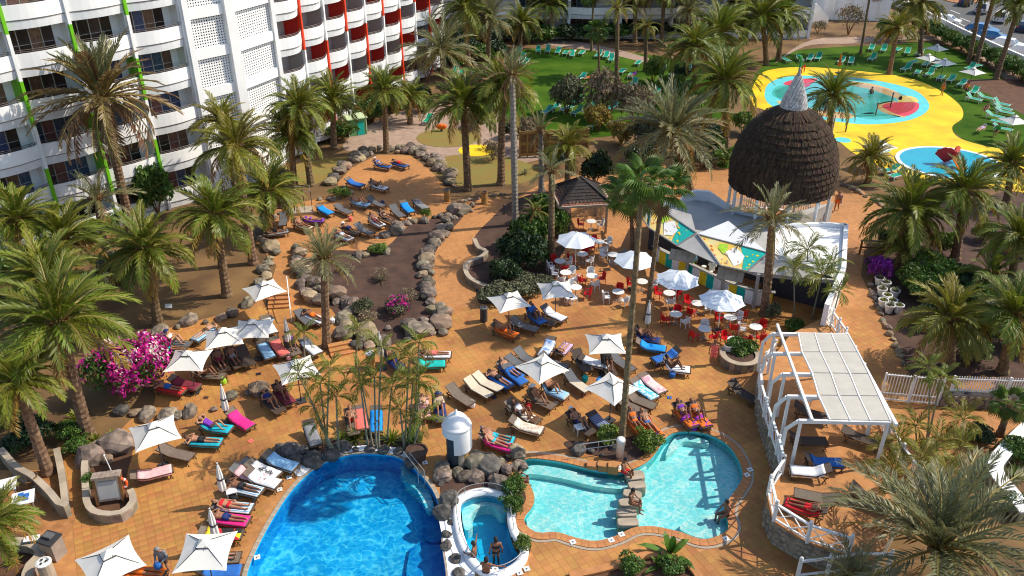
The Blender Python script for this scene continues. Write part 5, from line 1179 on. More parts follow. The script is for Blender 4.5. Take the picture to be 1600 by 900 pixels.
# hedge along the far wing and along the road wall: single bushes
for i in range(14):
    shrub('hedge_bush', ['first', 'second', 'third', 'fourth', 'fifth', 'sixth', 'seventh', 'eighth', 'ninth', 'tenth', 'eleventh', 'twelfth', 'thirteenth', 'last'][i] + ' hedge bush from the left under the balconies of the far wing', 640 + i * 36, 66 - abs(i - 4) * .9, 3.0, 2.1, 'l_dark' if i % 3 else 'l_mid', group='hedge row under the far wing', seed=i % 3)
for i in range(13):
    shrub('hedge_bush', ['first', 'second', 'third', 'fourth', 'fifth', 'sixth', 'seventh', 'eighth', 'ninth', 'tenth', 'eleventh', 'twelfth', 'last'][i] + ' clipped hedge bush from the left along the road wall', 1448 + i * 13.5, 52 + i * 6.6, 1.9, 1.9, 'l_mid' if i % 3 else 'l_lime', group='hedge row along the road wall', seed=i % 3)
for i in range(7):
    shrub('hedge_bush', ORD[i] + ' low hedge bush at the left foot of the far wing', 655 + i * 20, 92 + (i % 2) * 8, 2.4, 2.4, 'l_mid' if i % 2 else 'l_dark', group='bushes at the corner of the wings', seed=i % 3)
for j, (nm, pts, mk) in enumerate([('planting left of the thatched hut', [(1010, 205), (1035, 215), (1060, 228), (1090, 198), (1110, 212), (1130, 258), (1100, 262), (1065, 262)], ('l_mid', 'l_sage', 'l_dark', 'l_lime')),
    ('shady palm garden at the right edge', [(1440, 470), (1470, 480), (1515, 485), (1560, 470), (1590, 480), (1450, 510), (1530, 530), (1590, 545), (1430, 380), (1470, 395), (1535, 375), (1590, 400)], ('l_dark', 'l_mid', 'l_dark', 'l_lime')),
    ('thicket below the corner of the wings', [(660, 110), (690, 120), (720, 135), (750, 128), (775, 150), (765, 180), (700, 150), (660, 175), (745, 200), (800, 215)], ('l_mid', 'l_dark', 'l_dry', 'l_sage')),
    ('leafy edge of the left garden', [(60, 455), (120, 470), (165, 455), (20, 500), (205, 440), (15, 660), (35, 700)], ('l_mid', 'l_sage', 'l_dark', 'l_mid'))]):
    for i, (u, v) in enumerate(sorted(pts)):
        m_ = mk[i % 4]; kind_ = dict(l_mid='green', l_sage='sage', l_dark='dark', l_dry='dry brown', l_lime='lime')[m_]; r = rnd.uniform(1.1, 1.7) * (1.2 if j == 2 else 1)
        shrub('garden_shrub', f'{ORD[i]} shrub from the left, a {kind_} one, in the {nm}', u, v, r, r * rnd.uniform(.8, 1.2), m_, group='shrubs in the ' + nm, seed=(i + j) % 3)
# rosette plants
def rosette(n, L, w, seed, m, lift=50):
    r_ = random.Random(seed); q = MB()
    for i in range(n):
        a = 2.4 * i; el = R(lift + 35 - (lift + 25) * i / n + r_.uniform(-8, 8)); d = Vector((math.cos(a) * math.cos(el), math.sin(a) * math.cos(el), math.sin(el))); sd = Vector((-math.sin(a), math.cos(a), 0)) * w; l_ = L * r_.uniform(.8, 1.15)
        m1, m2, tp = d * l_ * .4, d * l_ * .75 + Vector((0, 0, -.08 * l_)), d * l_ + Vector((0, 0, -.22 * l_))
        q.add([sd * .6, m1 + sd, m2 + sd * .7, tp, m2 - sd * .7, m1 - sd, -sd * .6], [(0, 1, 5, 6), (1, 2, 4, 5), (2, 3, 4)])
    return q.mesh('leaves', m)
ROS = {'cycad': rosette(34, .95, .04, 1, M['f_green'], 40), 'lime': rosette(22, .55, .04, 2, M['f_bright'], 40), 'silver': rosette(20, .8, .05, 3, M['f_grey'], 40), 'banana': rosette(9, 1.3, .16, 4, M['f_fan'], 55)}
for u, v, k, s, lab in [(555, 688, 'cycad', 1.0, 'dark cycad rosette left of the blue towel behind the pool'), (612, 690, 'cycad', 1.0, 'dark cycad rosette right of the blue towel behind the pool'), (535, 690, 'cycad', .8, 'small cycad rosette at the pool rocks'), (150, 690, 'lime', 1.2, 'lime rosette plant in the soil left of the big cream parasol'), (178, 683, 'lime', 1.1, 'lime rosette plant beside the boulder near the cream parasol'),
        (132, 715, 'lime', 1.2, 'lime rosette plant at the bend of the low wall'), (595, 440, 'silver', 1.0, 'silver agave in the central soil bed'), (615, 470, 'silver', .8, 'dark agave near the boulders of the central bed'), (1048, 866, 'banana', 1.1, 'tall broad leaved plant at the edge of the bottom flower bed'), (1030, 885, 'banana', .7, 'broad leaved plant in the bottom flower bed'), (120, 655, 'lime', 1.6, 'lime rosette under the left garden palms'), (1530, 360, 'silver', .9, 'reddish agave on the soil below the right palms'), (905, 292, 'silver', .8, 'agave near the gazebo'), (22, 880, 'lime', 1.0, 'rosette plant in the bottom left bed'), (820, 272, 'silver', 1.0, 'agave beside the bare trunk'), (1585, 745, 'cycad', .9, 'dark rosette by the white curved path')]:
    p = G(u, v); spawn('rosette_plant', [('leaves', ROS[k])], p, u, s, lab, 'plant')

# ------------------------------------------------------------------ boulders
def rock_mesh(seed, m):
    r_ = random.Random(seed); import bmesh
    b = bmesh.new(); bmesh.ops.create_icosphere(b, subdivisions=2, radius=1)
    fx = [Vector((r_.gauss(0, 1), r_.gauss(0, 1), r_.gauss(0, 1))).normalized() for _ in range(9)]; fo = [r_.uniform(.62, .9) for _ in fx]
    for v in b.verts:
        d = v.co.normalized(); s = 1.0
        for n, o in zip(fx, fo):
            c = d.dot(n)
            if c > .05: s = min(s, o / c)
        v.co = d * (s * .75 + .25 * min(1, s + .1)) * (1 + r_.uniform(-.035, .035)); v.co.z *= .82
    me = bpy.data.meshes.new('boulder'); b.to_mesh(me); b.free(); me.materials.append(m); return me
ROCK = [rock_mesh(s, M['stone_tan'] if s % 5 == 0 else (M['stone_dark'] if s % 7 == 3 else M['stone'])) for s in range(12)]
ROCKD = [rock_mesh(s, M['stone_dark']) for s in range(20, 24)]
def rocks(pts, size, where, group, dark=False, rows=1, step=.82, jit=.25):
    P = resample([G(u, v) for u, v in pts], size * step, False); N = len(P)
    for i, p in enumerate(P):
        for k in range(rows):
            s = size * rnd.choice((.22, .34, .42, .48, .55, .64)) * rnd.uniform(.9, 1.1); off = Vector((rnd.uniform(-jit, jit), rnd.uniform(-jit, jit) + k * size * .8)) * size
            me = rnd.choice(ROCKD if dark else ROCK)
            o = link('boulder', me, None, T((p.x + off.x, p.y + off.y, s * rnd.uniform(.15, .4) + (.10 if k else 0)), rnd.uniform(0, 6.28), (s * rnd.uniform(.9, 1.25), s, s * rnd.uniform(.8, 1.15)), rnd.uniform(-.3, .3), rnd.uniform(-.3, .3)))
            hue = {'tan_boulder_stone': 'tan', 'dark_boulder_stone': 'dark', 'lava_boulder_stone': 'grey'}[me.materials[0].name]; big = 'large' if s > size * .51 else ('small' if s < size * .39 else 'middling')
            t = i / max(1, N - 1); part = 'the start' if t < .2 else ('the first half' if t < .45 else ('the middle' if t < .6 else ('the second half' if t < .8 else 'the end')))
            if N > 12: nth = ['first', 'second', 'third', 'fourth', 'fifth', 'sixth', 'seventh', 'eighth', 'ninth', 'last'][min(9, int(t * 10))] + ' tenth'; part = 'the ' + nth
            tag(o, f'{big} {hue} boulder in {part} of the {where}', 'boulder', group)
rocks([(515, 288), (530, 270), (545, 258), (570, 243), (600, 238), (640, 237), (668, 247), (685, 264), (700, 280), (706, 292)], 1.0, 'border round the upper sunbathing area', 'boulders round the upper sunbathing area', rows=2)
rocks([(500, 312), (520, 314), (550, 303)], .8, 'small heap beside the wire cage', 'boulders beside the wire cage')
rocks([(447, 320), (428, 338), (412, 350), (402, 366), (425, 392), (428, 405), (415, 425), (410, 442)], 1.05, 'border left of the upper path', 'boulders left of the curving upper path')
rocks([(463, 405), (470, 425), (475, 450), (490, 468), (525, 475), (545, 487), (535, 510), (540, 530), (560, 546)], 1.1, 'left border of the central bed', 'boulders left of the central bed', rows=2)
rocks([(735, 332), (708, 345), (695, 362), (675, 385), (668, 410), (662, 435), (668, 460), (672, 480), (690, 500), (690, 522)], 1.15, 'right border of the central bed', 'boulders right of the central bed', rows=2)
rocks([(682, 524), (655, 522), (625, 532), (600, 538), (575, 540)], 1.25, 'heap at the near end of the central bed', 'boulders at the near end of the central bed', rows=2)
rocks([(605, 370), (622, 358), (640, 350), (665, 344), (690, 340)], 1.0, 'top border of the central bed', 'boulders at the top of the central bed')
rocks([(555, 403), (572, 402), (590, 386), (606, 395)], .9, 'ring round the lime clump', 'boulders round the lime clump')
rocks([(248, 524), (275, 514), (305, 507), (330, 499), (360, 491), (388, 481)], 1.15, 'row behind the three cream parasols', 'boulders behind the three cream parasols')
rocks([(200, 640), (220, 650), (240, 656), (290, 656), (300, 647), (322, 646), (342, 640), (352, 622), (370, 621), (385, 616), (408, 610)], 1.05, 'row between the two left decks', 'boulders between the left sunbathing levels')
rocks([(148, 722), (165, 728), (185, 702), (162, 706)], 1.5, 'cluster beside the lifebuoy board', 'big boulders by the lifebuoy board')
rocks([(448, 716), (472, 722), (500, 720), (528, 702), (555, 705), (572, 702), (592, 705), (612, 704), (630, 714), (642, 722)], .95, 'row along the blue pool head', 'dark rocks at the head of the blue pool', dark=True)
rocks([(425, 715), (445, 705), (470, 710)], 1.2, 'cluster left of the blue pool head', 'big dark rocks left of the pool head', dark=True)
rocks([(700, 745), (722, 748), (740, 742), (755, 735), (770, 728)], .9, 'ring at the domed tower foot', 'rocks round the domed tower')
rocks([(690, 757), (700, 772), (694, 792), (692, 812), (702, 824), (704, 845), (694, 866), (706, 872), (712, 892)], .85, 'border between blue pool and spa', 'dark rocks between blue pool and spa', dark=True)
rocks([(766, 722), (782, 724), (796, 714), (812, 710)], .8, 'mound between tower and paddling pool', 'rocks between tower and paddling pool')
rocks([(904, 703), (922, 707), (938, 711), (955, 704)], .75, 'row above the paddling pool', 'dark rocks above the paddling pool', dark=True)
rocks([(1316, 290), (1330, 295), (1350, 306), (1366, 314), (1380, 324)], .45, 'edging of the far promenade', 'edging stones of the far promenade')
rocks([(1358, 448), (1370, 478), (1384, 508), (1398, 540), (1414, 572)], .42, 'edging of the palm shaded promenade', 'edging stones by the palm shade')
rocks([(712, 318), (740, 312), (762, 308), (790, 304)], .5, 'low edging near the two bins', 'edging stones near the bins')
rocks([(806, 842), (820, 848)], .5, 'pair at the spa front', 'rocks at the front of the spa')
rocks([(700, 738), (728, 741), (762, 748), (788, 760), (806, 748), (818, 735)], 1.05, 'rocky mound above the spa', 'rocks on the mound above the spa', rows=2, step=.7)
# ------------------------------------------------------------------ people: one skinned body per pose
def body_mesh(name, J, face, build=1.0):
    """J: joints; union of tapered limbs, remeshed to one continuous surface; faces remember their limb"""
    caps = []
    def cap(a, b, r0, r1, t): caps.append((Vector(a), Vector(b), r0, r1, t))
    pel, ch, nk, hd = [Vector(J[k]) for k in ('pel', 'chest', 'neck', 'head')]; ax = (ch - pel).normalized()
    sl, sr, hl, hr = [Vector(J[k]) for k in ('sl', 'sr', 'hl', 'hr')]; mid = (pel + ch) / 2; B = build
    wv = (sl - sr).normalized()
    cap(pel - wv * .07, pel + wv * .07, .115 * B, .115 * B, 0); cap(pel + ax * .16 - wv * .05, pel + ax * .16 + wv * .05, .105 * B, .105 * B, 1); cap(pel, ch, .11 * B, .115 * B, 1)
    cap(ch - wv * .09, ch + wv * .09, .115 * B, .115 * B, 2); cap(pel - wv * .07, ch - wv * .1, .09 * B, .1, 1); cap(pel + wv * .07, ch + wv * .1, .09 * B, .1, 1)
    cap(sl, sr, .072, .072, 3); cap(ch, nk, .09, .06, 3); cap(nk, hd, .055, .06, 3)
    f = Vector(face).normalized(); up = (hd - nk).normalized(); lat = up.cross(f).normalized()
    cap(hd - up * .03, hd + up * .06, .088, .098, 4); cap(hd + f * .03 - up * .06, hd + f * .02, .058, .075, 4)
    cap(hd + f * .10 - up * .01, hd + f * .105 - up * .04, .014, .018, 4); cap(hd + f * .082 - up * .085 - lat * .02, hd + f * .082 - up * .085 + lat * .02, .016, .016, 4)
    for s in (-1, 1): cap(hd + lat * s * .092 + up * .02, hd + lat * s * .096 - up * .03, .018, .014, 4)
    for s, (S_, H_, pre) in zip((1, -1), ((sl, hl, 'l'), (sr, hr, 'r'))):
        el, wr, kn, an, to, hn = [Vector(J[pre + k]) for k in ('e', 'w', 'k', 'a', 't', 'h')]
        cap(S_, el, .052, .042, 5); cap(el, wr, .041, .028, 5); cap(H_, kn, .092 * B, .060, 6); cap(kn, an, .060, .038, 7); cap(kn + (an - kn) * .12, kn + (an - kn) * .45, .055, .055, 7)
        cap(an, to, .040, .030, 7); cap(an + (an - kn).normalized() * .03, an, .038, .038, 7)
        d = (hn - wr).normalized(); sd = d.cross(f).normalized() if abs(d.dot(f)) < .95 else d.cross(up).normalized(); nn = sd.cross(d)
        for o in (-.024, 0, .024): cap(wr, wr + d * .085 + sd * o, .022, .018, 8)
        for o, L in ((-.034, .062), (-.012, .078), (.012, .082), (.034, .070)):
            b0 = wr + d * .085 + sd * o; k1 = b0 + d * L * .5 + sd * o * .15 - nn * .008; cap(b0, k1, .0105, .0095, 8); cap(k1, k1 + d * L * .5 - nn * .02, .0095, .0085, 8)
        t0 = wr + d * .03 + sd * -.03; t1 = t0 + d * .04 - sd * .03; cap(t0, t1, .013, .011, 8); cap(t1, t1 + d * .03 - sd * .004, .011, .009, 8)
    q = MB()
    for a, b, r0, r1, t in caps:
        d = b - a; n = 8
        dn = d.normalized() if d.length > 1e-5 else Vector((0, 0, 1)); pts = []; rs = []
        for k in (-90, -60, -30, 0): pts.append(a + dn * r0 * math.sin(R(k))); rs.append(max(.001, r0 * math.cos(R(k))))
        for k in (0, 30, 60, 90): pts.append(b + dn * r1 * math.sin(R(k))); rs.append(max(.001, r1 * math.cos(R(k))))
        x = dn.cross(Vector((0, 0, 1)) if abs(dn.z) < .9 else Vector((1, 0, 0))).normalized(); y = dn.cross(x); k0 = len(q.v)
        for p, r in zip(pts, rs):
            for j in range(n): tt = 2 * math.pi * j / n; q.v.append(tuple(p + (x * math.cos(tt) + y * math.sin(tt)) * r))
        for i in range(7):
            for j in range(n): q.f.append((k0 + i * n + j, k0 + i * n + (j + 1) % n, k0 + (i + 1) * n + (j + 1) % n, k0 + (i + 1) * n + j)); q.m.append(0)
        q.f += [tuple(k0 + j for j in reversed(range(n))), tuple(k0 + 7 * n + j for j in range(n))]; q.m += [0, 0]
    tmp = bpy.data.objects.new('tmp', q.mesh('tmp', [])); C.objects.link(tmp)
    rm = tmp.modifiers.new('r', 'REMESH'); rm.mode = 'VOXEL'; rm.voxel_size = .0125
    smd = tmp.modifiers.new('s', 'SMOOTH'); smd.factor = .5; smd.iterations = 2
    dg = bpy.context.evaluated_depsgraph_get(); me = bpy.data.meshes.new_from_object(tmp.evaluated_get(dg)); bpy.data.objects.remove(tmp)
    me.name = name; me.materials.clear(); me.materials.append(M['skin1']); me.polygons.foreach_set('use_smooth', [True] * len(me.polygons))
    n = len(me.polygons); ce = np.empty(n * 3); me.polygons.foreach_get('center', ce); ce = ce.reshape(-1, 3)
    best = np.full(n, 9.0); tg = np.zeros(n, int); prm = np.zeros(n)
    for a, b, r0, r1, t in caps:
        a_, d_ = np.array(a), np.array(b - a); L2 = max(1e-9, d_.dot(d_)); s = np.clip((ce - a_) @ d_ / L2, 0, 1)
        ds = np.linalg.norm(ce - (a_ + s[:, None] * d_), axis=1) - (r0 + (r1 - r0) * s); m = ds < best; best[m] = ds[m]; tg[m] = t; prm[m] = s[m]
    ax_ = np.array(ax); al = (ce - np.array(pel)) @ ax_; cl = (ch - pel).length
    hd_ = np.array(hd); fd = (ce - hd_) @ np.array(f); ud = (ce - hd_) @ np.array(up)
    sel = dict(shorts=((tg == 0) | ((tg == 1) & (al < .10)) | ((tg == 6) & (prm < .5))), brief=((tg == 0) & (np.abs(al) < .13)) | ((tg == 1) & (al < .04)) | ((tg == 6) & (prm < .10)),
        top=((tg == 2) | (tg == 1)) & (al > cl - .11) & (al < cl + .06), suit=((tg <= 2) & (al > -.12)) | ((tg == 6) & (prm < .08)), shirt=((tg <= 3) & (al > -.05) & (al < cl + .16)) | ((tg == 5) & (prm < 1) & (al > cl - .32) & (np.abs((ce - np.array(ch)) @ np.array(wv)) < .36)),
        skirt=((tg == 0) | ((tg == 1) & (al < .08)) | ((tg == 6) & (prm < .8))), hair=(tg == 4) & ((ud > .055) | (fd < -.015)) & (fd < .07) & (ud > -.10), long_hair=((tg == 4) & ((ud > .055) | (fd < -.01)) & (fd < .07)) | ((tg == 3) & (fd < -.02) & (ud < 0) & (ud > -.22)))
    vs = np.empty(len(me.vertices) * 3); me.vertices.foreach_get('co', vs); vs = vs.reshape(-1, 3); no = np.empty(len(me.vertices) * 3); me.vertex_normals.foreach_get('vector', no); no = no.reshape(-1, 3)
    polys = [tuple(p.vertices) for p in me.polygons]; out = {'body': me}
    for k, m in sel.items():
        fs = [polys[i] for i in np.nonzero(m)[0]]
        if not fs: continue
        used = sorted({i for fc in fs for i in fc}); mp = {v: i for i, v in enumerate(used)}; th = {'hair': .014, 'long_hair': .018, 'shirt': .014, 'skirt': .02, 'shorts': .013}.get(k, .006)
        cm_ = bpy.data.meshes.new(k); cm_.from_pydata((vs[used] + no[used] * th).tolist(), [], [tuple(mp[i] for i in fc) for fc in fs]); cm_.materials.append(M['white']); cm_.polygons.foreach_set('use_smooth', [True] * len(cm_.polygons)); out[k] = cm_
    hb = MB(); hb.lathe([(.21, .07), (.205, .085), (.12, .095), (.115, .16), (.07, .19), (.01, .195)], 12); hm = hb.mesh('hat', M['white'], True)
    z_ = up; y_ = -f; x_ = y_.cross(z_).normalized(); y_ = z_.cross(x_); out['hat_m'] = Matrix(((x_.x, y_.x, z_.x, hd.x), (x_.y, y_.y, z_.y, hd.y), (x_.z, y_.z, z_.z, hd.z), (0, 0, 0, 1))); out['hat'] = hm
    eb = MB()
    for s in (-1, 1): eb.ball(hd + f * .092 + lat * s * .034 + up * .012, .012, 5, 4)
    out['eyes'] = eb.mesh('eyes', M['eye']); return out
def mirror(J):
    for k in ('e', 'w', 'h', 'k', 'a', 't'):
        if 'r' + k not in J: v = J['l' + k]; J['r' + k] = (v[0], -v[1], v[2])
    for a, b in (('sl', 'sr'), ('hl', 'hr')):
        if b not in J: v = J[a]; J[b] = (v[0], -v[1], v[2])
    return J
def recl(deg, lk, la, lt, le, lw, lh, ext={}):
    c, s = math.cos(R(deg)), math.sin(R(deg)); P0 = (.16, 0, .53); al = lambda d, y=0, o=0: (P0[0] + c * d - s * o, y, P0[2] + s * d + c * o)
    J = dict(pel=P0, chest=al(.36), neck=al(.53), head=al(.66, 0, .02), sl=al(.45, .18), hl=(.12, .09, .52), lk=lk, la=la, lt=lt, le=le(al), lw=lw(al), lh=lh(al)); J.update(ext); return mirror(J), (-s, 0, c)
POSE = {}
def pose(k):
    if k in POSE: return POSE[k]
    if k == 'recline': J, f = recl(32, (-.30, .12, .52), (-.72, .11, .46), (-.80, .12, .60), lambda a: a(.20, .30, -.02), lambda a: a(-.02, .24, .05), lambda a: a(-.09, .20, .07))
    elif k == 'knees': J, f = recl(32, (-.18, .13, .90), (-.44, .12, .45), (-.60, .12, .44), lambda a: a(.22, .32, .0), lambda a: a(.10, .16, .17), lambda a: a(.06, .09, .19))
    elif k == 'flat': J, f = recl(8, (-.30, .10, .50), (-.73, .12, .46), (-.80, .16, .58), lambda a: a(.17, .28, -.03), lambda a: a(-.06, .30, -.02), lambda a: a(-.14, .30, -.01))
    elif k == 'prone':
        J, f = recl(4, (-.30, .10, .48), (-.72, .09, .49), (-.84, .09, .44), lambda a: a(.50, .40, -.03), lambda a: a(.70, .22, -.03), lambda a: a(.74, .13, -.03)); f = (.1, .5, -.75)
    elif k == 'reading': J, f = recl(62, (-.20, .13, .88), (-.46, .12, .46), (-.62, .12, .45), lambda a: a(.22, .26, .14), lambda a: a(.26, .16, .36), lambda a: a(.30, .12, .42))
    elif k == 'armsup': J, f = recl(30, (-.22, .14, .80), (-.50, .14, .46), (-.66, .15, .46), lambda a: a(.62, .36, .02), lambda a: a(.74, .14, .02), lambda a: a(.74, .06, .02))
    elif k == 'sit':
        J = mirror(dict(pel=(0, 0, .55), chest=(.02, 0, .93), neck=(.0, 0, 1.10), head=(-.04, 0, 1.24), sl=(.02, .18, 1.02), hl=(-.02, .09, .54), lk=(-.44, .12, .52), la=(-.46, .11, .10), lt=(-.62, .12, .05), le=(-.10, .26, .80), lw=(-.32, .18, .66), lh=(-.40, .15, .64))); f = (-1, 0, -.3)
    elif k == 'stand':
        J = mirror(dict(pel=(0, 0, .94), chest=(.01, 0, 1.30), neck=(.02, 0, 1.48), head=(-.0, 0, 1.61), sl=(.02, .18, 1.40), hl=(0, .09, .92), lk=(-.02, .10, .50), la=(.02, .11, .09), lt=(-.14, .13, .035), le=(.05, .27, 1.12), lw=(-.04, .29, .88), lh=(-.06, .28, .80))); f = (-1, 0, -.05)
    elif k == 'walk':
        J = dict(pel=(0, 0, .93), chest=(-.02, 0, 1.29), neck=(-.02, 0, 1.47), head=(-.05, 0, 1.60), sl=(-.02, .18, 1.39), sr=(-.02, -.18, 1.39), hl=(0, .09, .91), hr=(0, -.09, .91), lk=(-.20, .10, .52), la=(-.22, .11, .10), lt=(-.38, .12, .06), rk=(.04, -.10, .50), ra=(.36, -.11, .16), rt=(.24, -.12, .05), le=(.12, .25, 1.14), lw=(.06, .24, .90), lh=(.03, .23, .82), re=(-.10, -.27, 1.14), rw=(-.24, -.22, .96), rh=(-.30, -.19, .91)); f = (-1, 0, -.1)
    elif k == 'carry':
        J = mirror(dict(pel=(0, 0, .94), chest=(-.05, 0, 1.29), neck=(-.09, 0, 1.46), head=(-.15, 0, 1.58), sl=(-.05, .19, 1.39), hl=(0, .10, .92), lk=(-.04, .13, .50), la=(.03, .13, .09), lt=(-.13, .16, .035), le=(-.06, .29, 1.10), lw=(-.28, .14, .99), lh=(-.35, .08, .97))); f = (-1, 0, -.6)
    elif k == 'lean':
        J = dict(pel=(0, 0, .94), chest=(.01, 0, 1.30), neck=(.01, 0, 1.48), head=(-.02, 0, 1.61), sl=(0, .18, 1.40), sr=(0, -.18, 1.40), hl=(0, .09, .92), hr=(0, -.09, .92), lk=(-.02, .10, .50), la=(.02, .11, .09), lt=(-.14, .13, .035), rk=(-.02, -.10, .50), ra=(.02, -.11, .09), rt=(-.14, -.13, .035), le=(.0, .46, 1.36), lw=(-.04, .70, 1.34), lh=(-.05, .79, 1.33), re=(-.14, -.28, 1.20), rw=(-.34, -.16, 1.16), rh=(-.42, -.12, 1.15)); f = (-1, .1, 0)
    POSE[k] = body_mesh('person', J, f); return POSE[k]
WEARM = {}
def person(label, ps, loc, rz, skin, wear, hair='black', s=1.0, group=None):
    """wear: 'shorts:red' 'bikini:black' 'suit:purple' 'shirt:grey+shorts:blue'; hair may be 'hat:white' or 'cap:..'"""
    p = pose(ps); o = link('person', p['body'], None, T(loc, rz, s), M['skin%d' % skin]); tag(o, label, 'person', group)
    for wr in wear.split('+'):
        k, c = wr.split(':')
        if k == 'bikini':
            link('bikini_bottom', p['brief'], o, None, cm(c)); link('bikini_top', p['top'], o, None, cm(c))
        elif k in p: link({'shorts': 'shorts', 'brief': 'swimming_trunks', 'suit': 'swimsuit', 'shirt': 'shirt', 'skirt': 'skirt'}[k], p[k], o, None, cm(c))
    if hair.startswith('hat:'): link('hat', p['hat'], o, p['hat_m'], cm(hair[4:])); hc_ = 'brown'
    else: hc_ = hair.replace('long ', '')
    link('hair', p['long_hair' if hair.startswith('long') else 'hair'], o, None, cm(hc_))
    link('eyes', p['eyes'], o)
    return o

# ------------------------------------------------------------------ sun loungers
def lounger_parts(kind, ang):
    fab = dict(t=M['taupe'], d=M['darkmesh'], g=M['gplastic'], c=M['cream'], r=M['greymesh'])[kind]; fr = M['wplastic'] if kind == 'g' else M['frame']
    c, s = math.cos(R(ang)), math.sin(R(ang)); hx, hz = .22, .38; L = .76
    q = MB(); th = .07 if kind == 'c' else .03
    n = 10 if kind == 'g' else 1
    if kind == 'g':
        for i in range(14): q.box((-.95 + (i + .5) * 1.16 / 14, 0, hz), (1.16 / 14 - .02, .58, .025))
    else: q.box((-.365, 0, hz + th / 2 - .015), (1.17, .58, th))
    seat = q.mesh('bed', fab); q = MB()
    cx_, cz_ = hx + c * L / 2, hz + s * L / 2 + th / 2 - .015
    if kind == 'g':
        for i in range(9): d = (i + .5) * L / 9; q.box((hx + c * d, 0, hz + s * d), (L / 9 - .02, .58, .025), ry=-R(ang))
    else: q.box((cx_ + .005, 0, cz_), (L, .58, th), ry=-R(ang))
    back = q.mesh('backrest', fab)
    q = MB()
    for y in (-.315, .315): q.box((-.1, y, hz - .01), (1.75, .045, .06)); q.bar((hx, y, hz), (hx + c * L, y, hz + s * L), .035, .05)
    q.box((-.96, 0, hz - .01), (.04, .67, .06)); q.box((.76, 0, hz - .03), (.04, .6, .04)); frame = q.mesh('frame', fr)
    q = MB()
    if kind == 'g': q.bar((0, 0, hz), (0, 0, 0), .06, .05)
    else: q.bar((.09, 0, hz - .02), (-.08, 0, 0), .035, .04); q.bar((-.09, 0, hz - .02), (.10, 0, 0), .035, .04)
    leg = q.mesh('leg', fr); out = [('bed', seat), ('backrest', back), ('frame', frame)]
    for x in (-.82, .62):
        for y in (-.30, .30): out.append(('leg', leg, T((x, y, 0))))
    if ang > 15 and kind != 'g':
        q = MB(); q.bar((hx + c * L * .6, 0, hz + s * L * .6), (.66, 0, hz - .03), .03); out.append(('back_strut', q.mesh('back_strut', fr)))
    return out
LP = {}
def lounger_at(x, y, rz, kind, ang, label, group=None, z=0.0):
    if (kind, ang) not in LP: LP[(kind, ang)] = lounger_parts(kind, ang)
    return spawn('sun_lounger', LP[(kind, ang)], (x, y, z + .01), rz, 1, label, 'sun lounger', group)
TWM = {}
def towel_mesh(ang, part):
    if (ang, part) in TWM: return TWM[(ang, part)]
    c, s = math.cos(R(ang)), math.sin(R(ang)); r_ = random.Random(ang * 3 + len(part)); prof = []
    x0, x1 = dict(full=(-.90, .66), head=(-.10, .74), foot=(-.96, -.10), long=(-.98, .76))[part]; n = 12
    for i in range(n + 1):
        d = x0 + (x1 - x0) * i / n; prof.append((d, .405) if d <= .22 else (.22 + c * (d - .22) - s * .02, .405 + s * (d - .22)))
    q = MB(); W = [-.33, -.30, -.15, 0, .15, .30, .33]; Z = [-.14, .016, .018, .015, .019, .016, -.12]
    for th in (0, .012):
        for (x, z) in prof:
            for y, dz in zip(W, Z):
                fall = dz < 0; q.v.append((x, y * 1.02 + (math.copysign(th, y) if fall else 0), z + dz + (th if not fall else 0) + (r_.uniform(-.006, .010) if not fall else r_.uniform(-.03, .03))))
    m = len(W); N = (n + 1) * m
    for o, fl in ((0, 1), (N, 0)):
        for i in range(n):
            for j in range(m - 1):
                a = o + i * m + j; f = (a, a + m, a + m + 1, a + 1); q.f.append(f if fl else f[::-1]); q.m.append(0)
    for i in range(n): q.f += [(i * m, N + i * m, N + (i + 1) * m, (i + 1) * m), (i * m + m - 1, (i + 1) * m + m - 1, N + (i + 1) * m + m - 1, N + i * m + m - 1)]; q.m += [0, 0]
    for j in range(m - 1): q.f += [(j, j + 1, N + j + 1, N + j), (n * m + j, N + n * m + j, N + n * m + j + 1, n * m + j + 1)]; q.m += [0, 0]
    TWM[(ang, part)] = q.mesh('towel', cm('white'), True); return TWM[(ang, part)]
ANG = dict(recline=32, knees=32, flat=8, prone=0, reading=55, armsup=32)
KN = dict(t='taupe', d='dark brown', c='cream cushioned', r='grey', g='green')
def spot(hx, hy, fx, fy, kind, towel, who, where, z=0.0, part='full', ang=None, group=None):
    """one lounger with what lies on it; where = words that single this place out"""
    h, f = G(hx, hy, z + .5), G(fx, fy, z + .36); m = (h + f) / 2; rz = math.atan2(h.y - f.y, h.x - f.x)
    pw = who.split('|') if who else None
    a = ang if ang is not None else (ANG.get(pw[0], 32) if pw else rnd.choice([18, 32, 32]))
    on = (' under a %s towel' % towel) if towel else (' with a person in %s' % pw[4] if pw else ' standing empty')
    lounger_at(m.x, m.y, rz, kind, a, fit(f'{KN[kind]} sun lounger{on} {where}'), group, z)
    if towel: tag(link('towel', towel_mesh(a, part), None, T((m.x, m.y, z + .015 + (.045 if kind == 'c' else 0)), rz), towel_mat(towel)), fit(f'{towel} towel spread on the lounger {where}'), 'towel')
    if pw:
        ps, sk, wr, hr, tx = pw
        verb = dict(recline='reclining', knees='with bent knees', flat='lying flat', prone='lying face down', reading='sitting up', armsup='with arms behind head', sit='sitting').get(ps, 'resting')
        person(fit(f'person in {tx} {verb} {where}'), ps, (m.x, m.y, z + .02), rz, int(sk), wr, hr)
V = 'recline knees flat prone reading armsup'
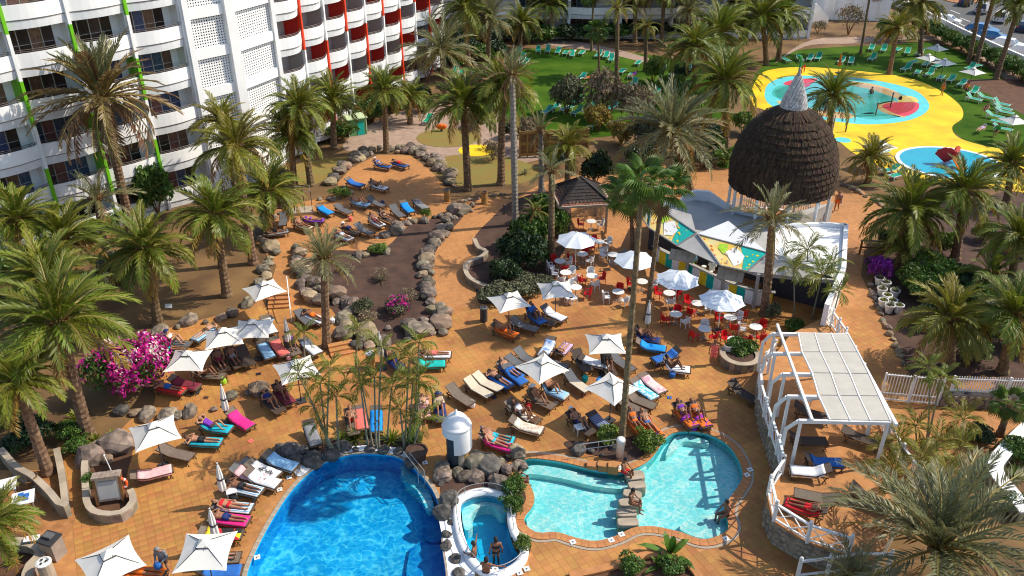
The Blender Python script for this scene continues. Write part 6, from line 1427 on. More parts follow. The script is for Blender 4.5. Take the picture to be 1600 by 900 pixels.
SPOTS = [
 (580, 254, 614, 262, 't', 'blue', 'recline|1|bikini:blue|hat:white|blue and a white hat', 'furthest left at the boulders, top of the upper area'), (609, 250, 641, 262, 't', 'blue', 'prone|2|shorts:red|black|red shorts', 'furthest right at the boulders, top of the upper area'),
 (540, 282, 568, 291, 't', 'blue', None, 'below the flat stump boulder, second row of the upper area'), (573, 286, 610, 297, 't', 'white', 'knees|2|brief:black|black|black trunks', 'second row of the upper area, beside the blue covered one'),
 (544, 313, 580, 322, 't', 'light blue', 'knees|2|brief:white|blond|white trunks', 'behind the bright blue lounger next to the cage'), (575, 311, 600, 322, 'r', None, None, 'in the middle of the upper area, right of a sunbather'),
 (493, 320, 522, 337, 't', 'bright blue', None, 'nearest the wire cage'), (524, 320, 549, 334, 'r', None, None, 'right of the bright blue one by the cage'), (471, 342, 506, 345, 't', 'purple', 'flat|1|bikini:purple|brown|purple', 'directly below the wire cage'),
 (444, 334, 441, 354, 'r', None, None, 'between cage and left boulders'), (456, 346, 489, 359, 't', 'beige', 'recline|2|brief:brown|black|brown trunks', 'left below the cage'), (412, 365, 450, 361, 't', 'grey', 'flat|2|shorts:black|brown|black shorts', 'nearest the left boulders of the upper area'),
 (609, 321, 633, 342, 'r', None, None, 'left of the two bright towels, upper area'), (627, 316, 645, 334, 't', 'bright blue', None, 'in the pair before the grassy boulders, upper area'), (645, 311, 669, 329, 't', 'grey', None, 'last in the row before the grassy boulders'),
 (576, 339, 600, 355, 't', 'white', 'recline|3|shorts:maroon|black|maroon shorts', 'left of a sunbathing pair above the central bed'), (593, 335, 617, 347, 't', None, 'recline|2|bikini:black|brown|a black bikini', 'right of a sunbathing pair above the central bed'), (554, 352, 584, 367, 'r', None, None, 'between the sunbathers above the central bed'),
 (531, 350, 563, 367, 't', None, 'prone|2|shorts:navy|hat:white|navy shorts and a white hat', 'second from left above the feather palm'), (522, 361, 551, 376, 't', 'white', 'prone|1|shorts:white|black|white shorts', 'leftmost above the feather palm'),
 (328, 512, 310, 528, 't', 'light blue', 'prone|0|shorts:brown|brown|brown shorts', 'behind the middle cream parasol'), (257, 532, 292, 538, 'r', None, 'reading|0|bikini:white|hat:navy|a navy hat', 'near the boulders at the left end'), (247, 542, 285, 548, 't', None, 'prone|2|shorts:turquoise|brown|turquoise shorts', 'at the bougainvillea tip'),
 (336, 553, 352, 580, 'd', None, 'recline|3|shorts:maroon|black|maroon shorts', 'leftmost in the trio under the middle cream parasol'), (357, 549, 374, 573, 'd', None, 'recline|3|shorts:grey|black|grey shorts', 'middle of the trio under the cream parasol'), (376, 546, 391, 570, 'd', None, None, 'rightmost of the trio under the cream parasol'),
 (311, 583, 341, 588, 't', None, 'knees|3|brief:brown|black|brown trunks', 'right below the parasol over the bougainvillea end'), (250, 602, 281, 611, 't', 'red', 'prone|1|shorts:blue|brown|blue shorts', 'in the bougainvillea shade'), (276, 596, 300, 604, 't', 'maroon', None, 'behind the red towel by the bougainvillea'),
 (358, 645, 391, 668, 't', 'pink', None, 'in full sun right of the sunbathing woman in purple'), (311, 662, 360, 672, 't', 'turquoise', 'armsup|1|suit:purple|blond|a purple swimsuit', 'between the pink towel and the big cream parasol'), (292, 686, 345, 692, 't', 'turquoise', 'prone|1|shorts:black|brown|black shorts', 'in front of the woman in purple'),
 (258, 702, 292, 713, 't', None, None, 'under the edge of the big left parasol'), (222, 741, 252, 737, 't', 'pale pink', None, 'by the lifebuoy board in the parasol shade'),
 (388, 726, 413, 742, 'r', 'grey', None, 'in the poolside row beside the towel with dark scrawl'), (397, 727, 425, 741, 't', 'white', None, 'in the poolside row bearing dark scrawled letters'), (392, 742, 428, 756, 't', 'white', None, 'in the poolside row with white cloth and blue bag'), (375, 737, 402, 747, 'r', 'pale pink', None, 'behind the white cloth in the poolside row'),
 (425, 716, 452, 728, 't', 'light blue', None, 'last in the poolside row by the dark rocks'), (357, 755, 406, 770, 't', 'blue and white striped', 'prone|3|shorts:black|black|black shorts', 'at the poolside, right of a closed parasol'), (335, 787, 392, 796, 't', 'blue and white striped', 'flat|1|bikini:red|brown|a red bikini', 'at the poolside, one place nearer, legs bare'),
 (336, 806, 380, 815, 't', 'pink', 'prone|2|shorts:navy|brown|navy shorts', 'in the poolside row by the second closed parasol'), (318, 832, 372, 836, 't', 'red, yellow and black', None, 'in the poolside row above the nearest square parasol'), (318, 870, 362, 872, 't', None, 'flat|1|shorts:blue|brown|blue shorts', 'hidden under the nearest square parasol'), (322, 892, 362, 893, 't', 'blue', None, 'at the bottom edge under the nearest square parasol'),
 (202, 890, 244, 898, 't', 'orange', 'prone|2|shorts:orange|brown|orange shorts', 'at the bottom edge right of the corner parasol'),
 (408, 535, 423, 560, 't', 'light blue', None, 'left of the coral towel'), (428, 534, 444, 554, 't', 'coral', None, 'between the light blue one and the closed parasol'), (450, 530, 463, 553, 't', None, 'knees|3|suit:purple|black|purple', 'beside the closed parasol on the left deck'), (478, 535, 492, 549, 't', 'white', None, 'behind the slender palms right of the closed parasol'),
 (466, 487, 486, 507, 'r', None, None, 'left at the foot of the steps'), (478, 488, 504, 503, 't', 'white', 'prone|3|shorts:orange|black|orange shorts', 'beside the straight palm at the foot of the steps'), (413, 498, 427, 522, 't', 'white', None, 'behind the rightmost of three parasols'), (402, 520, 420, 535, 't', None, None, 'below the rightmost of three parasols'),
 (409, 617, 440, 644, 'd', None, 'knees|2|suit:navy|hat:beige|navy and a straw hat', 'left under the swooping parasol'), (432, 604, 455, 632, 'd', 'maroon', 'knees|3|brief:maroon|black|maroon trunks', 'right under the swooping parasol'),
 (484, 668, 492, 690, 'd', 'grey', None, 'left behind the palm clump at the pool head'), (560, 640, 566, 668, 't', 'coral', None, 'coral one left of the blue towel behind the pool'), (588, 642, 588, 673, 't', 'bright blue', None, 'with a dark print behind the pool palms'), (548, 650, 552, 672, 't', None, 'knees|2|shorts:red|black|red shorts', 'left of the coral towel behind the pool'),
 (660, 624, 664, 650, 't', 'pale pink', 'prone|0|brief:white|brown|white trunks', 'left of the pair by the domed tower'), (684, 626, 690, 656, 't', 'navy', 'reading|1|shirt:beige+shorts:black|hat:navy|a navy cap', 'right of the pair by the domed tower'), (700, 605, 738, 632, 't', None, None, 'with nobody on it above the domed tower'),
 (731, 597, 763, 618, 'c', None, None, 'left of the cream pair in the sun'), (745, 590, 778, 608, 'c', None, None, 'right of the cream pair in the sun'), (762, 580, 800, 607, 't', 'blue', 'prone|1|shorts:black|black|black shorts', 'right behind the cream pair'), (782, 570, 812, 590, 't', 'blue', 'recline|1|shorts:navy|black|navy shorts', 'second behind the cream pair'),
 (650, 568, 692, 569, 't', 'teal', None, 'right at the boulder heap end'), (664, 552, 696, 555, 't', 'white', 'prone|2|shorts:coral|black|coral shorts', 'behind the teal towel at the boulder heap'), (607, 556, 622, 572, 't', 'navy', 'reading|3|shorts:red|black|red shorts', 'left of the teal towel at the yellow bin'),
 (778, 512, 800, 523, 't', 'orange', 'knees|2|brief:red|black|red trunks', 'below the shaded parasol at the sage shrubs'), (802, 502, 836, 515, 'r', None, None, 'front one below the shaded parasol'), (824, 485, 848, 505, 'd', 'blue', 'reading|3|shirt:blue+shorts:navy|black|a blue shirt', 'right below the shaded parasol'), (852, 484, 877, 498, 'r', 'white', None, 'in the sun beside the shaded parasols'), (832, 492, 862, 505, 'd', None, None, 'in the shade of the sage shrubs'),
 (861, 533, 848, 556, 't', 'blue and white patterned', None, 'left of the person in a black bikini'), (868, 558, 888, 538, 't', 'lilac', 'recline|1|bikini:black|black|a black bikini', 'pointing away beside the patterned towel'),
 (810, 551, 838, 568, 'r', None, None, 'second in the grey row left of the kite shaped parasol'), (798, 560, 826, 576, 'r', None, None, 'middle of the grey row left of the kite shaped parasol'), (795, 578, 814, 596, 'r', 'blue', None, 'nearest in the grey row left of the kite shaped parasol'), (852, 560, 876, 572, 'r', None, None, 'just behind the kite shaped parasol'),
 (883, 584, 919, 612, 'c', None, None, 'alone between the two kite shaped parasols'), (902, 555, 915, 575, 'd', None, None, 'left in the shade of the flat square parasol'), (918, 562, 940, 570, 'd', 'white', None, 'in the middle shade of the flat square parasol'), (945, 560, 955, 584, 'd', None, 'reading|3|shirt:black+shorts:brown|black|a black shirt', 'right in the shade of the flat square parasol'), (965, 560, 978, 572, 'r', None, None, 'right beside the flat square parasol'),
 (995, 537, 1037, 546, 't', 'bright blue', None, 'in front of the closed cafe parasol'), (993, 524, 1022, 532, 't', 'navy', 'reading|3|shorts:navy|black|navy shorts', 'behind the bright blue towel near the cafe'), (1060, 550, 1022, 564, 'd', 'blue', None, 'turned towards the long palm, navy one'), (1030, 570, 1076, 579, 't', 'white', 'reading|4|shorts:brown|black|brown shorts', 'left of the planter in the sun'),
 (1000, 584, 1038, 616, 't', 'pale pink patterned', None, 'furthest right in the diagonal row by the long palm'), (985, 594, 1027, 626, 't', 'light blue checked', None, 'second in the diagonal row by the long palm'), (980, 616, 1018, 634, 't', None, None, 'third in the diagonal row by the long palm'), (966, 624, 1002, 644, 't', None, None, 'fourth in the diagonal row by the long palm'),
 (841, 600, 886, 622, 'c', 'light blue', 'reading|2|shorts:black|brown|black shorts', 'right under the left kite shaped parasol'), (820, 614, 866, 637, 't', None, 'reading|2|shorts:beige|hat:white|a white hat', 'front one at the left kite shaped parasol'), (795, 632, 828, 654, 't', 'floral white', None, 'with a red cloth left of the kite shaped parasol'), (807, 640, 832, 655, 't', 'brown', 'knees|3|suit:white|long brown|a white swimsuit', 'right of the floral towel and red cloth'), (810, 662, 833, 671, 't', 'floral white', None, 'nearest the pink towel, draped in pale cloth'),
 (893, 650, 920, 674, 'd', None, 'knees|2|shorts:navy|hat:white|navy shorts', 'left of the navy towel above the paddling pool'), (924, 648, 956, 676, 'd', 'navy and white', None, 'above the paddling pool left of the long palm'), (985, 650, 1003, 676, 't', 'orange', 'recline|3|bikini:orange|black|an orange bikini', 'first right of the long palm foot'), (1003, 652, 1025, 678, 't', 'orange and purple', 'recline|2|brief:blue|brown|blue trunks', 'second right of the long palm foot'),
 (1062, 640, 1078, 660, 'd', 'purple and orange', 'knees|3|bikini:purple|black|a purple bikini', 'left of the pair at the round corner of the paddling pool'), (1083, 640, 1098, 660, 'd', 'purple and orange', 'knees|3|bikini:orange|black|an orange bikini', 'right of the pair at the round corner of the paddling pool'), (1148, 604, 1172, 622, 'd', None, None, 'in the shade of the terrace wall'),
 (757, 685, 795, 700, 't', 'pink', 'recline|1|brief:turquoise|black|turquoise trunks', 'nearest to the domed tower'), (752, 678, 800, 690, 't', 'turquoise', 'recline|2|shorts:turquoise|grey|turquoise shorts', 'second at the domed tower, behind the pink one'),
]
for s_ in SPOTS: spot(*s_)
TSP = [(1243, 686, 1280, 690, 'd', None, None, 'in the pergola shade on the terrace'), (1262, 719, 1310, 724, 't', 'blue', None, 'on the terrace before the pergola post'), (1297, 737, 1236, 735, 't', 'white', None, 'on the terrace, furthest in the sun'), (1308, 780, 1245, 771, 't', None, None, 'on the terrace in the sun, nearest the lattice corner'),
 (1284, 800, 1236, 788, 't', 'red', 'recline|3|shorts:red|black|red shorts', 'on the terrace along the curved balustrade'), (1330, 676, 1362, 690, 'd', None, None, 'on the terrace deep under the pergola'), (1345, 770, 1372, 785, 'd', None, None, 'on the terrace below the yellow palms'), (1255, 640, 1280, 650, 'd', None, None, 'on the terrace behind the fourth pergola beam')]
for s_ in TSP: spot(*s_, z=ZT + .02)
# dark scrawl on one white towel, print on the blue one
q = MB(); pts = [(-.62 + .09 * i, .10 * math.sin(i * 2.2) + .05 * math.cos(i * 1.1), .0) for i in range(13)]; q.tube(pts, .022, 4); q.tube([(-.05, -.18, 0), (.10, .10, 0), (.20, -.05, 0), (.24, .2, 0)], .026, 4)
h, f_ = G(397, 727, .5), G(425, 741, .36); m = (h + f_) / 2
tw_ = [o for o in C.objects if o.get('label', '').startswith('white towel') and 'scrawled' in o['label']][0]
link('dark_scrawl', q.mesh('dark_scrawl', cm('black')), tw_, T((0, 0, .438)))
tb_ = [o for o in C.objects if o.get('label', '').startswith('bright blue towel') and 'dark print' in o['label']][0]
q = MB(); q.tube([(-.5, 0, 0), (-.25, .12, 0), (-.1, -.08, 0), (.05, .03, 0)], .03, 4); link('dark_print', q.mesh('dark_print', cm('navy')), tb_, T((0, 0, .44)))
# green plastic loungers on the lawns
def greens(items, dx, dy, label, group, z=.0):
    for i, it in enumerate(sorted(items)):
        u, v = it[0], it[1]; ex = it[2] if len(it) > 2 else dx; ey = it[3] if len(it) > 3 else dy
        a, b = G(u + ex * .5, v + ey * .5), G(u - ex * .5, v - ey * .5); m = G(u, v); lounger_at(m.x, m.y, math.atan2(a.y - b.y, a.x - b.x) + rnd.uniform(-.12, .12), 'g', rnd.choice([0, 28, 28, 45]), label.replace('green lounger', ORD[i] + ' green lounger from the left', 1), group, .012)
greens([(1361, 79), (1380, 81), (1402, 81), (1417, 85), (1436, 87), (1362, 95)], 9, -8, 'green lounger on the far side of the play lawn between slim trunks', 'green loungers on the far play lawn')
greens([(1227, 97, -8, -5), (1249, 96, -5, -6), (1265, 95, 2, -6), (1278, 94, 5, -7), (1314, 99, 5, -6), (1329, 100, 4, -7)], 4, -6, 'green lounger in the line just above the splash pad', 'green loungers above the splash pad')
greens([(1415, 111, 11, -5), (1426, 101, 8, -4), (1433, 117, 8, -6), (1452, 119), (1469, 125), (1485, 128), (1502, 135), (1464, 107, -6, 2), (1446, 104)], 9, -7, 'green lounger in the row between yellow deck and white lawn parasols', 'green loungers beside the lawn parasols')
greens([(1521, 147, 6, -6), (1519, 159), (1538, 157), (1562, 167), (1565, 174), (1567, 180), (1562, 196), (1564, 206), (1552, 186)], -14, -3, 'green lounger on the lawn right of the yellow deck', 'green loungers right of the yellow deck', .0)
greens([(1515, 110), (1525, 107)], 14, -4, 'green lounger under the rightmost far lawn parasol', 'green loungers by the rightmost far lawn parasol')
greens([(1390, 271), (1402, 279), (1375, 243)], 10, -3, 'green lounger on the yellow deck left of the round pool', 'green loungers left of the round pool')
greens([(841, 82), (856, 82), (872, 84), (884, 86), (894, 89), (909, 86)], 4, -8, 'green lounger in the line on the far edge of the hotel lawn', 'green loungers on the far edge of the hotel lawn')
greens([(935, 90), (947, 91), (955, 96), (997, 102), (972, 115), (986, 122), (1035, 114), (1075, 112), (1050, 120), (1065, 126), (1075, 133)], 5, -6, 'green lounger among the palms at the right half of the hotel lawn', 'green loungers among the lawn palms')
greens([(809, 86), (815, 95), (805, 100), (820, 102), (797, 99)], 7, -3, 'green lounger at the left end of the hotel lawn', 'green loungers at the left end of the hotel lawn')
greens([(902, 162), (925, 171), (885, 174), (902, 179), (867, 172), (956, 172), (989, 135), (929, 200), (855, 178), (1025, 147), (1061, 142), (1026, 160), (908, 125)], 7, -3, 'green lounger on the near edge of the hotel lawn behind dry shrubs', 'green loungers on the near lawn edge')
greens([(711, 117), (722, 116), (739, 117), (669, 192), (741, 150), (757, 153)], 5, -5, 'green lounger on the gravel between palms right of the red wing', 'green loungers by the red wing')
for u, v, ps, sk, wr, hr, lab in [(1530, 209, 'flat', 1, 'suit:lilac', 'hat:white', 'person in a patterned lilac suit lying on the lawn right of the yellow deck'), (1537, 180, 'reading', 1, 'bikini:black', 'brown', 'person with bare shoulders sitting on the lawn beyond the yellow deck'), (1506, 146, 'reading', 2, 'shirt:orange+shorts:navy', 'black', 'person in an orange shirt sitting at the edge of the yellow deck'), (1556, 213, 'sit', 2, 'shirt:green+shorts:red', 'brown', 'person in green leaning by the right lawn parasol'), (1458, 105, 'sit', 2, 'shirt:black+shorts:black', 'black', 'person in black sitting under the far lawn parasols'), (918, 128, 'flat', 2, 'shorts:orange', 'brown', 'person lying on a green lounger in the middle of the hotel lawn'), (893, 87, 'flat', 2, 'shirt:white+shorts:blue', 'brown', 'person with white shirt on the far edge of the hotel lawn'), (988, 124, 'recline', 3, 'suit:purple', 'black', 'person in purple lying among the lawn palms')]:
    p = G(u, v); person(lab, ps, (p.x, p.y, .02), R(40), sk, wr, hr)
# standing and swimming people
for u, v, ps, rz, sk, wr, hr, lab, z in [
    (261, 896, 'carry', 80, 1, 'shirt:grey+shorts:brown', 'grey', 'grey haired person in a grey shirt standing with a blue bag near the pool', 0), (1113, 570, 'stand', 75, 2, 'suit:coral+skirt:coral', 'brown', 'person in a coral skirt walking towards the cafe planter', 0), (1306, 330, 'walk', 60, 2, 'shorts:orange', 'brown', 'person with a blue towel walking on the promenade by the hut', 0), (1471, 149, 'stand', 200, 2, 'brief:orange', 'brown', 'person standing on the yellow deck edge', 0), (1361, 147, 'stand', 90, 3, 'brief:black', 'black', 'small bather in the splash pad water', -.9),
    (985, 795, 'sit', 160, 3, 'bikini:brown', 'black', 'person sitting on the stepping blocks across the paddling pool', -.10), (811, 752, 'sit', 180, 3, 'brief:orange', 'black', 'person sitting on the left rim of the paddling pool', -.42), (974, 742, 'sit', 150, 3, 'shorts:red', 'black', 'person leaning at the steps beside the first stepping block', -.25), (1134, 805, 'sit', 20, 3, 'brief:black', 'black', 'dark skinned person sitting on the right rim of the paddling pool', -.42),
    (741, 872, 'lean', 350, 3, 'brief:black', 'black', 'bather with an outstretched arm in the spa, left', -.75), (775, 866, 'stand', 280, 3, 'bikini:black', 'black', 'bather standing at the right of the spa', -.75), (760, 898, 'lean', 260, 3, 'brief:black', 'black', 'bather with back turned at the near rim of the spa', -.75),
    (1080, 425, 'stand', 250, 2, 'shirt:light_blue+shorts:lime', 'brown', 'person in lime shorts at the bar counter', 0), (1110, 437, 'sit', 250, 2, 'shirt:white+shorts:black', 'black', 'person in a white shirt on a bar stool', .25), (663, 655, 'sit', 90, 0, 'bikini:pale_pink', 'blond', 'person in pale pink sitting on the left of the pair by the domed tower', -.05)]:
    p = G(u, v); person(lab, ps, (p.x, p.y, z), R(rz), sk, wr, hr)
hp = G(261, 896); q = MB(); q.ball((0, 0, 0), (.17, .12, .20), 10, 7); q.tube([(-.1, 0, .15), (-.06, 0, .3), (.06, 0, .3), (.1, 0, .15)], .015, 5); tag(link('bag', q.mesh('bag', cm('blue'), True), None, T((hp.x - .06, hp.y - .42, .92))), 'round blue bag held by the grey haired person', 'bag')
hp = G(1306, 330); q = MB(); q.add([(0, -.3, 1.45), (0, .05, 1.5), (.05, .02, .75), (.06, -.28, .7), (.03, -.3, 1.45), (.03, .05, 1.5), (.08, .02, .75), (.09, -.28, .7)], [(0, 1, 2, 3), (7, 6, 5, 4), (0, 4, 5, 1), (1, 5, 6, 2), (2, 6, 7, 3), (3, 7, 4, 0)]); tag(link('towel', q.mesh('towel', cm('blue')), None, T((hp.x, hp.y, 0), R(60))), 'blue towel carried over the shoulder on the promenade', 'towel')

# ------------------------------------------------------------------ parasols
def parasol_parts(kind, m):
    out = []
    if kind == 'square':
        a, zt, ze = 1.06, 2.72, 2.12; n = 8
        for k in range(4):
            q = MB(); r0 = R(90 * k)
            for i in range(n + 1):
                for j in range(n + 1):
                    t = i / n; y = (j / n * 2 - 1); sag = .10 * (1 - y * y) * t * t; x_ = a * t * (1 - .10 * (1 - y * y) * t); y_ = a * t * y; z = zt + (ze - zt) * (t ** .82) - .03 * (1 - y * y) * t * (1 - t) * 2
                    q.v.append((x_ * math.cos(r0) - y_ * math.sin(r0), x_ * math.sin(r0) + y_ * math.cos(r0), z))
            for i in range(n):
                for j in range(n): p = i * (n + 1) + j; q.f.append((p, p + n + 1, p + n + 2, p + 1)); q.m.append(0)
            out.append(('canopy_panel', q.mesh('canopy_panel', m, True)))
        q = MB(); q.add([(.24, .24, 2.60), (-.24, .24, 2.60), (-.24, -.24, 2.60), (.24, -.24, 2.60), (0, 0, 2.80)], [(0, 1, 4), (1, 2, 4), (2, 3, 4), (3, 0, 4)]); out.append(('vent_cap', q.mesh('vent_cap', m)))
        rib = MB(); rib.bar((0, 0, 2.68), (1.04, 1.04, 2.10), .025); sp_ = MB(); sp_.bar((.02, .02, 2.05), (.55, .55, 2.36), .02)
        rm, sm = rib.mesh('rib', M['steel_dark']), sp_.mesh('stretcher', M['steel_dark'])
        for k in range(4): out.append(('rib', rm, T((0, 0, 0), R(90 * k)))); out.append(('stretcher', sm, T((0, 0, 0), R(90 * k))))
        q = MB(); 
        for s in (-1, 1): q.bar((-.25 * s, -.26, 2.555), (.25 * s, -.26, 2.565), .02); 
        q.bar((-.26, -.25, 2.56), (-.26, .25, 2.56), .02); q.bar((.05, -.05, 2.70), (.16, -.30, 2.58), .018); out.append(('vent_cord', q.mesh('vent_cord', M['steel_dark'])))
    elif kind == 'octagon':
        a, zt, ze = 1.45, 2.85, 2.25
        for k in range(8):
            q = MB(); a0, a1 = R(45 * k), R(45 * (k + 1)); n = 5
            for i in range(n + 1):
                for j in range(5):
                    t, s = i / n, j / 4; c0, c1 = Vector((math.cos(a0), math.sin(a0))), Vector((math.cos(a1), math.sin(a1))); p = c0.lerp(c1, s) * a * t * (1 - .05 * 4 * s * (1 - s) * t)
                    q.v.append((p.x, p.y, zt + (ze - zt) * t ** 1.15 - .035 * 4 * s * (1 - s) * t))
            for i in range(n):
                for j in range(4): p = i * 5 + j; q.f.append((p, p + 5, p + 6, p + 1)); q.m.append(0)
            out.append(('canopy_panel', q.mesh('canopy_panel', m, True)))
        rib = MB(); rib.bar((0, 0, 2.80), (1.42, 0, 2.23), .02); rm = rib.mesh('rib', M['steel_dark'])
        for k in range(8): out.append(('rib', rm, T((0, 0, 0), R(45 * k))))
        q = MB(); q.ball((0, 0, 2.90), .05, 6, 4); out.append(('finial', q.mesh('finial', M['wplastic'])))
    elif kind == 'closed':
        for k in range(5):
            q = MB(); a0 = R(72 * k); n = 7
            prof_ = [(.03, 2.45), (.09, 2.2), (.15, 1.75), (.18, 1.3), (.20, 1.0), (.16, .9)]
            for r, z in prof_:
                for j in range(5): t = a0 + R(72) * j / 4; rr = r * (.62 + .38 * abs(math.sin(math.pi * j / 4))); q.v.append((rr * math.cos(t), rr * math.sin(t), z))
            for i in range(len(prof_) - 1):
                for j in range(4): p = i * 5 + j; q.f.append((p, p + 1, p + 6, p + 5)); q.m.append(0)
            out.append(('folded_panel', q.mesh('folded_panel', m, True)))
        q = MB(); q.lathe([(.17, 1.55), (.18, 1.6), (.17, 1.65)], 10, cap=False); out.append(('strap', q.mesh('strap', M['steel_dark']))); q = MB(); q.ball((0, 0, 2.5), .04, 6, 4); out.append(('finial', q.mesh('finial', M['wplastic'])))
    q = MB(); q.tube([(0, 0, .06), (0, 0, 2.66 if kind != 'closed' else 2.45)], .028, 8); out.append(('pole', q.mesh('pole', M['wplastic'] if kind == 'octagon' else M['steel_dark'])))
    q = MB(); q.box((0, 0, .04), (.5, .5, .08)); q.lathe([(.06, .08), (.05, .3)], 8); out.append(('base', q.mesh('base', M['steel_dark']))); return out
PPT = {}
def parasol(kind, u, v, rz, label, z0=0.0, m=None, s=1.0, ground=False, group=None):
    m = m or (M['bluecanvas'] if kind == 'octagon' else M['canvas'])
    if (kind, m.name) not in PPT: PPT[(kind, m.name)] = parasol_parts(kind, m)
    zt = dict(square=2.74, octagon=2.86, closed=2.5)[kind] * s
    p = G(u, v, z0 + zt); return spawn('parasol', PPT[(kind, m.name)], (p.x, p.y, z0 + .01), R(rz), s, label, 'parasol', group)
for u, v, rz, lab in [(411, 440, 38, 'single cream parasol standing alone beside the steps to the upper path'), (393, 500, 5, 'rightmost of three cream parasols in a row below the boulders'), (347, 513, 18, 'middle of three cream parasols in a row below the boulders'), (291, 549, 2, 'cream parasol at the tip of the bougainvillea'), (461, 563, 28, 'swooping cream parasol behind the slender palms'), (238, 661, 30, 'big cream parasol behind the lifebuoy board'), (317, 845, 4, 'cream square parasol at the pool edge near the bottom'), (167, 862, 40, 'cream parasol cut by the bottom edge'), (869, 440, 8, 'cream parasol among cafe tables and sage shrubs'), (795, 458, 24, 'greyish cream parasol in shade before the sage shrubs'), (947, 523, 2, 'flat looking square cream parasol in the middle of the deck'), (847, 561, 38, 'kite shaped cream parasol left of the other kite shaped one'), (957, 592, 44, 'kite shaped cream parasol touching the long palm trunk'),
        (1379, 219, 30, 'white parasol on the yellow deck behind the small palm'), (1522, 105, 30, 'white parasol on the play lawn nearest the road wall'), (1477, 91, 30, 'middle white parasol in the far lawn cluster'), (1452, 84, 30, 'left white parasol in the far lawn cluster'), (1465, 69, 30, 'furthest white parasol on the play lawn'), (1588, 180, 10, 'white parasol at the right edge above the lawn loungers')]:
    parasol('square', u, v, rz, lab)
for u, v, rz, lab in [(901, 363, 10, 'white octagonal cafe parasol nearest the round bushes'), (993, 394, 5, 'white octagonal cafe parasol half hidden by palm trunks'), (1060, 424, 12, 'white octagonal cafe parasol with bluish top in the middle of the cafe'), (1130, 456, 20, 'white octagonal cafe parasol nearest the bar counter')]: parasol('octagon', u, v, rz, lab)
for u, v, lab in [(445, 497, 'closed parasol beside the coral towel'), (345, 601, 'closed parasol standing among the boulders above the pink towel'), (339, 724, 'closed parasol by the striped poolside towels'), (327, 795, 'closed parasol at the red and yellow towel'), (592, 519, 'closed parasol behind the yellow bin at the boulder heap'), (1015, 470, 'closed parasol at the right fan palm trunk in the cafe')]: parasol('closed', u, v, 20, lab)
parasol('closed', 1315, 83, 10, 'closed orange parasol on a tall pole at the splash pad edge', m=cm('orange'))

# ------------------------------------------------------------------ cafe tables and chairs
def table_parts():
    q = MB(); q.lathe([(.02, .70), (.38, .70), (.40, .715), (.40, .735), (.02, .74)], 20); t = q.mesh('table_top', M['wplastic']); q = MB(); q.tube([(0, 0, .04), (0, 0, .70)], .035, 8); s = q.mesh('stem', M['steel'])
    q = MB()
    for k in range(4): a = R(45 + 90 * k); q.bar((0, 0, .06), (.30 * math.cos(a), .30 * math.sin(a), .025), .05, .035)
    return [('table_top', t), ('stem', s), ('foot', q.mesh('foot', M['steel']))]
def chair_parts(m):
    q = MB(); q.box((0, 0, .43), (.46, .46, .035)); seat = q.mesh('seat', m); q = MB(); pts = []
    for i in range(7): a = R(-62 + 124 * i / 6); pts.append((-.25 * math.cos(a) - .02, .27 * math.sin(a) ))
    for (x, y), (x2, y2) in zip(pts, pts[1:]): q.add([(x, y, .45), (x2, y2, .45), (x2 - .05, y2 * 1.02, .84), (x - .05, y * 1.02, .84), (x + .025, y, .45), (x2 + .025, y2, .45), (x2 - .025, y2 * 1.02, .84), (x - .025, y * 1.02, .84)], [(0, 3, 2, 1), (4, 5, 6, 7), (3, 7, 6, 2), (0, 1, 5, 4), (0, 4, 7, 3), (1, 2, 6, 5)])
    back = q.mesh('backrest', m); q = MB()
    q.bar((-.18, 0, .64), (.20, 0, .64), .05, .03); q.bar((.19, 0, .64), (.21, 0, .44), .04, .03)
    arm = q.mesh('armrest', m); lg = MB(); lg.bar((0, 0, .43), (0, 0, 0), .035); l = lg.mesh('leg', m)
    return [('seat', seat), ('backrest', back), ('armrest', arm, T((0, -.25, 0))), ('armrest', arm, T((0, .25, 0)))] + [('leg', l, T((x, y, 0))) for x in (-.2, .2) for y in (-.2, .2)]
TBP = table_parts(); CHW, CHR, CHB = chair_parts(M['wplastic']), chair_parts(M['rplastic']), chair_parts(cm('grey'))
CAFE = [(936, 378, 'wrrw', 'behind the parasol by the round bushes'), (910, 397, 'rrw', 'just below the parasol by the round bushes'), (875, 408, 'rwrw', 'nearest the round bushes'), (884, 426, 'wwww', 'in front of the bushes, all white chairs'), (925, 431, 'rwrw', 'in the open middle of the cafe left of the trunks'), (900, 449, 'rrw', 'at the cream parasol among the shrubs'), (958, 398, 'bbw', 'left of the half hidden octagonal parasol'), (966, 456, 'wrw', 'alone in the parasol shade below the cafe'), (1003, 440, 'wr', 'between the two fan palm trunks'), (1046, 458, 'rrw', 'under the bluish octagonal parasol'), (1056, 491, 'rrw', 'below the bluish octagonal parasol'), (1090, 474, 'rrw', 'left of the parasol nearest the bar'), (1141, 496, 'rrw', 'under the parasol nearest the bar'), (1101, 514, 'rrw', 'at the shaded front of the cafe'), (1147, 531, 'wrr', 'nearest the round stone planter'), (1181, 511, 'rrw', 'at the terrace corner'), (1145, 478, 'rw', 'right of the bar parasol'), (924, 346, 'wr', 'inside the gazebo')]
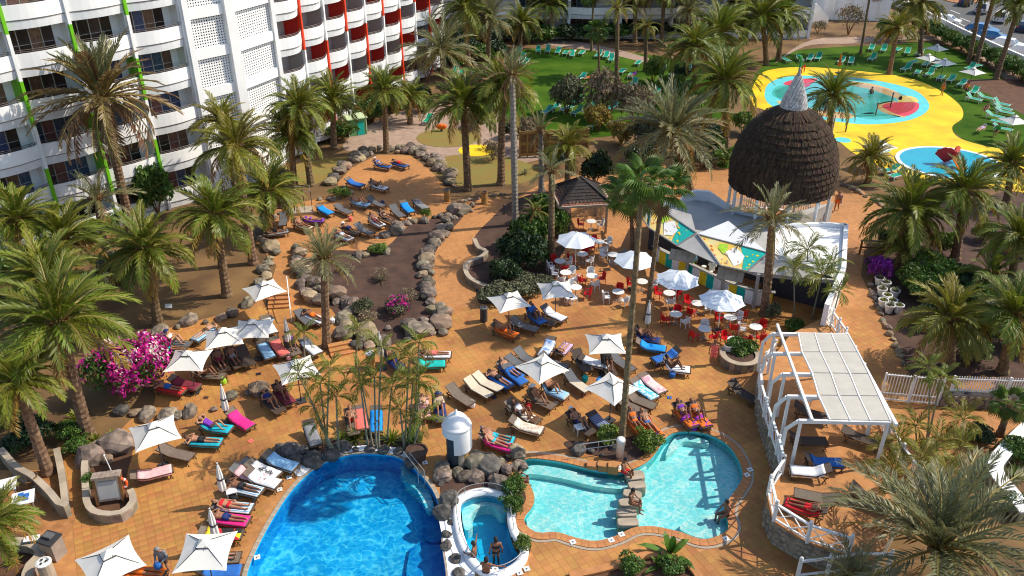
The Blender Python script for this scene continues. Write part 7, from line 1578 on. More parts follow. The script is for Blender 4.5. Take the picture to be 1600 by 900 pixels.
for i, (u, v, ch, wh) in enumerate(CAFE):
    p = G(u, v, .73); spawn('cafe_table', TBP, (p.x, p.y, .025), 0, 1, 'round white cafe table ' + wh, 'table', 'round white cafe tables')
    for k, c in enumerate(ch):
        a = R(25 + i * 41 + 360 * k / len(ch)) + rnd.uniform(-.2, .2); r = rnd.uniform(.66, .85)
        cn = dict(w='white', r='red', b='grey')[c]; nth = ch[:k].count(c); many = ch.count(c) > 1
        spawn('cafe_chair', dict(w=CHW, r=CHR, b=CHB)[c], (p.x + r * math.cos(a), p.y + r * math.sin(a), .025), a + math.pi + rnd.uniform(-.25, .25), 1, f'{cn} plastic armchair at the table ' + wh, 'chair', f'{cn} chairs at the table ' + wh if many else None)
# stacked white chair pair and a stool or two
for u, v, lab in [(888, 474, 'white plastic side table left in the pair at the cream parasol'), (895, 475, 'white plastic side table right in the pair at the cream parasol'), (805, 514, 'white side table by the orange towel'), (905, 678, 'white side table beside the navy towels'), (364, 778, 'white side table between the striped towels'), (1250, 664, 'small table under the pergola')]:
    p = G(u, v); z = ZT if 'pergola' in lab else 0; q = MB(); q.box((0, 0, .45), (.48, .48, .04)); lg = MB(); lg.bar((0, 0, .43), (0, 0, 0), .04)
    lm_ = lg.mesh('leg', M['wplastic']); spawn('side_table', [('table_top', q.mesh('table_top', M['wplastic']))] + [('leg', lm_, T((x, y, 0))) for x in (-.2, .2) for y in (-.2, .2)], (p.x, p.y, z + .03), .4, 1, lab, 'table')
for k, (u, v) in enumerate([(1098, 432), (1108, 440), (1120, 446)]):
    p = G(u, v); q = MB(); q.lathe([(.17, .74), (.18, .77), (.17, .80)], 10); lg = MB(); lg.bar((.0, 0, .75), (.08, 0, 0), .03); lm_ = lg.mesh('leg', M['wplastic'])
    spawn('bar_stool', [('seat', q.mesh('seat', M['wplastic']))] + [('leg', lm_, T((.1 * math.cos(a), .1 * math.sin(a), 0), a)) for a in (0, 1.57, 3.14, 4.71)], (p.x, p.y, .03), 0, 1, ['first', 'second', 'third'][k] + ' white bar stool from the left at the counter', 'stool')
# square tables on the small left terrace
for u, v, rz, lab, cross in [(36, 779, 24, 'square white table with a blue cross pattern on the small left terrace', True), (8, 759, 24, 'square white table at the left picture edge', False)]:
    p = G(u, v, .75); q = MB(); q.box((0, 0, .74), (.95, .95, .04)); parts = [('table_top', q.mesh('table_top', M['wplastic']))]
    lg = MB(); lg.bar((0, 0, .72), (0, 0, 0), .05); lm_ = lg.mesh('leg', M['steel'])
    if cross:
        q = MB()
        for x, y in ((-.24, -.1), (-.05, .02), (.14, .14), (.12, -.12), (-.10, .26)): q.box((x, y, .765), (.24, .24, .01))
        parts.append(('blue_square', q.mesh('blue_square', cm('blue'))))
    spawn('square_table', parts + [('leg', lm_, T((x, y, 0))) for x in (-.4, .4) for y in (-.4, .4)], (p.x, p.y, .04), R(rz), 1, lab, 'table')
for u, v, rz, lab in [(25, 800, 40, 'terracotta chair below the blue crossed table'), (55, 765, 200, 'chair behind the blue crossed table'), (5, 785, 60, 'chair at the left edge of the small terrace')]:
    p = G(u, v); spawn('terrace_chair', chair_parts(M['brownwood']), (p.x, p.y, .04), R(rz), 1, lab, 'chair')
# ------------------------------------------------------------------ domed shower tower, stepping blocks, planters, low walls
p = G(716, 722); tw2 = tag(link('shower_tower', None, None, T(p, R(-25))), 'white domed shower tower with open dark side standing in the rocks by the pool', 'tower')
q = MB(); q.lathe([(.60, 0), (.60, 1.35)], 20, a0=R(-60), a1=R(120), cap=False); q.lathe([(.5, 0), (.5, 1.35)], 20, a0=R(-60), a1=R(120), cap=False); link('base', q.mesh('base', M['mason']), tw2)
for k in range(7):
    q = MB(); a = R(-55 + 28 * k); q.lathe([(.61, .05 + .02 * (k % 2)), (.63, .1), (.63, 1.2), (.61, 1.28)], 3, a0=a, a1=a + R(25), cap=False); link('base_slab', q.mesh('base_slab', M['wood'] if k % 3 else M['mortar']), tw2)
q = MB(); q.lathe([(.70, 1.0), (.72, 1.05), (.72, 2.35)], 26, a0=R(-75), a1=R(150), cap=False); q.lathe([(.72, 1.95), (.72, 2.35)], 18, a0=R(150), a1=R(285), cap=False); link('shell', q.mesh('shell', M['wall'], True), tw2)
q = MB(); q.lathe([(.74, 2.34), (.70, 2.46), (.62, 2.50), (.60, 2.56), (.52, 2.74), (.38, 2.9), (.20, 3.0), (.12, 3.06), (.07, 3.2), (.015, 3.3)], 28); link('dome', q.mesh('dome', M['wall'], True), tw2)
q = MB(); q.lathe([(.55, 0), (.55, 2.35)], 18, a0=R(120), a1=R(300), cap=False); link('dark_interior', q.mesh('dark_interior', mat('dark_lining', (.03, .05, .06), .5, .2)), tw2)  # near-black half cylinder inside the open side
for u, v, rz, w_, l_ in [(992, 744, 10, .95, .62), (995, 759, 8, .85, .5), (988, 773, -14, .9, .5), (984, 786, 5, 1.05, .5), (979, 802, 3, .95, .52), (981, 817, 2, .98, .5)]:
    p = G(u, v); q = MB(); n = 12; sh = []
    for i in range(n): a = 2 * math.pi * (i + .5) / n; e = .45; sh.append((math.copysign(abs(math.cos(a)) ** e, math.cos(a)) * w_ / 2, math.copysign(abs(math.sin(a)) ** e, math.sin(a)) * l_ / 2))
    q.prism(sh, -.55, .03); q.prism([(x * .95, y * .95) for x, y in sh], .03, .05)
    tag(link('stepping_block', q.mesh('stepping_block', M['mortar']), None, T((p.x, p.y, .04), R(rz))), ORD[len([1 for o_ in C.objects if o_.name.startswith('stepping_block')]) - 1] + ' flat stepping block from the far side across the paddling pool', 'stepping block', 'stepping blocks across the paddling pool')
p = G(1155, 566); pl_ = tag(link('round_planter', None, None, T(p)), 'round rubble stone planter beside the terrace wall', 'planter')
for k in range(20):
    a = 2 * math.pi * k / 20; q = MB(); q.box((0, 0, .26 + rnd.uniform(-.01, .01)), (.24, .36, .52)); link('stone', q.mesh('stone', M['stone_tan'] if k % 2 else M['stone']), pl_, T((1.05 * math.cos(a), 1.05 * math.sin(a), 0), a, (1, rnd.uniform(.92, 1.0), 1)))
q = MB(); q.lathe([(.86, .52), (.86, .60), (1.2, .60), (1.2, .53)], 28, cap=False); link('cap', q.mesh('cap', M['mortar']), pl_); q = MB(); q.lathe([(.95, 0), (.95, .5)], 24); link('soil', q.mesh('soil', M['darksoil']), pl_)
def low_wall(name, pts, h, th, label, cap=M['mortar'], side=M['mason'], z=0.0, closed=False):
    o = tag(link(name, None), label, 'low wall'); P = smooth_loop([G(u, v, h) for u, v in pts], 5, closed); P = resample(P, .42, closed); n = len(P)
    off = []
    for i in range(n):
        a, b = P[max(i - 1, 0)], P[min(i + 1, n - 1)]; t = (b - a).normalized(); off.append(Vector((-t.y, t.x)) * th / 2)
    for i in range(n - 1):
        q = MB(); e = .012; a0, a1 = P[i].lerp(P[i + 1], e), P[i].lerp(P[i + 1], 1 - e)
        q.prism([(a0 + off[i])[:], (a0 - off[i])[:], (a1 - off[i + 1])[:], (a1 + off[i + 1])[:]], z, z + h - .08); link('stone', q.mesh('stone', side), o)
    q = MB()
    for i in range(n):
        w2 = off[i] * 1.15; q.v += [(*(P[i] + w2), z + h - .08), (*(P[i] + w2), z + h), (*(P[i] - w2), z + h), (*(P[i] - w2), z + h - .08)]
    for i in range(n - 1):
        for j in range(4): q.f.append((i * 4 + j, i * 4 + (j + 1) % 4, i * 4 + 4 + (j + 1) % 4, i * 4 + 4 + j)); q.m.append(0)
    q.f += [(3, 2, 1, 0), tuple(4 * (n - 1) + j for j in range(4))]; q.m += [0, 0]; link('cap', q.mesh('cap', cap), o); return o
low_wall('garden_wall', [(741, 372), (748, 386), (760, 391), (752, 400), (732, 408), (727, 418), (733, 432), (752, 443), (772, 448)], .5, .28, 'low pale wall winding round the dense bushes beside the path')
low_wall('garden_wall', [(160, 688), (142, 700), (132, 722), (133, 755), (135, 782), (145, 797), (168, 802), (192, 798), (208, 780), (203, 764)], .55, .26, 'low pale capped stone wall round the lifebuoy bed')
low_wall('garden_wall', [(0, 700), (25, 728), (50, 742), (75, 765), (92, 785), (103, 788)], .8, .26, 'low curved wall stepping down beside the small left terrace')
low_wall('garden_wall', [(88, 700), (96, 740), (102, 788)], .5, .26, 'low pale kerb wall along the narrow left garden path')
low_wall('garden_wall', [(20, 845), (50, 848), (65, 862), (46, 884), (40, 915)], .5, .4, 'low pale wall round the bottom left flower bed')
low_wall('garden_wall', [(1620, 655), (1592, 680), (1568, 706), (1555, 724), (1560, 742), (1580, 766), (1606, 800)], .7, .62, 'broad white topped curving wall at the right edge of the garden', M['wall'], M['mason'])
low_wall('garden_wall', [(890, 898), (930, 890), (975, 878), (1008, 866), (1042, 866), (1078, 882), (1096, 905)], .18, .3, 'low tiled kerb curving round the bottom flower bed', M['coping'], M['coping'])
# steps up to the upper path
for (u0, v0, u1, v1, n, lab) in [(418, 484, 452, 482, 4, 'flight of terracotta steps beside the single cream parasol'), (518, 560, 556, 552, 3, 'flight of terracotta steps behind the slender palms')]:
    a, b = G(u0, v0), G(u1, v1); st_ = tag(link('garden_steps', None), lab, 'steps')
    d = (b - a); nrm = Vector((-d.y, d.x, 0)).normalized()
    for k in range(n):
        m = (a + b) / 2 + nrm * (.36 * k + .18); q = MB(); q.box((0, 0, .06 + .12 * k / 2), (d.length, .36, .12 + .12 * k)); link('step', q.mesh('step', M['coping']), st_, T((m.x, m.y, .0), math.atan2(d.y, d.x)))
for u0, v0, u1, v1 in [(449, 440, 453, 482), (452, 438, 456, 480)]:
    a, b = G(u0, v0, 1.0), G(u1, v1, 1.0)
    if u0 == 449:
        o = tag(link('handrail', None), 'white handrail at the right of the upper steps', 'handrail'); q = MB(); q.tube([(a.x, a.y, 1.4), (b.x, b.y, .95)], .03, 6); link('rail', q.mesh('rail', M['white']), o)
        for t in (0, .5, 1): m = a.lerp(b, t); q = MB(); q.tube([(m.x, m.y, 0), (m.x, m.y, 1.4 - .45 * t)], .025, 6); link('post', q.mesh('post', M['white']), o)
# lifebuoy board
p = G(176, 783); lb = tag(link('notice_board', None, None, T((p.x, p.y, 0), R(12))), 'stone framed notice board in the walled bed carrying an orange lifebuoy', 'notice board')
q = MB(); q.box((0, 0, .78), (1.0, .22, 1.15), rx=R(-14)); link('panel', q.mesh('panel', M['steel']), lb)
for x in (-.56, .56): q = MB(); q.box((x, .02, .75), (.13, .30, 1.4), rx=R(-14)); link('frame', q.mesh('frame', M['brownwood']), lb)
for k in range(6): q = MB(); q.box((-.52 + .21 * k, .16, 1.47 + .01 * (k % 2)), (.195, .5, .10), rx=R(-6)); link('capping_stone', q.mesh('capping_stone', M['mason']), lb)
q = MB(); q.box((0, -.14, .82), (.82, .02, .9), rx=R(-14)); link('notice', q.mesh('notice', M['grey_wall']), lb)
p2 = G(197, 778); q = MB(); n = 20
for i in range(n + 1): pass
tor = [(.24 * math.cos(2 * math.pi * i / n), 0, .24 * math.sin(2 * math.pi * i / n)) for i in range(n + 1)]; q.tube(tor, .075, 8, caps=False); life = tag(link('lifebuoy', q.mesh('lifebuoy', M['lifering'], True), None, T((p2.x, p2.y - .05, .95), R(15), 1, R(-12))), 'orange lifebuoy hanging at the right side of the notice board', 'lifebuoy')
for k in range(4): a = R(45 + 90 * k); q = MB(); q.tube([(.24 * math.cos(a + d_), 0, .24 * math.sin(a + d_)) for d_ in (-.12, 0, .12)], .080, 8); link('white_band', q.mesh('white_band', M['wplastic']), life)
p3 = G(191, 772); q = MB(); q.tube([(0, 0, 0), (-.35, .1, 2.3)], .02, 6); q.ball((-.35, .1, 2.3), .05, 6, 4); tag(link('rescue_pole', q.mesh('rescue_pole', M['white']), None, T(p3)), 'thin white rescue pole leaning behind the lifebuoy', 'pole')
# steel cabinet and white table board
p = G(87, 868); cb = tag(link('steel_cabinet', None, None, T(p, R(-18))), 'brushed steel cabinet with dark sloping lid at the bottom left', 'cabinet')
q = MB(); q.box((0, 0, .5), (.72, .62, 1.0)); link('body', q.mesh('body', M['steel']), cb); q = MB(); q.box((0, 0, 1.04), (.78, .68, .08), rx=R(6)); link('lid', q.mesh('lid', M['steel_dark']), cb); q = MB(); q.box((0, -.32, .5), (.6, .02, .84)); link('door', q.mesh('door', M['mortar']), cb, None); q = MB(); q.box((-.05, .05, 1.14), (.4, .3, .10)); link('tray', q.mesh('tray', M['greymesh']), cb)
p = G(56, 858); q = MB(); q.box((0, 0, .62), (.62, .34, .04)); parts = [('table_top', q.mesh('table_top', M['wplastic']))]; lg = MB(); lg.bar((0, 0, .6), (0, 0, 0), .05); parts += [('leg', lg.mesh('leg', M['steel']), T((x, 0, 0))) for x in (-.22, .22)]; spawn('side_table', parts, (p.x, p.y, .03), R(12), 1, 'narrow white table beside the steel cabinet', 'table')
# bins
def bin_(u, v, lab, m, top, r=.26, h=.95):
    p = G(u, v); o = tag(link('litter_bin', None, None, T((p.x, p.y, .03))), lab, 'bin'); q = MB(); q.lathe([(r * .9, 0), (r, .06), (r, h)], 14); link('body', q.mesh('body', m), o); q = MB(); q.lathe([(r * 1.06, h), (r * 1.06, h + .05), (r * .75, h + .09), (r * .72, h + .03)], 14); link('lid', q.mesh('lid', top), o)
    for k in range(3): a = R(120 * k + 20); q = MB(); q.lathe([(.06, h + .085), (.055, h + .10)], 8); link('opening', q.mesh('opening', M['steel_dark']), o, T((r * .42 * math.cos(a), r * .42 * math.sin(a), 0)))
bin_(580, 574, 'yellow litter bin with white lid at the boulder heap', M['wood'], M['wplastic']); bin_(78, 905, 'pale litter bin with three holes at the bottom left', M['mortar'], M['wplastic'], .3); bin_(756, 502, 'dark slim bin beside the shaded parasol', M['steel_dark'], M['greymesh'], .24); bin_(699, 314, 'yellow wooden bin left of the path stones', M['wood'], M['greymesh']); bin_(757, 318, 'yellow post bin right of the path stones', M['wood'], M['brownwood'])
# wire cage over a pale base
p = G(470, 332); cg = tag(link('wire_cage', None, None, T((p.x, p.y, 0), R(14))), 'open metal frame cage over a pale plinth at the upper sunbathing area', 'cage'); q = MB(); q.box((0, 0, .12), (2.0, 1.3, .24)); link('plinth', q.mesh('plinth', M['mortar']), cg)
for x in (-.95, -.3, .35, .95):
    for y in (-.62, .62): q = MB(); q.bar((x, y, .24), (x, y, 2.0), .035); link('bar', q.mesh('bar', M['steel_dark']), cg)
for y in (-.62, .62): q = MB(); q.bar((-.97, y, 2.0), (.97, y, 2.0), .04); link('rail', q.mesh('rail', M['steel']), cg)
for x in (-.95, .95): q = MB(); q.bar((x, -.6, 1.995), (x, .6, 1.995), .04); link('rail', q.mesh('rail', M['steel']), cg)
# green playhouse
p = G(556, 208); ph = tag(link('playhouse', None, None, T(p, R(28))), 'small green playhouse with pale flat roof at the foot of the red wing', 'playhouse'); GP = mat('playhouse_green', (.12, .30, .12), .6, .1); q = MB(); q.box((0, 0, .85), (1.9, 1.6, 1.7)); link('wall', q.mesh('wall', GP), ph); q = MB(); q.box((0, -.05, 1.76), (2.15, 1.85, .10)); link('roof', q.mesh('roof', mat('pale_green_roof', (.45, .55, .32), .7, .1)), ph); q = MB(); q.box((.3, -.81, .7), (.7, .04, 1.35)); link('door', q.mesh('door', cm('teal')), ph); q = MB(); q.box((.96, 0, 1.0), (.04, .6, .5)); link('window', q.mesh('window', M['opening_shade']), ph)
for x in (-.93, .93): q = MB(); q.box((x, -.81, .85), (.1, .06, 1.7)); link('corner_post', q.mesh('corner_post', M['f_bright'] if False else mat('pale_green_roof', (.45, .55, .32))), ph)
# wooden fence panels
a, b = G(812, 246), G(918, 242); fo = tag(link('wooden_fence', None), 'tall golden brown wooden fence panel behind the gazebo and dry shrubs', 'fence'); d = b - a; n = 9
for k in range(n + 1): m = a + d * (k / n); q = MB(); q.box((0, 0, 1.3), (.16, .16, 2.6)); link('post', q.mesh('post', M['wood']), fo, T(m))
for k in range(n):
    for j in range(9): m = a + d * ((k + .5) / n); q = MB(); q.box((0, 0, .25 + .27 * j), (d.length / n - .16, .05, .25)); link('board', q.mesh('board', M['brownwood'] if j % 4 else M['wood']), fo, T(m, math.atan2(d.y, d.x)))
# wooden bench frame by the promenade
p = G(1360, 398); o = tag(link('timber_stand', None, None, T(p, R(-4))), 'small open timber frame at the edge of the promenade above the purple bush', 'frame')
for x in (-.8, .8): q = MB(); q.box((x, 0, .55), (.12, .12, 1.1)); link('post', q.mesh('post', M['brownwood']), o)
q = MB(); q.box((0, 0, 1.14), (1.85, .14, .08)); link('top_board', q.mesh('top_board', M['mortar']), o); q = MB(); q.box((0, 0, .6), (1.5, .05, .12)); link('cross_board', q.mesh('cross_board', M['brownwood']), o)
p = G(1550, 390); o = tag(link('timber_screen', None, None, T(p, R(20))), 'dark timber screen leaning in the palm garden at the right', 'screen'); 
for k in range(5): q = MB(); q.box((-.4 + .2 * k, 0, .7), (.17, .05, 1.4), rx=R(-16)); link('board', q.mesh('board', M['frame']), o)
# white pots along the promenade
pots = [(1376, 462), (1384, 472), (1382, 452), (1392, 480), (1396, 465), (1378, 480), (1388, 488), (1402, 488), (1372, 445)]
q = MB(); q.lathe([(.20, 0), (.30, .48), (.34, .50), (.34, .58), (.28, .58), (.26, .50)], 14); potm = q.mesh('pot', M['wplastic']); q = MB(); q.lathe([(.01, .50), (.27, .51)], 12); soilm = q.mesh('soil', M['darksoil'])
for k, (u, v) in enumerate(pots):
    p = G(u, v); spawn('plant_pot', [('pot', potm), ('soil', soilm), ('leaves', ROS['lime' if k % 2 else 'silver'], T((0, 0, .5), k, .6))], (p.x, p.y, .01), 0, 1, ['white pot with lime leaves ' , 'white pot with silver leaves '][(k + 1) % 2] + ['at the front', 'in the middle', 'behind', 'nearest the gate', 'second from the gate', 'inner middle', 'inner front', 'inner end', 'furthest up'][k] + ' of the promenade row', 'plant pot', 'white pots along the promenade')
p = G(652, 716); q = MB(); q.lathe([(.42, 0), (.52, .45), (.56, .47), (.56, .55), (.48, .55), (.46, .47)], 16); tag(link('plant_pot', q.mesh('plant_pot', mat('dark_brown_pot', (.09, .05, .035), .6, .2)), None, T(p)), 'round dark brown pot at the right end of the pool head', 'plant pot')
# pool handrails
def hrail(lab, pts, m=M['steel']):
    o = tag(link('handrail', None), lab, 'handrail')
    for dx in (0, .32): q = MB(); q.tube([(x + dx, y - dx * .3, z) for x, y, z in pts], .022, 6); link('rail', q.mesh('rail', m), o)
a, b = G(632, 726), G(654, 752); hrail('steel handrail pair on the blue pool steps', [(a.x, a.y, 0), (a.x, a.y, .85), (b.x, b.y, .75), (b.x, b.y, -.5)])
o = tag(link('pool_gate_rail', None), 'grey rail with white post at the foot of the very tall palm', 'railing'); a, b = G(906, 716), G(962, 708)
for z in (.55, .9): q = MB(); q.tube([(a.x, a.y, z), (b.x, b.y, z)], .022, 6); link('rail', q.mesh('rail', M['steel']), o)
for t in (0, .5, 1): m = a.lerp(b, t); q = MB(); q.tube([(m.x, m.y, 0), (m.x, m.y, .92)], .022, 6); link('post', q.mesh('post', M['steel']), o)
p = G(968, 714); q = MB(); q.lathe([(.2, 0), (.2, 1.05), (.23, 1.08), (.2, 1.18), (.05, 1.22)], 14); tag(link('white_post', q.mesh('white_post', M['wplastic'], True), None, T(p)), 'stout white post with rounded top at the long palm foot', 'post')
for i, (u, v) in enumerate([(925, 730), (942, 733), (958, 737)]):
    p = G(u, v); q = MB(); q.box((0, 0, .12 + .06 * i), (.5, .42, .24 + .12 * i)); tag(link('stone_block', q.mesh('stone_block', M['coping']), None, T(p, R(-10))), ['low', 'middle', 'tall'][i] + ' terracotta block in the steps beside the paddling pool rail', 'block')
sr = offset(SPA, .18); o = tag(link('spa_rail', None), 'thin steel rail running round the white spa rim', 'railing'); pts = [(x, y, .62) for x, y in sr if uv_of(x, y)[0] < 790]; 
k0 = max(range(len(sr)), key=lambda i: uv_of(*sr[i])[0]); sr = sr[k0:] + sr[:k0]; pts = [(x, y, .62) for x, y in sr[4:-6]]
q = MB(); q.tube(pts, .018, 5); link('rail', q.mesh('rail', M['steel']), o)
for x, y, z in pts[::6]: q = MB(); q.tube([(x, y, .2), (x, y, .62)], .016, 5); link('post', q.mesh('post', M['steel']), o)
# depth marker tiles
for u, v in [(452, 747), (437, 766), (384, 800), (402, 872), (774, 890), (968, 733), (971, 836), (955, 845), (895, 848), (1172, 735), (1167, 743), (823, 890), (812, 896), (1134, 843), (664, 724)]:
    p = G(u, v); q = MB(); q.box((0, 0, .03), (.26, .26, .012)); mk = tag(link('depth_marker', q.mesh('depth_marker', M['wplastic']), None, T((p.x, p.y, .025), R(20))), 'small white depth marker tile set in the pool surround', 'marker tile', 'depth markers round the pools'); q = MB(); q.box((.0, .01, .038), (.12, .03, .004)); q.box((-.02, -.04, .038), (.03, .07, .004)); link('mark', q.mesh('mark', M['steel_dark']), mk)
# red shell slide in the round pool
o = tag(link('shell_slide', None, None, T((cx - .1, cy - .3, .12), R(10))), 'red scallop shell slide standing in the round blue pool', 'slide')
for s in (-1, 1):
    q = MB(); n = 9
    for i in range(n):
        a0, a1 = R(20 + 140 * i / n), R(20 + 140 * (i + 1) / n); rr = 1.05 * (1 + .05 * (i % 2))
        q.add([(0, 0, .1), (math.cos(a0) * rr, s * .1, .5 + math.sin(a0) * rr), (math.cos(a1) * rr, s * .1, .5 + math.sin(a1) * rr), (0, .12, .1), (math.cos(a0) * rr, s * .1 + .12, .5 + math.sin(a0) * rr), (math.cos(a1) * rr, s * .1 + .12, .5 + math.sin(a1) * rr)], [(0, 1, 2), (5, 4, 3), (1, 4, 5, 2)])
    link('shell_half', q.mesh('shell_half', M['rplastic']), o, T((s * .55, 0, 0), R(35 * s)))
q = MB(); q.add([(-.35, -.2, 1.0), (.35, -.2, 1.0), (.35, -1.9, .05), (-.35, -1.9, .05), (-.35, -.2, .9), (.35, -.2, .9), (.35, -1.9, -.05), (-.35, -1.9, -.05)], [(0, 3, 2, 1), (4, 5, 6, 7), (0, 4, 7, 3), (1, 2, 6, 5), (2, 3, 7, 6)]); link('chute', q.mesh('chute', cm('orange')), o)
# splash pad posts, green spout arch
for u, v, h, lab, m in [(1391, 168, 1.6, 'dark water post on the pink wedge of the splash pad', M['steel_dark']), (1368, 180, 1.3, 'brown water post at the front of the splash pad', M['brownwood']), (1321, 206, 1.0, 'thin post on the yellow deck by the blue disc', M['steel_dark']), (1299, 214, 2.2, 'thin pale pole on the yellow deck beside the palm', M['steel'])]:
    p = G(u, v); q = MB(); q.tube([(0, 0, 0), (0, 0, h)], .07, 6); q.ball((0, 0, h), .11, 6, 4); tag(link('water_post', q.mesh('water_post', m), None, T(p)), lab, 'post')
p = G(1248, 118); q = MB(); q.tube([(0, 0, 0), (0, 0, 1.6), (-.3, 0, 2.2), (-.9, 0, 2.4)], .16, 8); q.ball((-.9, 0, 2.4), .3, 8, 5); tag(link('spout_frog', q.mesh('spout_frog', cm('green')), None, T(p, R(60))), 'green water spout behind the hut spire at the splash pad edge', 'spout')
for u, v in [(1252, 115), (1256, 113)]:
    p = G(u, v); q = MB(); q.tube([(0, 0, 0), (0, 0, .7)], .06, 6); q.ball((0, 0, .8), .16, 6, 4); tag(link('spray_nozzle', q.mesh('spray_nozzle', M['rplastic']), None, T(p)), 'red spray nozzle beside the green water spout', 'nozzle', 'red spray nozzles')
# bicycles leaning at the rubble wall
def bicycle(u, v, rz, lab, m):
    p = G(u, v); o = tag(link('bicycle', None, None, T((p.x, p.y, .01), R(rz), 1, R(-12))), lab, 'bicycle'); n = 18
    for x in (-.52, .52):
        w_ = [(x + .33 * math.cos(2 * math.pi * i / n), 0, .34 + .33 * math.sin(2 * math.pi * i / n)) for i in range(n + 1)]; q = MB(); q.tube(w_, .022, 5, caps=False); wl = link('wheel', q.mesh('wheel', M['steel_dark']), o); q = MB()
        for i in range(9): q.tube([(x, 0, .34), (x + .32 * math.cos(i * .7), 0, .34 + .32 * math.sin(i * .7))], .004, 3)
        link('spokes', q.mesh('spokes', M['steel']), wl)
    q = MB()
    for a, b in (((-.52, .34), (-.08, .30)), ((-.52, .34), (-.2, .82)), ((-.2, .9), (-.08, .30)), ((-.08, .30), (.38, .80)), ((-.2, .80), (.36, .86)), ((.36, .92), (.52, .34))): q.tube([(a[0], 0, a[1]), (b[0], 0, b[1])], .018, 5)
    link('frame', q.mesh('frame', m), o); q = MB(); q.ball((-.22, 0, .95), (.14, .07, .04), 8, 5); link('saddle', q.mesh('saddle', M['steel_dark']), o); q = MB(); q.tube([(.30, -.26, 1.02), (.36, 0, .98), (.30, .26, 1.02)], .014, 5); link('handlebar', q.mesh('handlebar', M['steel']), o)
bicycle(1489, 638, 4, 'black bicycle leaning on the rubble wall, left one', M['steel_dark']); bicycle(1512, 640, -6, 'dark maroon bicycle leaning on the rubble wall, right one', mat('maroon_frame', (.12, .01, .02), .3, .1)); bicycle(1500, 634, 8, 'dark bicycle squeezed between the other two at the wall', M['railing'])
# bollard lamps, small sign posts
for u, v, lab in [(462, 400, 'black bollard lamp at the left of the central bed'), (538, 306, 'black bollard lamp beside the small boulder heap'), (788, 336, 'black bollard lamp among the round bushes')]:
    p = G(u, v); q = MB(); q.lathe([(.07, 0), (.07, .75), (.11, .78), (.11, .9), (.03, .95)], 10); tag(link('bollard_lamp', q.mesh('bollard_lamp', M['steel_dark']), None, T(p)), lab, 'lamp')
p = G(266, 489); o = tag(link('garden_sign', None, None, T(p)), 'small white sign on a thin stake in the dry left garden', 'sign'); q = MB(); q.bar((0, 0, 0), (0, 0, .5), .03); link('stake', q.mesh('stake', M['steel_dark']), o); q = MB(); q.box((0, -.02, .55), (.45, .03, .26), rx=R(-30)); link('board', q.mesh('board', M['wplastic']), o)
# street lamp by the road
p = G(1562, 62); o = tag(link('street_lamp', None, None, T(p)), 'slim pale street lamp pole at the parked cars', 'street lamp'); q = MB(); q.tube([(0, 0, 0), (0, 0, 8)], [.10, .06], 8); link('pole', q.mesh('pole', M['steel']), o); q = MB(); q.box((.5, 0, 8), (1.2, .2, .12)); link('lamp_head', q.mesh('lamp_head', M['steel']), o)
# playground pieces
p = G(690, 205); o = tag(link('play_rocker', None, None, T(p)), 'small orange and brown rocker on the playground', 'rocker'); q = MB(); q.ball((0, 0, .5), (.6, .25, .3), 8, 5); link('body', q.mesh('body', cm('orange')), o); q = MB(); q.tube([(0, 0, 0), (0, 0, .4)], .12, 8); link('spring', q.mesh('spring', M['steel_dark']), o)

# ------------------------------------------------------------------ cars on the road beyond the wall
def car(u, v, ang, m, lab, van=False, group='cars on the road beyond the wall'):
    p = G(u, v); o = tag(link('parked_car', None, None, T((p.x, p.y, .015), R(ang))), lab, 'car', group); H = 1.75 if van else 1.45
    side = [(-2.1, .35), (2.1, .35), (2.15, .75), (1.25, .92), (.65, H - .05), (-1.1 if not van else -1.9, H), (-1.95 if not van else -2.1, .98), (-2.15, .75)]
    def ext(sd, w0, w1=None, name='body', mt=m):
        q = MB(); n = len(sd); w1 = w1 or w0; q.v = [(x, -(w0 if z < 1 else w1), z) for x, z in sd] + [(x, (w0 if z < 1 else w1), z) for x, z in sd]; q.f = [tuple(range(n)), tuple(reversed(range(n, 2 * n)))] + [(i, n + i, n + (i + 1) % n, (i + 1) % n) for i in range(n)]; q.m = [0] * len(q.f); return q.mesh(name, mt)
    link('body', ext(side, .86, .68), o)
    gl_ = mat('car_glass', (.02, .03, .045), .1, .1)
    for y in (-1, 1):
        q = MB(); x0 = -1.0 if not van else -1.8; q.add([(x0, y * .80, 1.0), (1.0, y * .80, 1.0), (.55, y * .70, H - .14), (x0 + .1, y * .70, H - .10)], [(0, 1, 2, 3) if y < 0 else (3, 2, 1, 0)]); link('side_window', q.mesh('side_window', gl_), o)
    q = MB(); q.add([(1.24, -.72, .96), (1.24, .72, .96), (.68, .60, H - .08), (.68, -.60, H - .08)], [(0, 1, 2, 3)]); link('windscreen', q.mesh('windscreen', gl_), o)
    q = MB(); xr = -1.97 if not van else -2.12; q.add([(xr, .72, 1.0), (xr, -.72, 1.0), (xr + (.83 if not van else .2), -.60, H - .06), (xr + (.83 if not van else .2), .60, H - .06)], [(0, 1, 2, 3)]); link('rear_window', q.mesh('rear_window', gl_), o)
    for x in (-1.35, 1.35):
        for y in (-.84, .84): q = MB(); q.lathe([(.20, -.1), (.32, -.1), (.32, .1), (.20, .1)], 14); wl = link('wheel', q.mesh('wheel', M['steel_dark']), o, T((x, y, .32), 0, 1, R(90))); q = MB(); q.lathe([(.20, -.105), (.05, -.115)], 10); q.lathe([(.20, .105), (.05, .115)], 10); link('rim', q.mesh('rim', M['steel']), wl)
    for y in (-.6, .6): q = MB(); q.box((2.12, y, .68), (.08, .3, .14)); link('headlight', q.mesh('headlight', M['wplastic']), o); q = MB(); q.box((-2.12, y, .8), (.08, .2, .18)); link('tail_light', q.mesh('tail_light', M['rplastic']), o)
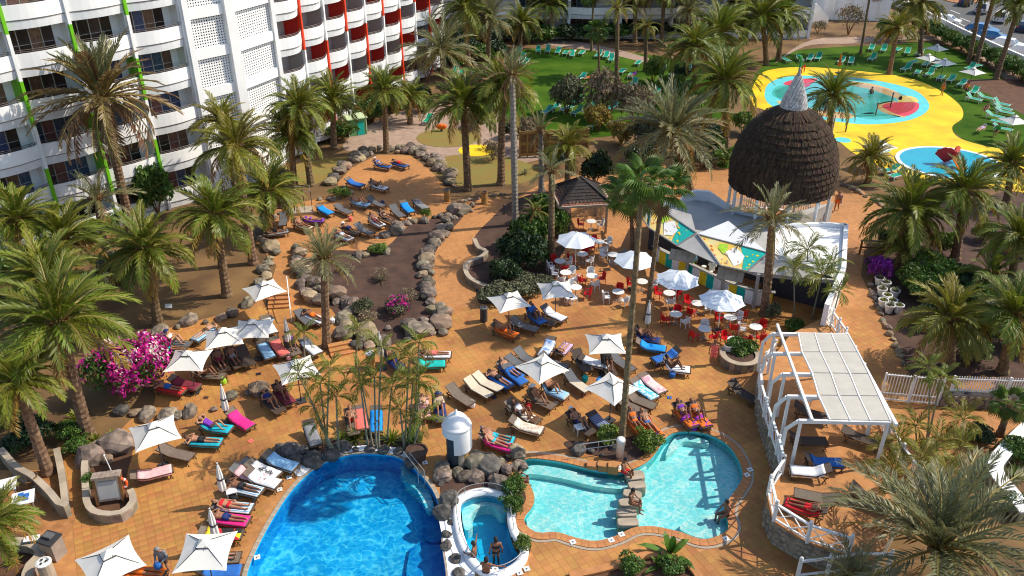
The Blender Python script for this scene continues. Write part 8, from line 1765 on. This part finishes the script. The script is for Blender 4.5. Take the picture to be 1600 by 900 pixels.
cp = lambda n, c: mat(n, c, .25, .03, 1, spec=.6)
CWH, CSI, CNV, CBL = cp('white_car_paint', (.72, .72, .72)), cp('silver_car_paint', (.42, .43, .45)), cp('navy_car_paint', (.02, .035, .08)), cp('blue_car_paint', (.02, .14, .34))
for u, v, a, m, lab, vn in [(1476, 38, -38, CWH, 'white car parked behind the wall, left one', False), (1404, 8, -38, CWH, 'white car cut off by the top edge near the wall', False), (1533, 20, 55, CSI, 'silver van on the far side of the road', True), (1564, 34, 50, CWH, 'white estate car with blue boot on the far side of the road', True), (1600, 48, 50, CNV, 'dark car at the right picture edge on the road', False), (1532, 52, -38, CBL, 'blue car parked behind the wall between trunks', False), (1548, 63, -38, CBL, 'second blue car parked behind the wall', False), (1572, 76, -38, CWH, 'white car parked behind the wall, right one', False), (1600, 88, -38, CWH, 'white car at the right edge behind the wall', False), (1432, 18, -38, CWH, 'white car just left of the leaning palm behind the wall', False), (1508, 8, 55, CNV, 'dark car at the top edge of the road', False)]: car(u, v, a, m, lab, vn)

# beach bags and sandals on the paving beside the loungers
q = MB(); q.lathe([(.13, 0), (.17, .05), (.18, .26), (.15, .30)], 10); q.tube([(-.12, 0, .28), (-.08, 0, .46), (.08, 0, .46), (.12, 0, .28)], .015, 4); bagm = q.mesh('beach_bag', cm('white'))
for u, v, c, lab in [(937, 572, 'white', 'on the paving in the shade of the flat square parasol'), (914, 596, 'teal', 'right of the cream lounger between the parasols'), (936, 600, 'bright_blue', 'behind the parasol touching the long palm'), (366, 783, 'black', 'by the closed parasol at the striped towels'), (738, 636, 'white', 'at the foot of the empty lounger above the tower'), (598, 320, 'navy', 'in the middle of the upper sunbathing area'), (548, 345, 'coral', 'between the loungers below the cage'), (640, 346, 'beige', 'before the grassy boulders of the upper area'), (452, 562, 'pale_pink', 'near the closed parasol on the left deck'), (350, 600, 'lime', 'at the boulders above the pink towel'), (826, 640, 'red', 'beside the floral lounger'), (1050, 590, 'blue', 'left of the round planter'), (980, 555, 'orange', 'behind the bright blue towel'), (520, 505, 'white', 'right of the straight palm at the steps'), (700, 660, 'yellow', 'left of the domed tower'), (1084, 672, 'purple', 'at the round corner of the paddling pool')]:
    p = G(u, v); tag(link('beach_bag', bagm, None, T((p.x, p.y, .03), u), cm(c)), c.replace('_', ' ') + ' beach bag ' + lab, 'bag')
q = MB()
for x in (-.07, .07): q.box((x, 0, .012), (.09, .26, .024))
sanm = q.mesh('sandals', cm('black'))
for u, v, c, lab in [(404, 585, 'black', 'below the parasol trio'), (322, 622, 'brown', 'before the red towel by the bougainvillea'), (772, 622, 'navy', 'below the cream lounger pair'), (868, 630, 'white', 'at the left kite shaped parasol'), (1046, 622, 'blue', 'right of the pale pink towel'), (392, 690, 'coral', 'right of the turquoise towel'), (640, 672, 'black', 'before the sitting pair'), (590, 372, 'white', 'above the central bed')]:
    p = G(u, v); tag(link('sandals', sanm, None, T((p.x, p.y, .03), u), cm(c)), 'pair of ' + c + ' sandals ' + lab, 'sandals', kind=None)
